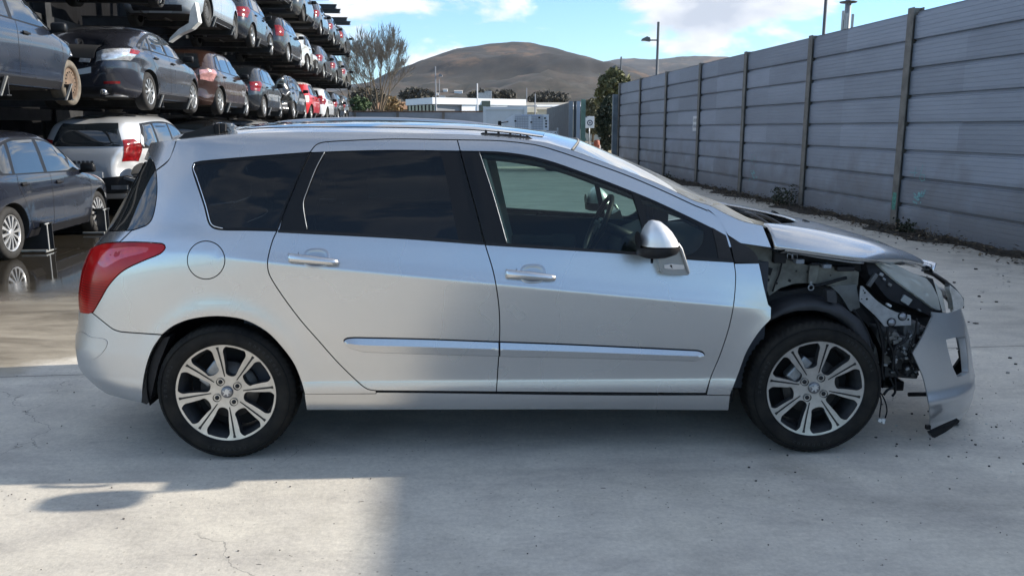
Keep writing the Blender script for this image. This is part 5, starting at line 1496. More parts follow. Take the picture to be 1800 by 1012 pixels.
for k in range(len(PY) - 1):
    y0, y1 = PY[k] + .06, PY[k + 1] - .06
    b = MB()
    prof = []
    for r in range(8):
        z0 = r * .4; 
        prof += [(0.000, z0 + .004), (0.030, z0 + .010)]
        for j in range(5):
            zz = z0 + .04 + j * .062
            prof += [(.034, zz), (.034, zz + .004), (.0305, zz + .006), (.0305, zz + .010), (.034, zz + .012)]
        prof += [(.034, z0 + .345), (.004, z0 + .352), (.004, z0 + .372), (-.012, z0 + .376), (-.012, z0 + .400)]
    sag = [0, .0, 0]
    rows = [[tuple(fpt(y, o, z)) for o, z in prof] for y in np.linspace(y0, y1, 4)]
    b.grid(rows, smooth=False)
    rows = [[tuple(fpt(y, -.06, z)) for z in (0, FH)] for y in (y0, y1)]; b.grid(rows, smooth=False)
    rows = [[tuple(fpt(y, o, FH)) for o in (-.06, .0)] for y in (y0, y1)]; b.grid(rows, smooth=False)
    p_ = b.build('barrier_panel', fence_mat, fence, normals=False)
for k, y in enumerate(PY):
    b = MB(); R = Matrix.Rotation(math.atan2(-.088, 1) * -1, 3, 'Z')
    zt = FH + (.06 if k == 5 else .02)
    for o, w, t in ((.075, .16, .012), (-.075, .16, .012)):
        c = fpt(y, o, zt / 2); b.box(c, (t, w, zt), R)
    b.box(fpt(y, 0, zt / 2 - .001), (.138, .012, zt - .002), R)
    for z in np.arange(.38, 3.1, .8): b.box(fpt(y + .05, .084, z), (.006, .018, .018), R)
    b.build('fence_post', post_mat, fence)
# sign on the fence
def box_sign(y, z, w, h): pass
sg = empty('fence_sign', (FX(22.9), 22.9, 1.64), math.atan2(.088, 1)); tag(sg, 'small white notice sign fixed on the grey fence', 'sign')
b = MB(); b.box((-.07, 0, 0), (.008, .46, .40)); b.build('sign_board', mat('sign_white', (.7, .72, .72), .4), sg)
b = MB()
for row, (n_, zz) in enumerate(((6, .085), (6, -.075))):
    for i in range(n_):
        yy = .155 - i * .06
        b.box((-.076, yy, zz), (.003, .014, .085)); b.box((-.076, yy - .018, zz + (.03 if i % 2 else -.02)), (.003, .02, .016))
b.build('sign_lettering', mat('sign_dark', (.05, .06, .10), .5), sg)
# chalky paint marks on the boards
pm = mat('turquoise_chalk', (.25, .48, .50), .9, noise=.4, nscale=40)
def mark(pts, w, y_off=.0385):
    b = MB()
    for a, c in zip(pts[:-1], pts[1:]):
        a, c = Vector((0, *a)), Vector((0, *c))
        d = (c - a).normalized(); n = Vector((0, -d.z, d.y)) * w
        q = []
        for v in (a - n, a + n, c + n, c - n):
            q.append(fpt(v.y, y_off, v.z))
        b.add(q, [(0, 1, 2, 3)])
    o = b.build('paint_mark', pm, fence, normals=False)
def fpx(px, py):
    d = ray(px, py); t = (7.04) / (d[0] + .088 * d[1]); return (d[1] * t, H + d[2] * t)
mark([fpx(1609,293), fpx(1607,312)], .006); mark([fpx(1599,303), fpx(1612,304)], .006); mark([fpx(1622,289), fpx(1618,304), fpx(1616,313), fpx(1620,319), fpx(1625,316), fpx(1625,308), fpx(1618,307)], .006)
for i in range(26):
    a = rnd.uniform(0, 6.28); r = rnd.random() * 14; x, y = 1615 + r * math.cos(a), 345 + r * 1.0 * math.sin(a)
    mark([fpx(x, y), fpx(x + rnd.uniform(-6, 6), y + rnd.uniform(-5, 5))], .012, .0385 + i * .0003)
for i in range(14):
    x, y = 1323 + rnd.uniform(-5, 6), 309 + rnd.uniform(-9, 9); mark([fpx(x, y), fpx(x + rnd.uniform(-3, 3), y + rnd.uniform(-4, 4))], .014, .0385 + i * .0003)
for i in range(8):
    x, y = 1324 + rnd.uniform(-3, 4), 281 + rnd.uniform(-9, 9); mark([fpx(x, y), fpx(x + rnd.uniform(-2, 2), y + rnd.uniform(-5, 5))], .007, .0385 + i * .0003)
b = MB(); b.box(fpt(12.72 - .0, .0835, .42), (.004, .10, .26), Matrix.Rotation(.088, 3, 'Z')); b.build('paint_mark', mat('green_chalk', (.10, .30, .24), .8, noise=.5, nscale=20), fence)
# ================================================================== stacked cars
class Ring:
    def __init__(s, rows, xm=-.15):
        z = [r[0] for r in rows]; s.z0, s.z1 = z[0], z[-1]; s.xm = xm
        s.T = [pchip(z, [r[i] for r in rows]) for i in (1, 2, 3, 4)]
    def par(s, z):
        z = np.asarray(z, float)
        return [np.interp(z, *t) for t in s.T]
    def P(s, th, z):
        th = np.asarray(th, float); xr, xf, w, n = s.par(z)
        c, q = np.cos(th), np.sin(th)
        r = (np.abs(c) ** n + np.abs(q) ** n) ** (-1 / n)
        hl = np.where(c >= 0, xf - s.xm, s.xm - xr)
        return np.stack([s.xm + hl * c * r, w * q * r, np.asarray(z, float) * np.ones_like(th)], 1)
    def surf_th(s, u, v, off):
        u = np.asarray(u, float); v = np.asarray(v, float)
        p = s.P(u, v); a = s.P(u + .01, v) - s.P(u - .01, v); b = s.P(u, v + .006) - s.P(u, v - .006)
        N = np.cross(a, b); N /= np.maximum(np.linalg.norm(N, axis=1, keepdims=True), 1e-9)
        return p + N * off, N
    def side(s, x, z):
        xr, xf, w, n = s.par(z); a = np.where(x >= s.xm, (x - s.xm) / (xf - s.xm), (s.xm - x) / (s.xm - xr))
        return w * np.maximum(1e-4, 1 - np.clip(a, 0, 1) ** n) ** (1 / n)
    def surf_side(s, sg):
        def f(u, v, off):
            u = np.asarray(u, float); v = np.asarray(v, float); e = .004
            y = s.side(u, v); yx = (s.side(u + e, v) - s.side(u - e, v)) / (2 * e); yz = (s.side(u, v + e) - s.side(u, v - e)) / (2 * e)
            N = np.stack([-yx, np.ones_like(yx), -yz], 1); N /= np.linalg.norm(N, axis=1, keepdims=True)
            N[:, 1] *= sg; return np.stack([u, sg * y, v], 1) + N * off, N
        return f
win_mat = mat('stack_glass', (.012, .016, .02), .03, spec=1.0, coat=.6)
under_m = mat('underbody', (.02, .019, .017), .85, noise=.5, nscale=6)
lamp_red = mat('tail_red', (.20, .004, .006), .2, coat=.4, noise=.6, nscale=16)
lamp_clear = mat('lamp_clear', (.62, .62, .62), .12, metal=.6, coat=1, noise=.35, nscale=18)
hub_m = mat('hubcap_silver', (.50, .50, .49), .35, metal=.75, noise=.2, nscale=10)
hub_dirty = mat('rusty_steel', (.16, .11, .075), .7, metal=.3, noise=.5, nscale=14)
tyre_m = mat('stack_tyre', (.022, .021, .020), .85, noise=.5, nscale=12)
tyre_mud = mat('muddy_tyre', (.14, .12, .095), .9, noise=.4, nscale=9)
plate_m = mat('plate_white', (.6, .6, .58), .5)

def stack_wheel(spokes, R=.31, rim=.215, w=.19, rimmat=hub_m, tm=tyre_m, steel=False):
    """returns an Empty 'wheel' with tyre and rim; outer face towards +y"""
    e = empty('wheel')
    t = MB(); t.lathe([(rim - .003, -.03), (rim + .01, -.004), (rim + .03, .003), (R - .03, .003), (R - .008, -.012), (R, -.035), (R, -w + .03), (R - .01, -w + .01), (rim, -w)], 'y', 40)
    t.build('tyre', tm, e)
    r = MB(); r.lathe([(rim, -.008), (rim - .008, -.014), (rim - .016, -.04), (rim - .03, -.10), (.10, -.115), (0, -.115)], 'y', 40)
    ro = r.build('rim', mat('rim_dark', (.05, .05, .05), .6, metal=.4) if not steel else rimmat, e)
    b = MB()
    if steel:
        b.lathe([(rim - .012, -.035), (rim - .05, -.030), (.11, -.012), (.07, -.02), (.045, -.014), (.0, -.012)], 'y', 32)
        for k in range(16):
            a = 2 * PI * k / 16; c = (.142 * math.cos(a), -.018, .142 * math.sin(a)); b.box(c, (.022, .006, .014), Matrix.Rotation(-a, 3, 'Y'), mi=1)
        b.build('hub_face', [rimmat, dark_in], ro)
    else:
        b.lathe([(0, .0), (.035, -.001), (.052, -.008), (.056, -.03)], 'y', 20)
        for k in range(spokes):
            a = 2 * PI * (k + .3) / spokes; da = PI / spokes * (.52 if spokes > 7 else .42); c0, s0 = math.cos, math.sin
            P = []
            for rr, dd, y in ((.045, da * 1.5, -.006), (.12, da * .72, -.008), (rim - .012, da * .8, -.014)):
                P += [(rr * c0(a - dd), y, rr * s0(a - dd)), (rr * c0(a + dd), y, rr * s0(a + dd))]
            Q = [(p[0], p[1] - .02, p[2]) for p in P]
            b.add(P + Q, [(0, 1, 3, 2), (2, 3, 5, 4), (0, 2, 8, 6), (2, 4, 10, 8), (1, 7, 9, 3), (3, 9, 11, 5)])
        b.lathe([(rim, -.006), (rim - .014, -.010), (rim - .016, -.03)], 'y', 40)
        b.build('spokes', rimmat, ro)
    return e
WH = {
  'ten': stack_wheel(10), 'five': stack_wheel(5, rimmat=mat('alloy_bright', (.58, .57, .55), .3, metal=.85)), 'seven': stack_wheel(7),
  'twelve': stack_wheel(12, rimmat=mat('cap_silver', (.52, .52, .52), .3, metal=.6)),
  'steel': stack_wheel(0, rimmat=hub_dirty, tm=tyre_mud, steel=True), 'black': stack_wheel(0, rimmat=mat('steel_grey', (.09, .088, .085), .6, metal=.5), steel=True)}

TYPES = {}
def make_type(key, rows, hb, dlo, panes, lamp, rwin, wsh, seams, mirror=(.72, .93), R=.31, handles=((-.05, .83), (-.95, .86)), head=None, xm=-.15, wr=True):
    rg = Ring(rows, xm)
    zs = np.concatenate([np.linspace(rg.z0, .56, 8), np.linspace(.60, rg.z1, 30)])
    th = np.concatenate([np.linspace(-PI, PI, 97)[:-1]])
    b = MB(); ringpts = []
    for z in zs: ringpts.append([tuple(p) for p in rg.P(th, np.full_like(th, z))])
    # roof cap: shrinking rings that rise a little
    xr, xf, w, n = [float(v) for v in rg.par(rg.z1)]; cx = .5 * (xr + xf)
    for k, (f, dz) in enumerate(((.9, .012), (.75, .024), (.5, .034), (.25, .039), (.02, .041))):
        ringpts.append([(cx + (p[0] - cx) * f, p[1] * f, rg.z1 + dz) for p in ringpts[len(zs) - 1]])
    nn = len(th); V = [p for r in ringpts for p in r]; Fs = []
    for i in range(len(ringpts) - 1):
        for j in range(nn):
            j2 = (j + 1) % nn; Fs.append((i * nn + j, i * nn + j2, (i + 1) * nn + j2, (i + 1) * nn + j))
    b.add(V, Fs, 0, True); b.add([], [])
    b.f.append([j for j in range(nn)][::-1]); b.m.append(1); b.sm.append(False)
    b.f.append([(len(ringpts) - 1) * nn + j for j in range(nn)]); b.m.append(0); b.sm.append(True)
    me = b.mesh('body'); me.materials.append(under_m); me.materials.append(under_m)
    o = bpy.data.objects.new('tmp_body', me); COL.objects.link(o)
    c = MB()
    for wx in (-hb, hb):
        for sg in (-1, 1):
            cc = MB(); cc.lathe([(0, .52), (R + .045, .52), (R + .045, 1.2), (0, 1.2)], 'y', 36, (wx, 0, R)); 
            base = len(c.v); vv = [(x, y * sg, z) for x, y, z in cc.v]; c.add(vv, [f if sg > 0 else f[::-1] for f in cc.f], 1, True)
            # box below so that the arch is open at the bottom
    cm = c.mesh('cutter'); 
    bm = bmesh.new(); bm.from_mesh(cm); bmesh.ops.remove_doubles(bm, verts=bm.verts, dist=1e-5); bmesh.ops.recalc_face_normals(bm, faces=bm.faces); bm.to_mesh(cm); bm.free()
    cm.materials.append(under_m); cm.materials.append(under_m)
    co_ = bpy.data.objects.new('tmp_cut', cm); COL.objects.link(co_)
    md = o.modifiers.new('b', 'BOOLEAN'); md.operation = 'DIFFERENCE'; md.object = co_; md.solver = 'EXACT'
    dg = bpy.context.evaluated_depsgraph_get(); dg.update()
    bmesh_me = bpy.data.meshes.new_from_object(o.evaluated_get(dg))
    bmesh_me.name = 'stack_body'
    bmesh_me.set_sharp_from_angle(angle=math.radians(38))
    bpy.data.objects.remove(o); bpy.data.objects.remove(co_)
    root = empty('stacked_car')
    # part template
    bo = link('body', bmesh_me, None, root)
    def sh(name, outs, m, parent=root, mode='side', off=.003, depth=.004, grid=.12, both=True, corner_step=.05):
        res = []
        for sg in ((-1, 1) if both else (-1,)):
            if mode == 'side': sf = rg.surf_side(sg)
            else: sf = rg.surf_th
            o_ = spline(outs, corner_step)
            if mode == 'th' and sg > 0: o_ = o_ * np.array([-1, 1]) 
            d = sheet(sf, o_, (), gap=0, bev=.006, drop=.002, depth=depth, grid=grid, off=off)
            res.append(sheet_obj(name, [d], [m], parent))
        return res
    sh('window_surround', dlo, blk)
    for p in panes: sh('side_window', p, win_mat, off=.0045)
    sh('tail_lamp', lamp, lamp_red, mode='th', off=.012, grid=.03, depth=.014)
    if head: sh('headlamp', head, lamp_clear, mode='th', off=.006, grid=.08)
    if rwin: sh('rear_window', rwin, win_mat, mode='th', off=.012, both=False, grid=.05, depth=.012)
    sh('windscreen', wsh, win_mat, mode='th', off=.005, both=False, grid=.08)
    # lower bumper insert and plate
    sh('bumper_trim', [(-PI + -.55 + 0, .24, 1), (-PI + -.55, .36, 1), (-PI + .55, .36, 1), (-PI + .55, .24, 1)], blk_soft, mode='th', off=.006, both=False, grid=.1)
    b = MB(); xb = float(rg.P(np.array([PI]), np.array([.62]))[0][0]); b.box((xb - .006, 0, .64), (.012, .50, .11)); b.build('number_plate', plate_m, root)
    # seams between the panels: thin dark inlays
    for sg in (-1, 1):
        b = MB(); f = rg.surf_side(sg)
        for ln in seams:
            q = spline(ln, .04, closed=False); d = np.gradient(q, axis=0); d /= np.linalg.norm(d, axis=1, keepdims=True); nn_ = np.stack([-d[:, 1], d[:, 0]], 1)
            A, _ = f((q + nn_ * .0035)[:, 0], (q + nn_ * .0035)[:, 1], .0015); B_, _ = f((q - nn_ * .0035)[:, 0], (q - nn_ * .0035)[:, 1], .0015)
            b.grid([[tuple(p) for p in A], [tuple(p) for p in B_]])
        b.build('door_seam', dark_in, root)
        for hx, hz in handles:
            y = float(rg.side(np.array([hx]), np.array([hz]))[0]); b = MB(); b.box((hx, sg * (y + .018), hz), (.17, .022, .028), bev=.008, smooth=True); b.box((hx, sg * (y + .003), hz), (.12, .008, .05), bev=.002, mi=1)
            b.build('door_handle', [blk_soft, dark_in], root)
        y = float(rg.side(np.array([mirror[0]]), np.array([mirror[1]]))[0]); b = MB()
        b.box((mirror[0], sg * (y + .11), mirror[1] + .05), (.10, .20, .13), bev=.035, smooth=True); b.box((mirror[0] + .01, sg * (y + .03), mirror[1]), (.06, .12, .04), bev=.01)
        b.build('door_mirror', blk, root)
        # sill strip
        q = np.array([(-hb + .42, .255), (hb - .42, .255)]); b = MB(); A, _ = rg.surf_side(sg)(np.linspace(-hb + .4, hb - .4, 8), np.full(8, .30), .004); B_, _ = rg.surf_side(sg)(np.linspace(-hb + .4, hb - .4, 8), np.full(8, .21), .004)
        b.grid([[tuple(p) for p in A], [tuple(p) for p in B_]]); b.build('sill_trim', blk_soft, root)
    b = MB(); b.tube([(-hb - .5, .3, .24), (-hb - .70, .3, .22), (float(rg.par(.25)[0]) + .01, .35, .23)], .03, 10); b.tube([(-hb - .1, .1, .2), (hb, .12, .2)], .035, 8); b.box((0, 0, .22), (2.0, 1.2, .06)); b.build('exhaust', mat('exhaust_metal', (.12, .11, .10), .6, metal=.6, noise=.4, nscale=15), root)
    TYPES[key] = (root, rg, hb, R)
    return root

# hatchback
hrows = [(.20,-1.84,1.96,.80,4.5),(.30,-1.91,2.03,.845,5),(.50,-1.955,2.06,.865,5),(.62,-1.96,2.05,.87,5),(.72,-1.945,1.97,.872,5),(.80,-1.93,1.78,.868,5),(.87,-1.91,1.46,.86,5.5),(.94,-1.875,1.06,.845,6),(1.10,-1.78,.80,.79,6),(1.25,-1.645,.54,.735,6),(1.38,-1.48,.25,.675,6),(1.44,-1.36,.05,.625,5),(1.47,-1.22,-.12,.55,4.5)]
hd = [(.98,.925,1),(.62,1.12),(.34,1.27),(.08,1.365),(-.3,1.405),(-.8,1.395),(-1.2,1.32,1),(-1.42,1.06,1),(-1.36,.985,1),(-.6,.965),(.2,.945)]
hp_ = [[(.80,.955,1),(.55,1.12),(.30,1.26),(.05,1.345),(-.18,1.375,1),(-.28,.975,1)], [(-.27,1.38,1),(-.75,1.37),(-.92,1.35,1),(-1.08,.99,1),(-.37,.978,1)], [(-1.00,1.335,1),(-1.17,1.29,1),(-1.34,1.05),(-1.31,1.005,1),(-1.14,.995,1)]]
RW = lambda d, z0, z1: [(-PI - d, z0, 1), (-PI - d * .93, z1, 1), (-PI + d * .93, z1, 1), (-PI + d, z0, 1)]
WS = lambda d, z0, z1: [(-d, z0, 1), (-d * .95, z1, 1), (d * .95, z1, 1), (d, z0, 1)]
hse = [[(.92,.90),(.95,.70),(.90,.45),(.82,.31)], [(-.22,.975),(-.26,.7),(-.25,.32)], [(-1.05,.98),(-1.08,.85),(-.98,.66),(-.88,.45),(-.80,.31)], [(-.80,.31),(.82,.31)], [(.95,.90),(1.5,.845),(1.85,.77)]]
make_type('hatch', hrows, 1.27, hd, hp_, [(-PI + .60,.74,1),(-PI + .58,.97,1),(-PI + .84,1.00,1),(-PI + .90,.93),(-PI + .85,.82),(-PI + .81,.72,1)], RW(.60,1.02,1.35), WS(.62,.99,1.40), hse,
          head=[(-.60,.66,1),(-.62,.79,1),(-.90,.86,1),(-.86,.70,1)])
# small round hatch with lamps low
srows = [(r[0] * 1.01, r[1] + .10, r[2] - .12, r[3] * .965, r[4] - .5) for r in hrows]
make_type('mini', srows, 1.22, [(x * .93 + .0, z + .01, *c) for x, z, *c in hd], [[(x * .93, z + .01, *c) for x, z, *c in p] for p in hp_], [(-PI + .60,.70,1),(-PI + .58,.93,1),(-PI + .82,.95,1),(-PI + .84,.82),(-PI + .81,.70,1)], RW(.58,1.02,1.35), WS(.60,.99,1.40), [[(x * .93, z) for x, z in l] for l in hse], R=.30,
          head=[(-.60,.64,1),(-.62,.80,1),(-.88,.84,1),(-.86,.68,1)])
# saloon
drows = [(.20,-2.14,2.14,.82,4.5),(.30,-2.24,2.22,.87,5),(.50,-2.29,2.26,.893,5),(.66,-2.31,2.24,.90,5),(.76,-2.30,2.12,.90,5),(.84,-2.28,1.85,.895,5.5),(.91,-2.25,1.45,.885,6),(.97,-2.20,1.10,.87,6),(1.03,-2.02,.98,.845,5.5),(1.10,-1.84,.86,.82,6),(1.22,-1.60,.62,.765,6),(1.34,-1.30,.32,.70,6),(1.41,-1.05,.10,.64,5),(1.44,-.90,-.06,.57,4.5)]
dd_ = [(1.05,.965,1),(.72,1.12),(.40,1.26),(.10,1.345),(-.3,1.375),(-.8,1.35),(-1.25,1.23),(-1.62,1.06,1),(-1.5,1.015,1),(-.7,1.0),(.2,.985)]
dp_ = [[(.85,.99,1),(.6,1.12),(.35,1.24),(.08,1.315),(-.18,1.335,1),(-.26,1.01,1)], [(-.26,1.34,1),(-.7,1.325),(-1.0,1.26,1),(-1.12,1.025,1),(-.36,1.012,1)], [(-1.08,1.235,1),(-1.3,1.16),(-1.46,1.055,1),(-1.20,1.03,1)]]
dse = [[(1.0,.93),(1.02,.72),(.97,.48),(.90,.32)], [(-.20,1.0),(-.26,.7),(-.25,.32)], [(-1.13,1.02),(-1.15,.88),(-1.05,.68),(-.95,.45),(-.88,.32)], [(-.88,.32),(.90,.32)], [(1.02,.93),(1.6,.88),(2.0,.78)], [(-1.75,1.03),(-2.0,.99)]]
make_type('saloon', drows, 1.33, dd_, dp_, [(-PI + .36,.76,1),(-PI + .36,.93,1),(-PI + .80,.985,1),(-PI + .92,.965),(-PI + .86,.88),(-PI + .79,.79,1)], RW(.60,1.10,1.36), WS(.62,1.03,1.38), dse, R=.325, handles=((-.08,.87),(-1.0,.90)), mirror=(.80,.98),
          head=[(-.62,.68,1),(-.64,.80,1),(-.90,.90,1),(-.86,.74,1)], xm=-.2)
# tall estate / off-roader
erows = [(.24,-2.06,2.0,.83,4.5),(.34,-2.14,2.10,.88,5),(.55,-2.18,2.14,.90,5),(.70,-2.19,2.12,.905,5),(.82,-2.18,2.02,.905,5),(.92,-2.16,1.80,.90,5.5),(1.00,-2.14,1.42,.89,6),(1.06,-2.12,1.10,.88,6),(1.22,-2.05,.86,.83,6.5),(1.38,-1.96,.58,.775,6.5),(1.52,-1.84,.28,.715,6),(1.59,-1.74,.05,.66,5),(1.63,-1.58,-.15,.58,4.5)]
ed_ = [(1.02,1.035,1),(.70,1.22),(.42,1.37),(.12,1.49),(-.3,1.54),(-1.0,1.535),(-1.55,1.50,1),(-1.84,1.15,1),(-1.78,1.085,1),(-.7,1.07),(.2,1.05)]
ep_ = [[(.84,1.06,1),(.6,1.22),(.36,1.36),(.08,1.46),(-.16,1.50,1),(-.24,1.085,1)], [(-.25,1.505,1),(-.8,1.51),(-1.0,1.50,1),(-1.08,1.095,1),(-.34,1.085,1)], [(-1.09,1.495,1),(-1.5,1.465,1),(-1.73,1.16),(-1.70,1.115,1),(-1.17,1.10,1)]]
ese = [[(.97,1.0),(1.0,.8),(.95,.55),(.88,.38)], [(-.20,1.08),(-.25,.75),(-.24,.38)], [(-1.12,1.09),(-1.15,.95),(-1.05,.72),(-.95,.5),(-.88,.38)], [(-.88,.38),(.88,.38)], [(1.0,1.0),(1.6,.94),(1.95,.85)]]
make_type('estate', erows, 1.31, ed_, ep_, [(-PI + .60,.86,1),(-PI + .60,1.22,1),(-PI + .76,1.24,1),(-PI + .83,1.12),(-PI + .82,.98),(-PI + .80,.86,1)], RW(.60,1.12,1.50), WS(.62,1.10,1.54), ese, R=.34, handles=((-.06,.93),(-.98,.96)), mirror=(.78,1.04),
          head=[(-.62,.74,1),(-.64,.88,1),(-.90,.96,1),(-.86,.80,1)])

def crush_tree(o, c, r, push, amp, seed):
    """dent the meshes of one car inside a ball (its own mesh copies)"""
    from mathutils import noise as mn
    c = Vector(c); push = Vector(push)
    for ch in o.children_recursive:
        if ch.type != 'MESH' or ch.name.startswith(('tyre', 'rim', 'spokes', 'hub_face')): continue
        Mw = ch.matrix_local.copy(); p = ch.parent
        while p is not None and p is not o: Mw = p.matrix_local @ Mw; p = p.parent
        me = ch.data.copy(); Mi = Mw.inverted(); hit = False
        for v in me.vertices:
            P = Mw @ v.co; d = (P - c).length / r
            if d < 1:
                f = (1 - d * d); q = mn.noise_vector(P * 3.2 + Vector((seed, 0, 0)))
                q2 = mn.noise_vector(P * 8 + Vector((seed, 3, 0)))
                v.co = Mi @ (P + push * f + q * amp * f + q2 * amp * .22 * f); hit = True
        if hit:
            ch.data = me; me.update()
            if me.attributes.get('custom_normal'): me.attributes.remove(me.attributes['custom_normal'])
        else: bpy.data.meshes.remove(me)

RACK_A = math.radians(90) + math.atan(.088)
RX = lambda y, d: -5.0 - .088 * y - d
used_type = set()
def place(key, Yc, z, col, label, wheel='ten', metal=.3, rough=.22, sc=(1, 1, 1), red=None, drop=(), crush=(), dx=0, yaw=0, tilt=0, mirror_m=None, wheels_missing=()):
    tmpl, rg, hb, R = TYPES[key]
    if key in used_type: root = copy_tree(tmpl)
    else:
        root = copy_tree(tmpl); used_type.add(key)
    root.name = 'stacked_car'
    hw = .885 * sc[1]
    root.location = (RX(Yc, hw) + dx, Yc, z); root.rotation_euler = (tilt, 0, RACK_A + yaw); root.scale = sc
    tag(root, label, 'car', 'wrecked cars stacked on the racks')
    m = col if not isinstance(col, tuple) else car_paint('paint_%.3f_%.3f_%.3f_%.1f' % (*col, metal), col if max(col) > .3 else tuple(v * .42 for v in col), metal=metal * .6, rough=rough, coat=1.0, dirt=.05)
    for ch in list(root.children):
        nm = ch.name.split('.')[0]
        if nm in drop: bpy.data.objects.remove(ch); continue
        if nm == 'body':
            ch.material_slots[0].link = 'OBJECT'; ch.material_slots[0].material = m
            ch.material_slots[1].link = 'OBJECT'; ch.material_slots[1].material = under_m
        if nm == 'tail_lamp' and red: ch.material_slots[0].link = 'OBJECT'; ch.material_slots[0].material = red
        if nm == 'door_mirror' and mirror_m: ch.material_slots[0].link = 'OBJECT'; ch.material_slots[0].material = m
    for i, (wx, sg) in enumerate(((-hb, -1), (hb, -1), (-hb, 1), (hb, 1))):
        if i in wheels_missing: continue
        kind = wheel if isinstance(wheel, str) else wheel[i % len(wheel)]
        w = copy_tree(WH[kind], root); w.name = 'wheel'
        y = float(rg.side(np.array([wx]), np.array([R]))[0]) - .015
        w.location = (wx, sg * y, R); w.rotation_euler = (0, rnd.uniform(0, 2), 0 if sg > 0 else PI); w.scale = (R / .31,) * 3
    bpy.context.view_layer.update()
    for cr_ in crush: crush_tree(root, *cr_, seed=Yc)
    return root
Z1, Z2, Z3, Z4 = 0.0, 1.83, 3.70, 5.52
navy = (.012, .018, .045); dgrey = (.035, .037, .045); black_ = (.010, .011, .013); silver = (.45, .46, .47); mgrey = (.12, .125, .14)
# ground level
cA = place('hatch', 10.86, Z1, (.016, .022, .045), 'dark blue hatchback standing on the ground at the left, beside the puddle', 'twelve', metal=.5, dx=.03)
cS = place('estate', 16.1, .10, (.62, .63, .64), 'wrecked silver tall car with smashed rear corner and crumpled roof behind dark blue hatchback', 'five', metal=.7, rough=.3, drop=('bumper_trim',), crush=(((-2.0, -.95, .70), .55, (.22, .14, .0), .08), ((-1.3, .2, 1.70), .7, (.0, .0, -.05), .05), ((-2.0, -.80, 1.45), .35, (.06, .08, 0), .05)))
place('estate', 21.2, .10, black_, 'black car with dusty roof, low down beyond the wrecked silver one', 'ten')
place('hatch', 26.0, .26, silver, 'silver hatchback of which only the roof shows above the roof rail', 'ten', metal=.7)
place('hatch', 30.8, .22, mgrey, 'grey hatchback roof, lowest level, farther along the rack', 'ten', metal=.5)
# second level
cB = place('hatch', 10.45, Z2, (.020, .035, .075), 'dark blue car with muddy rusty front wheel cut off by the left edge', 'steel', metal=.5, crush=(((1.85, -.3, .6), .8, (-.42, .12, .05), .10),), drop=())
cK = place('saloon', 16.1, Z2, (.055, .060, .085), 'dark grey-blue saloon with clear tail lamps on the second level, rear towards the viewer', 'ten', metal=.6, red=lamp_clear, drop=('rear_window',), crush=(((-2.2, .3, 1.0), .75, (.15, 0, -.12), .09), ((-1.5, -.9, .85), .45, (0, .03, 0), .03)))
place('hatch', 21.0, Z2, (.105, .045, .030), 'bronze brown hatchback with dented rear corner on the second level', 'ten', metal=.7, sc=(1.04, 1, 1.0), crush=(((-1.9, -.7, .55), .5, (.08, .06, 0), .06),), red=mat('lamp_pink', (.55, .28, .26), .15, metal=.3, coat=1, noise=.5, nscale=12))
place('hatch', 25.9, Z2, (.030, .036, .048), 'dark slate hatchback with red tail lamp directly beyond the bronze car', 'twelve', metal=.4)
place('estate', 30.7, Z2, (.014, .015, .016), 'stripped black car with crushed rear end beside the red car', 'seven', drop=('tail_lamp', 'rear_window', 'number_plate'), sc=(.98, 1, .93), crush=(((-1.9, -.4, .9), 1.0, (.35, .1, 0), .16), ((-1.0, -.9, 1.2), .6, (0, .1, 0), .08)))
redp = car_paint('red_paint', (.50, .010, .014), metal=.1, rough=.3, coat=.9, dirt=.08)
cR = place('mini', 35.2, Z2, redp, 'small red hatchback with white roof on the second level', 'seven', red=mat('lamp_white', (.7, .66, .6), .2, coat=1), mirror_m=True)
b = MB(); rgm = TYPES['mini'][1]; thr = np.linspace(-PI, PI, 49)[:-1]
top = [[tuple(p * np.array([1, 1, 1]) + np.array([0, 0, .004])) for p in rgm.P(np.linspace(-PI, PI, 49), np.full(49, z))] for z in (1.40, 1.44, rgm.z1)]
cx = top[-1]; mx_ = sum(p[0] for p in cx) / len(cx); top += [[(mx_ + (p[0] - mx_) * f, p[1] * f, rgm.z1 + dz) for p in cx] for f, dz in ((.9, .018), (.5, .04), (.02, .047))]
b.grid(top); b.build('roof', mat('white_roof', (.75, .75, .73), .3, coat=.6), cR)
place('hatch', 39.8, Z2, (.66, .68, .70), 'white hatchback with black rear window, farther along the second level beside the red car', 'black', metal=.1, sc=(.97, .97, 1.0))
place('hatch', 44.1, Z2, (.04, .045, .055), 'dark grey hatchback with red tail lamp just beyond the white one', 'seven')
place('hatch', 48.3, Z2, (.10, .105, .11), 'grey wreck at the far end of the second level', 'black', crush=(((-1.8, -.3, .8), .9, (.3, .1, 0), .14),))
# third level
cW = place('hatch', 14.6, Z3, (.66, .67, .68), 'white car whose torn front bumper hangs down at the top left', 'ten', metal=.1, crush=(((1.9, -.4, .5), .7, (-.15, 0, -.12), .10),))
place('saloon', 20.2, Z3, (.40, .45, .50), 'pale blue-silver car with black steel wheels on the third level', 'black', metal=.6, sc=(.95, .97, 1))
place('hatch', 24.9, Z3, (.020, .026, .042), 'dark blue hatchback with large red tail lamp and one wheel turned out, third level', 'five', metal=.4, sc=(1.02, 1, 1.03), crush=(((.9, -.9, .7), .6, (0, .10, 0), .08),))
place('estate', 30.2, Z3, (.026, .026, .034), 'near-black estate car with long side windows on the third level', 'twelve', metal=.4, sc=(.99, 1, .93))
place('hatch', 34.7, Z3, (.50, .50, .48), 'crushed silver wreck in the middle of the third level', 'ten', metal=.6, crush=(((.6, -.9, .9), .9, (0, .25, -.05), .16), ((-1.6, -.8, .8), .6, (.1, .1, 0), .12)), drop=('tail_lamp',))
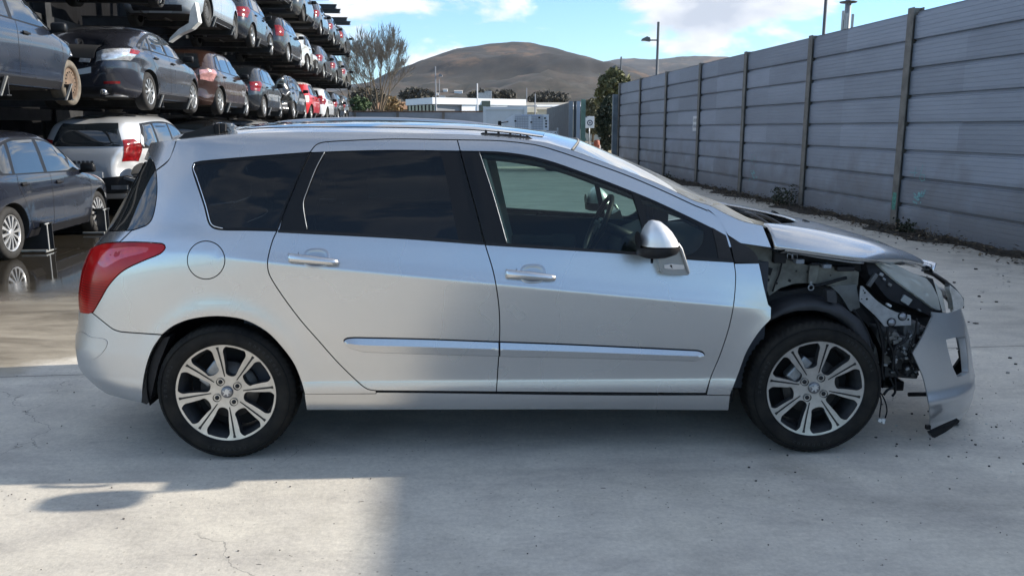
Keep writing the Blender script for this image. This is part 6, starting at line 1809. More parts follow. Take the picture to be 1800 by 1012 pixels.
place('hatch', 39.3, Z3, (.10, .11, .13), 'grey hatchback with red lamp and damaged front, third level after the silver wreck', 'ten', metal=.5, crush=(((1.6, -.8, .7), .8, (-.2, .1, 0), .14),))
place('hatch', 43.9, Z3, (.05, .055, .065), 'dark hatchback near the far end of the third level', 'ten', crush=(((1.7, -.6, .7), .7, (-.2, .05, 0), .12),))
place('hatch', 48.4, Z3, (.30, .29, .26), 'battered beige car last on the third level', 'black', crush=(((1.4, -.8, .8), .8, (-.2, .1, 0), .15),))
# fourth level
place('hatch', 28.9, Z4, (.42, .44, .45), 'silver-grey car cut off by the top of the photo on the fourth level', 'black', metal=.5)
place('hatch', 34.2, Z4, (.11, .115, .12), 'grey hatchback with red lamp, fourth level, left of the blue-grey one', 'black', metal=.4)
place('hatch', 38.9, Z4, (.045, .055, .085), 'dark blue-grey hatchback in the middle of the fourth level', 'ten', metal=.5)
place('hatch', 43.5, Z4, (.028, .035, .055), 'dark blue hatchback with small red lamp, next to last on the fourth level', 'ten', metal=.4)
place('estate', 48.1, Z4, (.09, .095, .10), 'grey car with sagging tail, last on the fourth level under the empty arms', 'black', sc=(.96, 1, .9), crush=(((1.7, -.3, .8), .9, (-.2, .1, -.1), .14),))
RG = {k: TYPES[k][1] for k in TYPES}
for k in list(TYPES):
    for o in [TYPES[k][0]] + list(TYPES[k][0].children_recursive): bpy.data.objects.remove(o)
for k in list(WH):
    for o in [WH[k]] + list(WH[k].children_recursive): bpy.data.objects.remove(o)
# extras on the nearest cars
bpy.context.view_layer.update()
def on_ring(key_rg, root, name, outs, m, off=.006, depth=.006, step=.05, grid=.05):
    d = sheet(key_rg.surf_th, spline(outs, step), (), gap=0, bev=.004, drop=.002, depth=depth, grid=grid, off=off); return sheet_obj(name, [d], [m], root)
matt = mat('matt_black', (.01, .01, .011), .8)
on_ring(RG['saloon'], cK, 'boot_hollow_shade', [(-PI - .62,.86,1),(-PI - .60,1.02,1),(-PI - .2,1.04),(-PI + .40,1.02,1),(-PI + .36,.90),(-PI + .34,.80,1),(-PI - .3,.82)], matt, off=.012)  # black sheet standing in for the dark hollow of the open boot
on_ring(RG['saloon'], cK, 'number_light', [(-PI + .10,.74,1),(-PI + .12,.80,1),(-PI + .30,.79,1),(-PI + .28,.73,1)], lamp_clear, off=.02)
on_ring(RG['saloon'], cK, 'lamp_tip', [(-PI + .78,.90,1),(-PI + .80,.975,1),(-PI + .92,.965,1),(-PI + .88,.90,1)], lamp_red, off=.016)
on_ring(RG['saloon'], cK, 'reflector', [(-PI + .45,.40,1),(-PI + .45,.44,1),(-PI + .66,.45,1),(-PI + .66,.41,1)], lamp_red, off=.006)
b = MB(); b.lathe([(.034, -.10), (.045, -.10), (.045, .06), (.034, .06)], 'x', 16, (-2.30, -.45, .27)); b.build('exhaust_tip', chrome, cK)
on_ring(RG['estate'], cS, 'rear_bumper', [(-PI - .80,.34,1),(-PI - .78,.62,1),(-PI + .2,.60),(-PI + .62,.64,1),(-PI + .80,.52),(-PI + .84,.34,1)], matt, off=.02)
on_ring(RG['estate'], cS, 'torn_hollow_shade', [(-PI + .66,.66,1),(-PI + .70,.78),(-PI + .80,.84),(-PI + .86,.72),(-PI + .84,.58,1),(-PI + .72,.56)], matt, off=.012)  # black patch standing in for the darkness inside the torn corner
b = MB()
for k in range(2):
    for j in range(5): b.box((-2.205, .18 - .07 * j - .0, .86 + .0 * k), (.006, .045, .05))
b.build('badge_lettering', dull_metal, cS)
b = MB()
for k in range(5): b.box((-1.98 + .02 * k, -.93, .72 - .045 * k), (.22, .02, .02), Matrix.Rotation(.3, 3, 'Y'))
b.box((-2.12, -.72, .56), (.1, .3, .05), Matrix.Rotation(.3, 3, 'X')); b.box((-2.16, -.5, .44), (.08, .26, .07)); b.build('bent_metal', dull_metal, cS)

# hanging white bumper of the wreck at the top
b = MB(); P_ = [(346,5),(352,40),(340,52),(318,62),(300,75),(302,68),(318,52),(335,42),(338,20)]
q = [at_y(x, y, 17.4) for x, y in P_]; b.prism([(v.x, v.z) for v in q], 'y', 17.3, 17.5)
hb_ = b.build('torn_bumper', mat('dirty_white', (.6, .6, .58), .4, noise=.2, nscale=4)); hb_.parent = cW; hb_.matrix_parent_inverse = cW.matrix_world.inverted()

# ------------------------------------------------------------------ the rack
rack = empty('car_rack', (-7.4, 5, 0)); tag(rack, 'long steel cantilever rack with dark arms that carries the stacked cars', 'rack')
rack.location = (0, 0, 0)
steel = mat('rack_steel', (.035, .036, .038), .6, metal=.3, noise=.4, nscale=5)
galv = mat('rack_end_steel', (.5, .5, .48), .45, metal=.6, noise=.25, nscale=9)
Rr = Matrix.Rotation(math.atan(.088), 3, 'Z')
def arm(y, z, h, x0=.0, x1=2.9, end=True):
    b = MB()
    cx = -5.0 - .088 * y - (x0 + x1) / 2
    b.box((cx, y, z), (x1 - x0, .012, h), Rr); b.box((cx, y, z + h / 2), (x1 - x0, .11, .012), Rr); b.box((cx, y, z - h / 2), (x1 - x0, .11, .012), Rr)
    a = b.build('rack_arm', steel, rack)
    if end:
        b = MB(); ex = -5.0 - .088 * y - x0
        b.add([(ex - .045, y - .012, z - h / 2 - .01), (ex - .02, y - .012, z - h / 2 - .01), (ex + .075, y - .012, z + h / 2 + .01), (ex + .045, y - .012, z + h / 2 + .01),
               (ex - .045, y + .012, z - h / 2 - .01), (ex - .02, y + .012, z - h / 2 - .01), (ex + .075, y + .012, z + h / 2 + .01), (ex + .045, y + .012, z + h / 2 + .01)],
              [(0, 1, 2, 3), (7, 6, 5, 4), (1, 5, 6, 2), (0, 3, 7, 4), (3, 2, 6, 7), (0, 4, 5, 1)])
        b.build('arm_end', galv, a)
    return a
lv = {2: [10.6, 16.1, 21.0, 25.9, 30.7, 35.2, 39.8, 44.1, 48.3], 3: [10.2, 14.9, 20.2, 24.9, 30.2, 34.7, 39.3, 43.9, 48.4], 4: [24.0, 28.9, 34.2, 38.9, 43.5, 48.1]}
for L_, z in ((2, 2.0), (3, 3.87), (4, 5.69)):
    for y in lv[L_]:
        for d in (-.85, .85): arm(y + d, z, .20)
for y in (37.3, 39.0, 41.8, 43.4, 46.6, 48.3): arm(y, 7.3, .20, x0=-.15)
# ground frames: tall I-beams lying under the lowest cars
for y in (10.2, 12.0, 15.2, 17.0, 20.4, 22.0):
    a = arm(y, .19, .34, x0=-.12, end=False)
    b = MB(); ex = -5.0 - .088 * y + .12
    b.box((ex + .004, y, .19), (.008, .02, .34), Rr); b.box((ex + .004, y, .022), (.012, .20, .016), Rr); b.box((ex + .004, y, .36), (.012, .11, .016), Rr); b.box((ex - .15, y - .06, .03), (.3, .03, .02), Rr)
    b.build('arm_end', galv, a)
for i, y in enumerate([7.9 + 4.72 * k for k in range(10)]):
    b = MB(); x = -7.95 - .088 * y; zt = 7.4 if y > 22 else 7.9
    b.box((x, y, zt / 2), (.30, .02, zt), Rr); b.box((x + .15, y, zt / 2), (.02, .26, zt), Rr); b.box((x - .15, y, zt / 2), (.02, .26, zt), Rr)
    b.build('rack_column', steel, rack)
for z in (1.78, 3.65, 5.47, 7.2):
    b = MB(); y0, y1 = 5.0, 50.5; b.box((-7.95 - .088 * (y0 + y1) / 2, (y0 + y1) / 2, z), (.14, (y1 - y0) * 1.004, .22), Rr); b.build('rack_beam', steel, rack)
wl = MB(); y0, y1 = 4.0, 50.8  # invented backdrop, added so the gaps between the cars stay dark
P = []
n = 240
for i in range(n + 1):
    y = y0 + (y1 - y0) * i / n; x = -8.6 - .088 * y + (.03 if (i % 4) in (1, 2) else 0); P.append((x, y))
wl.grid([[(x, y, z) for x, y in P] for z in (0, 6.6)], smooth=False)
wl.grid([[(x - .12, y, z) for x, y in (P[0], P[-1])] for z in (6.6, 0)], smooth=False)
o = wl.build('gap_backdrop', mat('backdrop_black', (.007, .007, .008), .9, spec=.1, noise=.3, nscale=1), normals=False); tag(o, 'added dark backdrop sheet that keeps the gaps behind the stacked cars black', 'wall')
# ================================================================== the far end of the yard
def wall_z(py, Y): return float(at_y(900, py, Y)[2])
def X_(px, Y): return float(at_y(px, 225, Y)[0])
conc = mat('wall_concrete', (.26, .28, .31), .75, noise=.2, nscale=.8)
rust = mat('rusty_cap', (.13, .08, .055), .8, noise=.4, nscale=3)
YW = 53.0
w = empty('boundary_wall', (X_(730, YW), YW, 0)); tag(w, 'low grey concrete panel wall with rusty brown coping closing the yard', 'wall')
xs = [X_(p, YW) for p in (515, 570, 625, 700, 780, 860)]; ox = w.location.x
zt = wall_z(197.5, YW)
for a, c in zip(xs[:-1], xs[1:]):
    b = MB(); 
    for r in range(3): b.box(((a + c) / 2 - ox, 0, zt * (r + .5) / 3), (c - a - .16, .08, zt / 3 - .02))
    b.build('wall_panel', conc, w)
    b = MB(); b.box(((a + c) / 2 - ox, 0, zt + .04), (c - a, .14, .09), bev=.01); b.build('coping', rust, w)
for a in xs:
    b = MB(); b.box((a - ox, -.02, zt / 2), (.16, .2, zt - .01)); b.build('wall_post', mat('post_brown', (.16, .14, .12), .8), w)
# site cabin
YC_ = 46.0
x0, x1 = X_(852, YC_), X_(924, YC_); zt = wall_z(187.5, YC_)
cb = empty('site_cabin', ((x0 + x1) / 2, YC_, 0)); tag(cb, 'pale grey site cabin standing before the wall', 'cabin')
b = MB(); b.box((0, 1.2, zt / 2), (x1 - x0 - .12, 2.4, zt - .12)); b.build('cabin_wall', mat('cabin_panel', (.46, .52, .56), .5, noise=.06, nscale=2), cb)
for s in (-1, 1):
    b = MB(); b.box((s * (x1 - x0) / 2, 0, zt / 2), (.16, .16, zt))
    b.build('corner_post', mat('cabin_frame', (.50, .56, .60), .45), cb)
b = MB(); b.box((0, 0, zt - .09), (x1 - x0, .14, .16)); b.box((0, 0, .08), (x1 - x0, .14, .16)); b.build('cabin_rail', mat('cabin_frame', (.5, .56, .6), .45), cb)
# white flatbed truck with a generator cabinet on it
YT = 30.0
tr = empty('utility_truck', (X_(925, YT), YT, 0), 0); tag(tr, 'white utility truck with louvred cabinet and flat dropside bed', 'truck')
ox = tr.location.x; white = mat('truck_white', (.62, .66, .70), .4, coat=.3, noise=.05, nscale=3)
A_, B_ = X_(886, YT) - ox, X_(964.5, YT) - ox; z0, z1 = wall_z(229, YT), wall_z(201.5, YT)
b = MB(); b.prism([(A_, z0), (B_, z0), (B_, z1), (A_ + .35, z1), (A_ + .12, z1 - .12), (A_ + .02, z0 + .35)], 'y', 0, 1.6); cab = b.build('cabinet', white, tr)
for (u0, u1) in ((905, 929), (934, 955)):
    xa, xb = X_(u0, YT) - ox, X_(u1, YT) - ox
    b = MB()
    for i in range(9): b.box(((xa + xb) / 2, -.008, wall_z(226, YT) + i * .058 + .0), (xb - xa, .012, .018))
    for i in range(8): b.box((xa + (xb - xa) * (i + .5) / 8, -.008, (z0 + z1) / 2 - .03), (.012, .010, .46))
    b.build('louvre', mat('louvre_grey', (.28, .31, .36), .6), cab)
b = MB()
for x, y in ((906,213),(934,215),(958,208),(948,207),(960,213),(960,218),(960,223)): 
    p = at_y(x, y, YT); b.box((p.x - ox, -.012, p.z), (.07, .02, .05))
b.build('cabinet_latch', blk, cab)
b = MB()
for i in range(9): 
    p = at_y(918 + i * 4, 203, YT); b.box((p.x - ox, -.01, p.z), (.05, .016, .022))
b.build('cabinet_lettering', mat('pale_blue_print', (.25, .35, .6), .5), cab)
xb0, xb1 = X_(905, YT) - ox, X_(980.5, YT) - ox; zb1 = wall_z(231, YT)
b = MB(); b.box(((xb0 + xb1) / 2, .7, (zb1 + .85) / 2), (xb1 - xb0, 1.9, zb1 - .85)); bed = b.build('dropside', white, tr)
b = MB()
for i in range(10): b.box((xb0 + .1 + i * (xb1 - xb0 - .2) / 9, -.262, zb1 - .05), (.035, .012, .035))
b.build('bed_hook', blk, bed)
b = MB(); b.box((xb1 - .02, -.25, zb1 + .02), (.06, .05, .20)); b.box((xb0 + .02, -.25, zb1 + .02), (.06, .05, .16)); b.build('bed_stake', dull_metal, bed)
b = MB(); b.prism([(-2.9, .5), (-1.0, .5), (-1.0, 1.42), (-1.35, 1.45), (-1.9, 1.4), (-2.3, 1.1), (-2.85, 1.0)], 'y', -.1, 1.5); b.build('cab', white, tr)
b = MB(); p = at_y(878.5, 219, YT); b.box((p.x - ox, -.25, p.z), (.12, .12, .24), bev=.02); b.tube([(p.x - ox, -.2, p.z + .05), (p.x - ox + .3, -.05, p.z + .1)], .02, 6); b.build('wing_mirror', blk, tr)
for x in (-1.9, .9):
    b = MB(); b.lathe([(.2, 0), (.38, .0), (.40, .04), (.40, .22), (.3, .24)], 'y', 28, (x, -.15, .4)); wt = b.build('wheel', tyre_m, tr)
    b = MB(); b.lathe([(0, -.01), (.2, .0), (.22, .02)], 'y', 20, (x, -.15, .4)); b.build('rim', dull_metal, wt)
b = MB(); b.box((-.3, .6, .62), (4.6, .8, .18)); b.build('chassis', dark_in, tr)
# sliding gate, open, and its green post
gt = empty('sliding_gate', (X_(1000, 33.5), 33.5, 0)); tag(gt, 'dark grey corrugated sliding gate standing open behind the truck', 'gate')
gx = gt.location.x
pA = at_y(961, 190, 44.0); pB = at_y(1000, 180, 33.5)
b = MB(); n = 90; P = []
for i in range(n + 1):
    f = i / n; x = pA.x + (pB.x - pA.x) * f; y = pA.y + (pB.y - pA.y) * f; o_ = .03 if i % 4 in (1, 2) else 0; P.append((x - gx + o_, y - 33.5))
zt1 = wall_z(180.5, 33.5)
b.grid([[(x, y, z) for x, y in P] for z in (.05, zt1)], smooth=False); b.grid([[(x + .06, y, z) for x, y in P] for z in (zt1, .05)], smooth=False)
b.build('gate_panel', mat('gate_grey', (.10, .12, .14), .5, metal=.2, noise=.2, nscale=2), gt)
for px_, wd, m_ in ((1004, .16, 'gate_steel'), (1011, .10, 'gate_dark'), (1017, .14, 'gate_pale')):
    x = X_(px_ - 1, 33.2) - gx; b = MB(); b.box((x, -.35, wall_z(178, 33) / 2), (wd, .12, wall_z(178, 33))); b.build('gate_upright', mat(m_, {'gate_steel': (.22, .25, .28), 'gate_dark': (.05, .06, .07), 'gate_pale': (.42, .47, .55)}[m_], .5, metal=.3), gt)
gp = MB(); p = at_y(1025.5, 175, 32.0); z_ = p.z; gp.box((p.x, 32.0, z_ / 2), (.17, .17, z_), bev=.008); gp.box((p.x + .10, 31.95, 1.1), (.04, .06, .10))
o = gp.build('gate_post', mat('green_post', (.16, .26, .20), .55, noise=.2, nscale=4)); tag(o, 'pale green square steel gate post at the yard entrance', 'post')
# steel column that closes the fence
ep = MB(); p0 = at_y(1087, 168, 32.9); z_ = wall_z(166, 32.9)
ep.box((p0.x - .06, 33.0, z_ / 2), (.30, .10, z_)); ep.box((p0.x - .19, 32.95, z_ / 2), (.03, .20, z_ - .01)); ep.box((p0.x + .07, 32.95, z_ / 2), (.03, .20, z_ - .01))
for z in (.9, 1.9): ep.box((p0.x - .06, 32.92, z), (.24, .012, .03))
o = ep.build('fence_end_column', mat('galvanised', (.20, .235, .27), .5, metal=.4, noise=.25, nscale=3)); tag(o, 'galvanised steel column at the far end of the ribbed fence', 'post')

# lamps and masts
def pole(name, px, py0, Y, r, label, cat, arm_=None, m=None, py1=None, group=None):
    z1 = wall_z(py0, Y); x = X_(px, Y); e = empty(name, (x, Y, 0)); tag(e, label, cat, group)
    m = m or mat('lamp_post_grey', (.10, .11, .12), .5, metal=.4)
    b = MB(); b.tube([(0, 0, 0), (0, 0, z1 * .52), (0, 0, z1 * .525), (0, 0, z1)], [r, r, r * .65, r * .6], 10); b.build('pole', m, e)
    if arm_:
        dx, z, L_ = arm_
        b = MB(); b.tube([(0, 0, z), (dx * .8, 0, z)], r * .35, 6); a = b.build('lamp_arm', m, e)
        b = MB(); b.prism([(dx * .75, z - .06), (dx * .8, z + .10), (dx * 1.1, z + .16), (dx * 1.55, z + .06), (dx * 1.6, z - .02)], 'y', -.14, .14); hd_ = b.build('lamp_head', m, a)
        b = MB(); b.box((dx * 1.3, 0, z - .03), (abs(dx) * .45, .2, .02)); b.build('lamp_glass', mat('lamp_diffuser', (.5, .5, .48), .3), hd_)
    return e
YL = 40.0
pole('street_lamp', 1151.5, 39, YL, .10, 'street lamp with head to the left, standing behind the fence against the sky', 'street lamp', (-.48, wall_z(71, YL), 1))
YL2 = 60.0
pole('street_lamp', 1089, 100, YL2, .10, 'second, smaller street lamp rising above the evergreen tree', 'street lamp', (-.40, wall_z(119, YL2), 1))
pole('lamp_mast', 1436.5, -60, 17.5, .055, 'plain grey mast behind the fence, cut off by the top of the photo', 'mast')
pole('light_mast', 767, 117, 58, .07, 'thin grey mast with small cross arm in front of the white building', 'mast', (.30, wall_z(134, 58), 1), m=mat('mast_grey', (.2, .21, .23), .5))
pole('flag_pole', 839.5, 147, 62, .08, 'short pale pole on the roof line of the white building', 'pole', m=mat('pale_grey', (.55, .55, .55), .5))
for px_, py_, Y, lab in ((773.5, 139, 120, 'distant thin mast left of the white building'), (925.5, 155, 200, 'distant grey pole at the foot of the hill'), (940.5, 165, 75, 'short dark pole beside the long warehouse roof')):
    pole('far_mast', px_, py_, Y, .09 if Y < 150 else .18, lab, 'mast', m=mat('mast_grey', (.2, .21, .23), .5))
# telecom tower
YTt = 60; tt = empty('telecom_mast', (X_(1475, YTt), YTt, 0)); tag(tt, 'telecom mast with antenna panels rising behind the fence', 'mast')
b = MB(); zt_ = wall_z(-30, YTt); b.tube([(0, 0, 0), (0, 0, zt_)], [.24, .20], 12); b.build('pole', mat('tower_grey', (.22, .24, .26), .5, metal=.3), tt)
b = MB(); zz = wall_z(4, YTt); b.lathe([(.0, zz - .10), (.55, zz - .05), (.6, zz + .02), (.3, zz + .06), (0, zz + .1)], 'z', 20); b.build('platform', mat('tower_dark', (.07, .075, .08), .6), tt)
for dx, py0, py1 in ((-.40, 20, 60), (-.32, 36, 60), (.28, 26, 50), (-.15, 25, 52)):
    b = MB(); za, zb = wall_z(py1, YTt), wall_z(py0, YTt); b.box((dx, -.25, (za + zb) / 2), (.16, .12, zb - za), bev=.02); b.build('antenna', mat('antenna_grey', (.35, .37, .38), .5), tt)

# buildings
def bld(name, label, loc): e = empty(name, loc); tag(e, label, 'building'); return e
YB = 85.0
xa, xk, xb = X_(714, YB), X_(761, YB + 0), X_(924, YB + 8)
bz0 = wall_z(171.5, YB); 
wb = bld('office_building', 'long white modern building with grey glazed strip behind the yard wall', (X_(815, YB), YB, 0)); ox = wb.location.x
wh = mat('white_render', (.78, .79, .80), .6, noise=.04, nscale=.6)
b = MB()
Pn = [(xk - ox, 0), (xb - ox, 6), (xb - ox, 22), (X_(714, YB + 6) - ox, 22), (X_(714, YB + 6) - ox, 6)]
b.prism(Pn, 'z', wall_z(183, YB), bz0); b.build('parapet', wh, wb)
b = MB(); x2 = X_(812, YB + 2) - ox
b.prism([(x2, 2.0), (xb - ox, 6.05), (xb - ox, 20), (x2, 20)], 'z', 0, wall_z(183, YB)); b.build('wall', wh, wb)
b = MB(); b.prism([(xk - ox + .3, .6), (x2, 2.4), (x2, 18), (xk - ox + .3, 18)], 'z', 0, wall_z(183.2, YB)); b.build('grey_wall', mat('grey_cladding', (.22, .23, .24), .6, noise=.1, nscale=.8), wb)
b = MB(); b.prism([(X_(715, YB + 6) - ox + .1, 6.4), (xk - ox + .3, .9), (xk - ox + .3, 18), (X_(715, YB + 6) - ox + .1, 18)], 'z', 0, wall_z(183.2, YB)); gz = b.build('glazing', mat('dark_glazing', (.02, .028, .03), .08, spec=.8), wb)
b = MB()
for i in range(8):
    f = i / 8; b.box((X_(715, YB + 6) - ox + .1 + (xk + .3 - X_(715, YB + 6) - .1) * f, 6.4 - 5.5 * f - .06, wall_z(183, YB) / 2), (.06, .1, wall_z(183, YB)))
b.build('mullion', mat('dark_frame', (.04, .04, .04), .5), gz)
b = MB(); b.box((X_(845, YB) - ox, 3.3, wall_z(190, YB)), (1.8, .5, 1.6)); b.build('window', mat('dark_glazing', (.02, .028, .03), .08), wb)
b = MB(); b.box((X_(901, YB) - ox, 5.0, wall_z(184.5, YB)), (5.2, .3, .12)); b.build('canopy', mat('canopy_grey', (.4, .4, .41), .6), wb)  # canopy in one flat mid grey
b = MB()
for px_, w_, h_ in ((778, .5, .5), (849, 1.2, .8), (858, .8, 1.0)): b.box((X_(px_, YB + 8) - ox, 9, bz0 + h_ / 2), (w_, w_, h_))
b.build('roof_unit', dull_metal, wb)
YH = 110
hs = bld('brown_roof_house', 'house with brown roof between the bare tree and the white building', (X_(695, YH), YH, 0)); ox = hs.location.x
b = MB(); b.box((0, 3, wall_z(193, YH) / 2), (X_(724, YH) - X_(668, YH), 8, wall_z(193, YH))); b.build('wall', mat('cream_wall', (.5, .46, .36), .8), hs)
hw_ = (X_(724, YH) - X_(668, YH)) / 2 + .4; b = MB(); b.prism([(-1.6, wall_z(193, YH)), (3, wall_z(178, YH)), (7.6, wall_z(193, YH))], 'x', -hw_, hw_); b.build('roof', mat('brown_tiles', (.30, .16, .08), .85, noise=.3, nscale=2), hs)
YS = 95
for nm, lab, a, c, e_, r_, col, YS in (('long_warehouse', 'long low warehouse with weathered pale roof beyond the gate', 921, 1062, 192, 180.5, (.36, .33, .27), 100), ('beige_shed', 'beige shed with corrugated roof right behind the site cabin', 916, 945, 197, 190, (.30, .28, .20), 78)):
    ws_ = bld(nm, lab, (X_((a + c) / 2, YS), YS, 0)); hw_ = (X_(c, YS) - X_(a, YS)) / 2
    b = MB(); b.box((0, 6, wall_z(e_, YS) / 2), (hw_ * 2 - .4, 12, wall_z(e_, YS))); b.build('wall', mat('shed_wall', (.38, .38, .34), .8), ws_)
    b = MB(); b.prism([(-.6, wall_z(e_, YS) - .05), (6, wall_z(r_, YS + 6)), (12.6, wall_z(e_, YS) - .05)], 'x', -hw_, hw_); rf = b.build('roof', mat('sheet_roof_' + nm, col, .7, noise=.2, nscale=.7), ws_)
    if nm == 'long_warehouse':
        b = MB()
        for px_ in (955, 985, 1015, 1038):
            f = .45; b.box((X_(px_, YS) - ws_.location.x, -.6 + 6.6 * f, wall_z(e_, YS) - .05 + (wall_z(r_, YS + 6) - wall_z(e_, YS)) * f + .06), (2.0, 1.6, .05), Matrix.Rotation(math.atan2(wall_z(r_, YS + 6) - wall_z(e_, YS), 6.6), 3, 'X'))
        b.build('roof_light', mat('roof_light', (.75, .76, .78), .4), rf)
# sign, bollard beyond the gate
YG = 41
sg2 = empty('road_sign', (X_(1036, YG), YG, 0)); tag(sg2, 'white road sign with dark ring on a thin post beyond the gate', 'sign')
zc = wall_z(215, YG); b = MB(); b.box((0, 0, zc), (.46, .02, .56), bev=.008); b.build('sign_plate', mat('sign_white', (.7, .72, .72), .4), sg2)
b = MB(); b.lathe([(.09, -.016), (.14, -.016)], 'y', 24, (.02, 0, zc - .03)); b.lathe([(0, -.016), (.045, -.016)], 'y', 16, (.02, 0, zc - .03)); b.box((-.16, -.014, zc + .25), (.10, .004, .05)); b.build('sign_symbol', mat('sign_dark', (.05, .06, .10), .5), sg2)
b = MB(); b.tube([(0, .04, 0), (0, .04, zc + .3)], .03, 8); b.build('sign_post', dull_metal, sg2)
b = MB(); YO = 36; b.lathe([(.13, 0), (.13, .9), (.11, 1.0), (.0, 1.02)], 'z', 16, (X_(1049.5, YO), YO, 0)); b.box((X_(1049.5, YO), YO - .12, .75), (.2, .02, .12))
o = b.build('bollard', mat('orange_brown', (.30, .075, .035), .6, noise=.2, nscale=6)); tag(o, 'rust-red bollard beside the entrance', 'bollard')
o = MB(); o.box((X_(1045, 60), 60, .45), (6, .1, .08)); o.box((X_(1030, 60), 60, .25), (.1, .1, .5)); o.box((X_(1058, 60), 60, .25), (.1, .1, .5)); o = o.build('guard_rail', dull_metal); tag(o, 'low metal guard rail beside the road beyond the gate', 'guard rail')
# dry verge beyond the gate
b = MB(); b.grid([[(X_(1020, 46) + 6 * j / 12, 44 + 16 * i / 12, .02 + .25 * math.sin(i * .4) * abs(math.sin(j * .5))) for j in range(13)] for i in range(13)]); o = b.build('verge', mat('dry_grass', (.38, .30, .15), .9, noise=.4, nscale=2)); o['kind'] = 'structure'

# ------------------------------------------------------------------ hills
from mathutils import noise as mnoise
def hill_mat():
    m = bpy.data.materials.new('hillside'); N, L = nodes_of(m); b = N['Principled BSDF']; b.inputs['Roughness'].default_value = .95
    g = N.new('ShaderNodeNewGeometry')
    def nz(sc, det, loc=(0, 0, 0), sx=(1, 1, 1)):
        mp = N.new('ShaderNodeMapping'); mp.inputs['Scale'].default_value = sx; mp.inputs['Location'].default_value = loc; L.new(g.outputs['Position'], mp.inputs[0])
        n = N.new('ShaderNodeTexNoise'); n.inputs['Scale'].default_value = sc; n.inputs['Detail'].default_value = det; n.inputs['Roughness'].default_value = .65; L.new(mp.outputs[0], n.inputs['Vector']); return n.outputs[0]
    r = N.new('ShaderNodeValToRGB'); e = r.color_ramp.elements
    e[0].position = .40; e[0].color = (.012, .010, .012, 1); e[1].position = .585; e[1].color = (.125, .072, .040, 1)
    x = e.new(.47); x.color = (.022, .019, .018, 1); x = e.new(.54); x.color = (.042, .029, .021, 1)
    L.new(nz(.014, 10, (3, 1, 0), (1, .45, 2.0)), r.inputs[0])
    r2 = N.new('ShaderNodeValToRGB'); r2.color_ramp.elements[0].position = .35; r2.color_ramp.elements[1].position = .65
    r2.color_ramp.elements[0].color = (.42, .42, .46, 1); r2.color_ramp.elements[1].color = (1.15, 1.12, 1.05, 1); L.new(nz(.045, 12), r2.inputs[0])
    mx = N.new('ShaderNodeMixRGB'); mx.blend_type = 'MULTIPLY'; mx.inputs[0].default_value = 1; L.new(r.outputs[0], mx.inputs[1]); L.new(r2.outputs[0], mx.inputs[2])
    e[0].color = (.008, .007, .008, 1); r2.color_ramp.elements[0].color = (.30, .30, .34, 1); r2.color_ramp.elements[1].color = (1.0, .96, .9, 1)
    # woods at the foot
    sx = N.new('ShaderNodeSeparateXYZ'); L.new(g.outputs['Position'], sx.inputs[0])
    wd = N.new('ShaderNodeMapRange'); wd.inputs['From Min'].default_value = 60; wd.inputs['From Max'].default_value = 20; wd.inputs['To Max'].default_value = .85; L.new(sx.outputs[2], wd.inputs['Value'])
    r3 = N.new('ShaderNodeValToRGB'); r3.color_ramp.elements[0].color = (.020, .022, .012, 1); r3.color_ramp.elements[1].color = (.085, .06, .04, 1); r3.color_ramp.elements[0].position = .4; r3.color_ramp.elements[1].position = .62; L.new(nz(.05, 6, (9, 9, 9)), r3.inputs[0])
    mx2 = N.new('ShaderNodeMixRGB'); L.new(wd.outputs[0], mx2.inputs[0]); L.new(mx.outputs[0], mx2.inputs[1]); L.new(r3.outputs[0], mx2.inputs[2]); L.new(mx2.outputs[0], b.inputs['Base Color'])
    return m
HM = hill_mat()
def hill(name, sil, Y0, Ypk, Y1, Zb, amp, nx=230, ny=90, px0=0, px1=1800):
    """terrain whose skyline, seen from the yard, follows the measured ridge heights"""
    b = MB(); rows = []
    sx_ = [s[0] for s in sil]; sy2 = [s[1] for s in sil]
    for i in range(ny + 1):
        f = i / ny; Y = Y0 + (Y1 - Y0) * f; row = []
        for j in range(nx + 1):
            px = px0 + (px1 - px0) * j / nx
            X = X_(px, Ypk) * (Y / Ypk) ** .35
            pyr = np.interp(px, sx_, sy2); ridge = wall_z(pyr, Ypk)
            t = (Y - Ypk) / ((Ypk - Y0) if Y < Ypk else (Y1 - Ypk))
            prof_ = max(0, 1 - abs(t)) ** 1.3 if Y < Ypk else max(0, 1 - t * t)
            nz = mnoise.fractal(Vector((X * .0042, Y * .0042, 0)), 1.0, 2.1, 6) 
            edge = prof_ * (1 - prof_) * 4
            z = Zb + (ridge - Zb) * prof_ + amp * nz * edge * .55 * (1 - prof_ ** 4) + amp * .34 * mnoise.fractal(Vector((X * .009, Y * .009, 3)), .8, 2.1, 6) * (1 - .8 * prof_ ** 3)
            row.append((X, Y, z))
        rows.append(row)
    b.grid(rows); o = b.build(name, HM); o['kind'] = 'structure'; return o
hill('hills', [(-300,200),(300,190),(560,170),(625,156),(660,140),(700,120),(765,99),(800,88),(850,78),(900,74),(935,75.5),(975,84),(1010,95),(1050,106),(1090,116),(1150,135),(1300,165),(1500,190),(2000,205)], 330, 1100, 1900, -3, 38)
hill('far_hills', [(-300,190),(600,150),(1000,118),(1050,110),(1085,103),(1110,101.5),(1150,106),(1185,101),(1215,98.5),(1260,100),(1300,103),(1400,110),(1600,130),(2100,150)], 1500, 2600, 3400, 0, 60, px0=200)

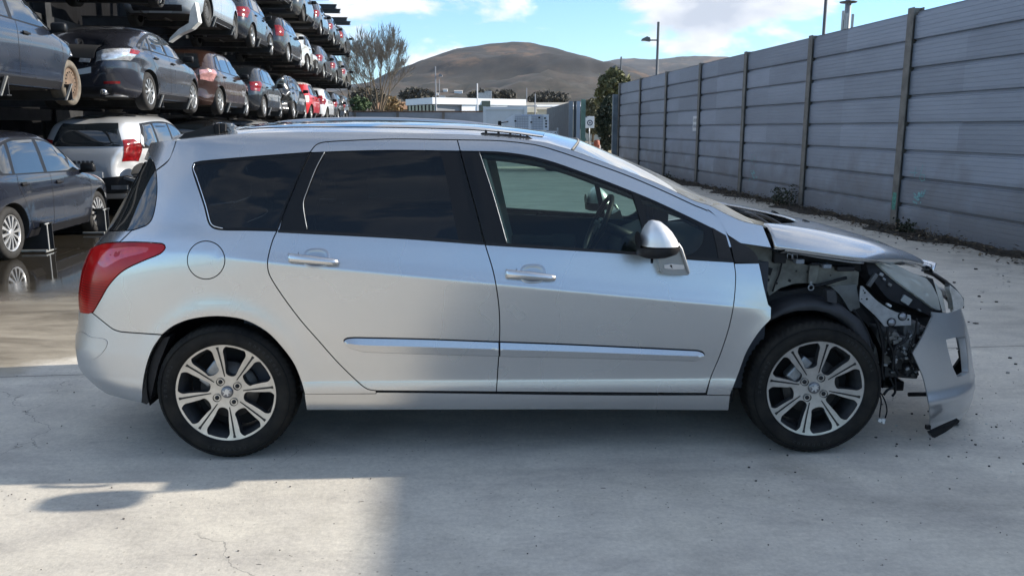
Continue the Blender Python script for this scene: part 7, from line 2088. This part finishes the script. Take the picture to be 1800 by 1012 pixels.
from mathutils.bvhtree import BVHTree
_hl = bpy.data.objects['hills']; _bv = BVHTree.FromPolygons([tuple(v.co) for v in _hl.data.vertices], [tuple(p.vertices) for p in _hl.data.polygons])
for i, (px_, py_) in enumerate(((768, 167.5), (783, 160.5), (806, 163), (752, 161.5))):
    hit = _bv.ray_cast(Vector((0, 0, H)), Vector(ray(px_, py_)).normalized())[0]
    if hit is None: hit = at_y(px_, py_, 500)
    k_ = hit.y / 500
    h = bld('hillside_house', ['white house low on the slope above the white building, partly hidden', 'white house higher on the hillside, left of the widest one', 'widest white house on the hillside with flat gable', 'small white house at the left among the hillside trees'][i], (hit.x, hit.y, hit.z - 1.2 * k_)); h['group'] = 'white houses on the hillside'
    k_ *= .5; w_ = [3.2, 5, 9.5, 3.2][i] * k_; b = MB(); b.box((0, 0, 2.4 * k_), (w_, 5 * k_, 3.4 * k_)); b.build('wall', wh, h)
    b = MB(); b.prism([(-3 * k_, 4.05 * k_), (0, 5.0 * k_), (3 * k_, 4.05 * k_)], 'x', -w_ / 2 - .3, w_ / 2 + .3); b.build('roof', mat('pale_roof', (.5, .48, .45), .8), h)

# ------------------------------------------------------------------ vegetation
def tufts(b, pts, size, n_per, spread, mi=0):
    for p in pts:
        for _ in range(n_per):
            q = Vector(p) + Vector((rnd.gauss(0, spread), rnd.gauss(0, spread), rnd.gauss(0, spread)))
            a = Vector((rnd.uniform(-1, 1), rnd.uniform(-1, 1), rnd.uniform(-1, 1))).normalized(); c = a.cross(Vector((rnd.uniform(-1, 1), rnd.uniform(-1, 1), rnd.uniform(-.5, 1)))).normalized()
            s = size * rnd.uniform(.5, 1.3)
            b.add([q - a * s, q + c * s * .45, q + a * s, q - c * s * .45], [(0, 1, 2, 3)], mi)
def branch(b, p, d, L_, r, depth, tips, spread=.45, up=.12, kmin=2, kmax=3, seg=4):
    path = [Vector(p)]; d = d.normalized()
    for i in range(seg):
        d = (d + Vector((rnd.gauss(0, .09), rnd.gauss(0, .09), rnd.gauss(0, .05) + up * .4))).normalized(); path.append(path[-1] + d * L_ / seg)
    rr = [r * (1 - .45 * i / seg) for i in range(seg + 1)]
    b.tube(path, rr, 6 if r > .03 else 3, cap=False)
    if depth <= 2: tips += [(q_, d) for q_ in path[1:]]
    if depth == 0: return
    for k in range(rnd.randint(kmin, kmax)):
        ax = Vector((rnd.gauss(0, 1), rnd.gauss(0, 1), rnd.gauss(0, .4))).normalized()
        nd = (d + ax * spread * rnd.uniform(.6, 1.3) + Vector((0, 0, up))).normalized()
        i0 = rnd.choice([seg - 1, seg, seg]); branch(b, path[i0], nd, L_ * rnd.uniform(.62, .82), rr[i0] * .68, depth - 1, tips, spread, up, kmin, kmax, seg)
bark = mat('bark_brown', (.13, .095, .06), .9, noise=.3, nscale=5); twig = mat('bare_twigs', (.25, .21, .165), .9)
YTn = 62.0
tr_ = empty('bare_tree', (X_(664, YTn), YTn, 0)); tr_.scale = (.74, .74, 1.06); tag(tr_, 'tall bare tree with spreading twigs beside the end of the rack', 'tree')
b = MB(); tips = []
b.tube([(0, 0, 0), (.05, 0, 1.2), (.02, 0, 2.0)], [.34, .27, .25], 10)
for k in range(8):
    a = 2 * PI * k / 8 + rnd.uniform(-.3, .3); d = Vector((math.cos(a) * .62, math.sin(a) * .45, 1.15)); branch(b, (0, 0, 1.6 + rnd.random() * .6), d, rnd.uniform(2.0, 2.5), .11, 4, tips, .52, .05, 2, 3, 3)
b.build('trunk', bark, tr_)
b = MB()
for p, d in tips:
    for _ in range(4):
        dd = (d + Vector((rnd.gauss(0, .5), rnd.gauss(0, .5), rnd.gauss(.25, .3)))).normalized(); L_ = rnd.uniform(.3, .85); s = dd.cross(Vector((0, 1, 0))).normalized() * .007
        b.add([p - s, p + s, p + dd * L_ * .6 + s * .6 + Vector((rnd.gauss(0, .03), 0, 0)), p + dd * L_], [(0, 1, 2, 3)])
b.build('crown', twig, tr_)
t2 = empty('bare_tree', (X_(645, YTn - 3), YTn - 3, 0)); tag(t2, 'thin leaning bare tree directly next to the rack end, lower than the tall one', 'tree')
b = MB(); tips = []
branch(b, (0, 0, 0), Vector((-.35, 0, 1)), 2.6, .14, 4, tips, .45, .08, 2, 3, 4)
b.build('trunk', bark, t2)
b = MB()
for p, d in tips:
    for _ in range(1):
        dd = (d + Vector((rnd.gauss(0, .45), rnd.gauss(0, .45), rnd.gauss(.2, .3)))).normalized(); L_ = rnd.uniform(.3, .8); s = dd.cross(Vector((0, 1, 0))).normalized() * .007
        b.add([p - s, p + s, p + dd * L_ * .6 + s, p + dd * L_], [(0, 1, 2, 3)])
b.build('crown', twig, t2)
def leafy(name, label, px, Y, pys, wpx, col, col2, blobs, size=.16, per=26, trunk=True, conic=False, dens=1.0):
    zt_, zb_ = wall_z(pys[0], Y), max(.1, wall_z(pys[1], Y)); w_ = wpx / 1450 * Y / 2; e = empty(name, (X_(px, Y), Y, 0)); tag(e, label, 'tree' if trunk else 'shrub')
    b = MB()
    if trunk:
        b.tube([(0, 0, 0), (.05, 0, zt_ * .5), (0, 0, zt_ * .9)], [w_ * .10, w_ * .07, w_ * .02], 8)
        for k in range(12):
            a = rnd.uniform(0, 6.28); z0 = zb_ + (zt_ - zb_) * rnd.uniform(.1, .7); b.tube([(0, 0, z0), (math.cos(a) * w_ * .6, math.sin(a) * w_ * .6, z0 + w_ * .3)], [w_ * .03, w_ * .008], 5)
        b.build('trunk', bark, e)
    b = MB(); pts = []
    for _ in range(blobs):
        f = rnd.random(); z = zb_ + (zt_ - zb_) * f
        rr = w_ * ((1 - f) ** .7 if conic else math.sqrt(max(.02, 1 - (2 * f - 1) ** 2)) * rnd.uniform(.85, 1.1)) * rnd.uniform(.25, 1.0) ** .5
        a = rnd.uniform(0, 6.28); pts.append((rr * math.cos(a), rr * math.sin(a), z))
    tufts(b, pts, size, per, w_ * .09)
    b.build('crown' if trunk else 'foliage', mat('leaf_' + name, col, .7, noise=.5, nscale=1.2, col2=col2), e); return e
leafy('pine_tree', 'dark evergreen pine behind the fence end and beyond the gate', 1078, 52, (126, 215), 64, (.13, .13, .045), (.035, .045, .016), 170, .17, 30)
leafy('dark_conifer', 'dense dark green conifer low beside the galvanised column', 1068, 38, (172, 262), 36, (.030, .045, .022), (.012, .02, .010), 150, .11, 34)
leafy('roadside_tree', 'olive brown bushy tree beyond the gate, left of the pine', 1042, 70, (178, 232), 50, (.13, .12, .06), (.05, .05, .02), 140, .2, 18)
leafy('hedge_shrub', 'round green bush at the end of the rack above the wall', 633, 56, (172, 196), 34, (.09, .14, .05), (.025, .05, .015), 90, .12, 30, trunk=False)
leafy('ochre_shrub', 'ochre dry bush in front of the brown roof', 690, 66, (174, 200), 38, (.36, .24, .10), (.15, .10, .05), 80, .14, 16, trunk=False)
for i, (px_, Y, py0, py1, w_) in enumerate(((735, 150, 160, 176, 60), (850, 160, 164, 175, 50), (885, 170, 163, 174, 46), (650, 130, 160, 185, 70), (960, 170, 166, 180, 70))):
    leafy('distant_tree', ['dark bare wood edge left of the white building roof', 'dark trees rising over the middle of the white roof', 'dark trees over the right half of the white roof', 'brown trees behind the bare tree trunk', 'trees between the white building and the warehouse'][i], px_, Y, (py0, py1), w_, (.06, .05, .035), (.02, .02, .012), 80, .45, 14)

# leaf litter and weeds along the foot of the fence
b = MB()
for _ in range(9000):
    y = rnd.uniform(8.5, 33); off = abs(rnd.gauss(0, .26)) + .04; dens = .5 + .5 * math.sin(y * 1.7) * math.sin(y * .6 + 1)
    if rnd.random() > .35 + .65 * dens: continue
    if y > 20 and rnd.random() < .4: continue
    h = abs(rnd.gauss(0, .035)) * (1.6 if off < .35 else .6)
    p = fpt(y, off + .04, 0) + Vector((7.08, 0, h + .006)); a = rnd.uniform(0, 6.28); s = rnd.uniform(.012, .04); tl_ = rnd.uniform(-.5, .5)
    d = Vector((math.cos(a), math.sin(a), tl_)) * s; n_ = Vector((-math.sin(a), math.cos(a), rnd.uniform(-.3, .3))) * s * .45
    b.add([p - d, p + n_, p + d, p - n_], [(0, 1, 2, 3)], rnd.choice([0, 0, 1, 2]))
for _ in range(900):
    y = rnd.uniform(9, 26); off = abs(rnd.gauss(0, .18)) + .06; p = fpt(y, off, 0) + Vector((7.08, 0, .01)); L_ = rnd.uniform(.05, .22) ; d = Vector((rnd.gauss(0, .5), rnd.gauss(0, .5), rnd.uniform(.15, 1))).normalized() * L_; s = Vector((.003, .003, 0))
    b.add([p - s, p + s, p + d], [(0, 1, 2)], rnd.choice([0, 1, 2]))
# low mound under it
o = b.build('leaf_litter', [mat('litter_brown', (.055, .040, .025), .95), mat('litter_dark', (.022, .018, .013), .95), mat('litter_straw', (.17, .13, .08), .9)]); tag(o, kind='stuff')
rows = []
b = MB()
for i in range(220):
    y = 8.5 + 24.5 * i / 219; wv = .34 + .16 * math.sin(y * 1.7) + .1 * math.sin(y * 5.1); row = []
    for j in range(9):
        f = j / 8; p = fpt(y, .03 + wv * f * 1.3, 0) + Vector((7.08, 0, -.004 + (.05 + .02 * math.sin(y * 9)) * (1 - f) ** 1.5 * (1 + .5 * mnoise.noise(Vector((y * 4, f * 5, 0)))))); row.append(tuple(p))
    rows.append(row)
b.grid(rows); o = b.build('soil_strip', mat('dark_soil', (.035, .028, .020), .95, noise=.5, nscale=9, bump=.6, bscale=50)); o['kind'] = 'structure'
def weed(px, py, h, n, label, bare=False):
    d = ray(px, py); t = 6.85 / (d[0] + .088 * d[1]); y = d[1] * t; p0 = fpt(y, .22, 0) + Vector((7.08, 0, 0))
    e = empty('weed', tuple(p0)); tag(e, label, 'weed', 'weeds growing at the foot of the fence'); b = MB(); lf = MB()
    for _ in range(n):
        a = Vector((rnd.gauss(0, .25), rnd.gauss(0, .45), 1)).normalized(); L_ = h * rnd.uniform(.6, 1.1); q = [Vector((rnd.gauss(0, .03), rnd.gauss(0, .05), 0))]
        for k in range(5): a = (a + Vector((rnd.gauss(0, .15), rnd.gauss(0, .2), 0))).normalized(); q.append(q[-1] + a * L_ / 5)
        b.tube(q, [.006, .005, .004, .004, .003, .002], 4, cap=False)
        if not bare: tufts(lf, q[1:], .035, 5, .04)
    b.build('stem', twig, e)
    if not bare: lf.build('foliage', mat('weed_green', (.03, .038, .018), .8, noise=.4, nscale=8), e)
weed(1385, 345, .42, 7, 'dark leafy weed against the fence left of the second nearest post')
weed(1368, 352, .35, 8, 'low spreading weed left of the leafy one at the fence foot')
weed(1635, 412, .26, 5, 'dry bare stem in the leaf litter right of the nearest post', bare=True)
weed(1590, 400, .18, 8, 'small tuft growing round the foot of the nearest post')
e = weed(1172, 285, .2, 4, 'tiny green plant on the third farthest fence post')

# ------------------------------------------------------------------ the air
hz = bpy.data.materials.new('haze_air'); N, L = nodes_of(hz); N.clear(); ho = N.new('ShaderNodeOutputMaterial'); pv = N.new('ShaderNodeVolumePrincipled')
pv.inputs['Color'].default_value = (.80, .88, 1.0, 1); pv.inputs['Density'].default_value = .00008; pv.inputs['Anisotropy'].default_value = .1
L.new(pv.outputs[0], ho.inputs['Volume'])
b = MB(); b.box((0, 1900, 170), (9000, 8400, 364)); o = b.build('haze', hz); o['kind'] = 'stuff'

# grit and broken bits on the concrete
b = MB()
def bit(x, y, s_, mi):
    a = rnd.uniform(0, 6.28); P = []
    n_ = rnd.choice([3, 4, 5])
    for k in range(n_): w_ = a + 6.28 * k / n_; P.append((x + math.cos(w_) * s_ * rnd.uniform(.6, 1.2), y + math.sin(w_) * s_ * rnd.uniform(.4, 1)))
    b.prism(P, 'z', .0005, .002 + s_ * rnd.uniform(.2, .7), mi)
for _ in range(330): bit(rnd.uniform(-3.2, 4.6), 2.3 + abs(rnd.gauss(0, 2.2)), rnd.uniform(.0015, .0048), rnd.choice([0, 0, 1, 2]))
for _ in range(90): bit(rnd.gauss(2.1, .45), rnd.gauss(3.9, .45), rnd.uniform(.002, .008), rnd.choice([0, 1, 1, 3]))
for _ in range(160): bit(rnd.uniform(2.5, 6.5), rnd.uniform(5, 14), rnd.uniform(.006, .022), rnd.choice([0, 0, 2]))
o = b.build('ground_grit', [mat('grit_dark', (.06, .055, .05), .9), mat('grit_black', (.015, .015, .016), .6), mat('grit_stone', (.30, .28, .25), .9), mat('grit_clear', (.5, .52, .5), .2)]); tag(o, kind='stuff')
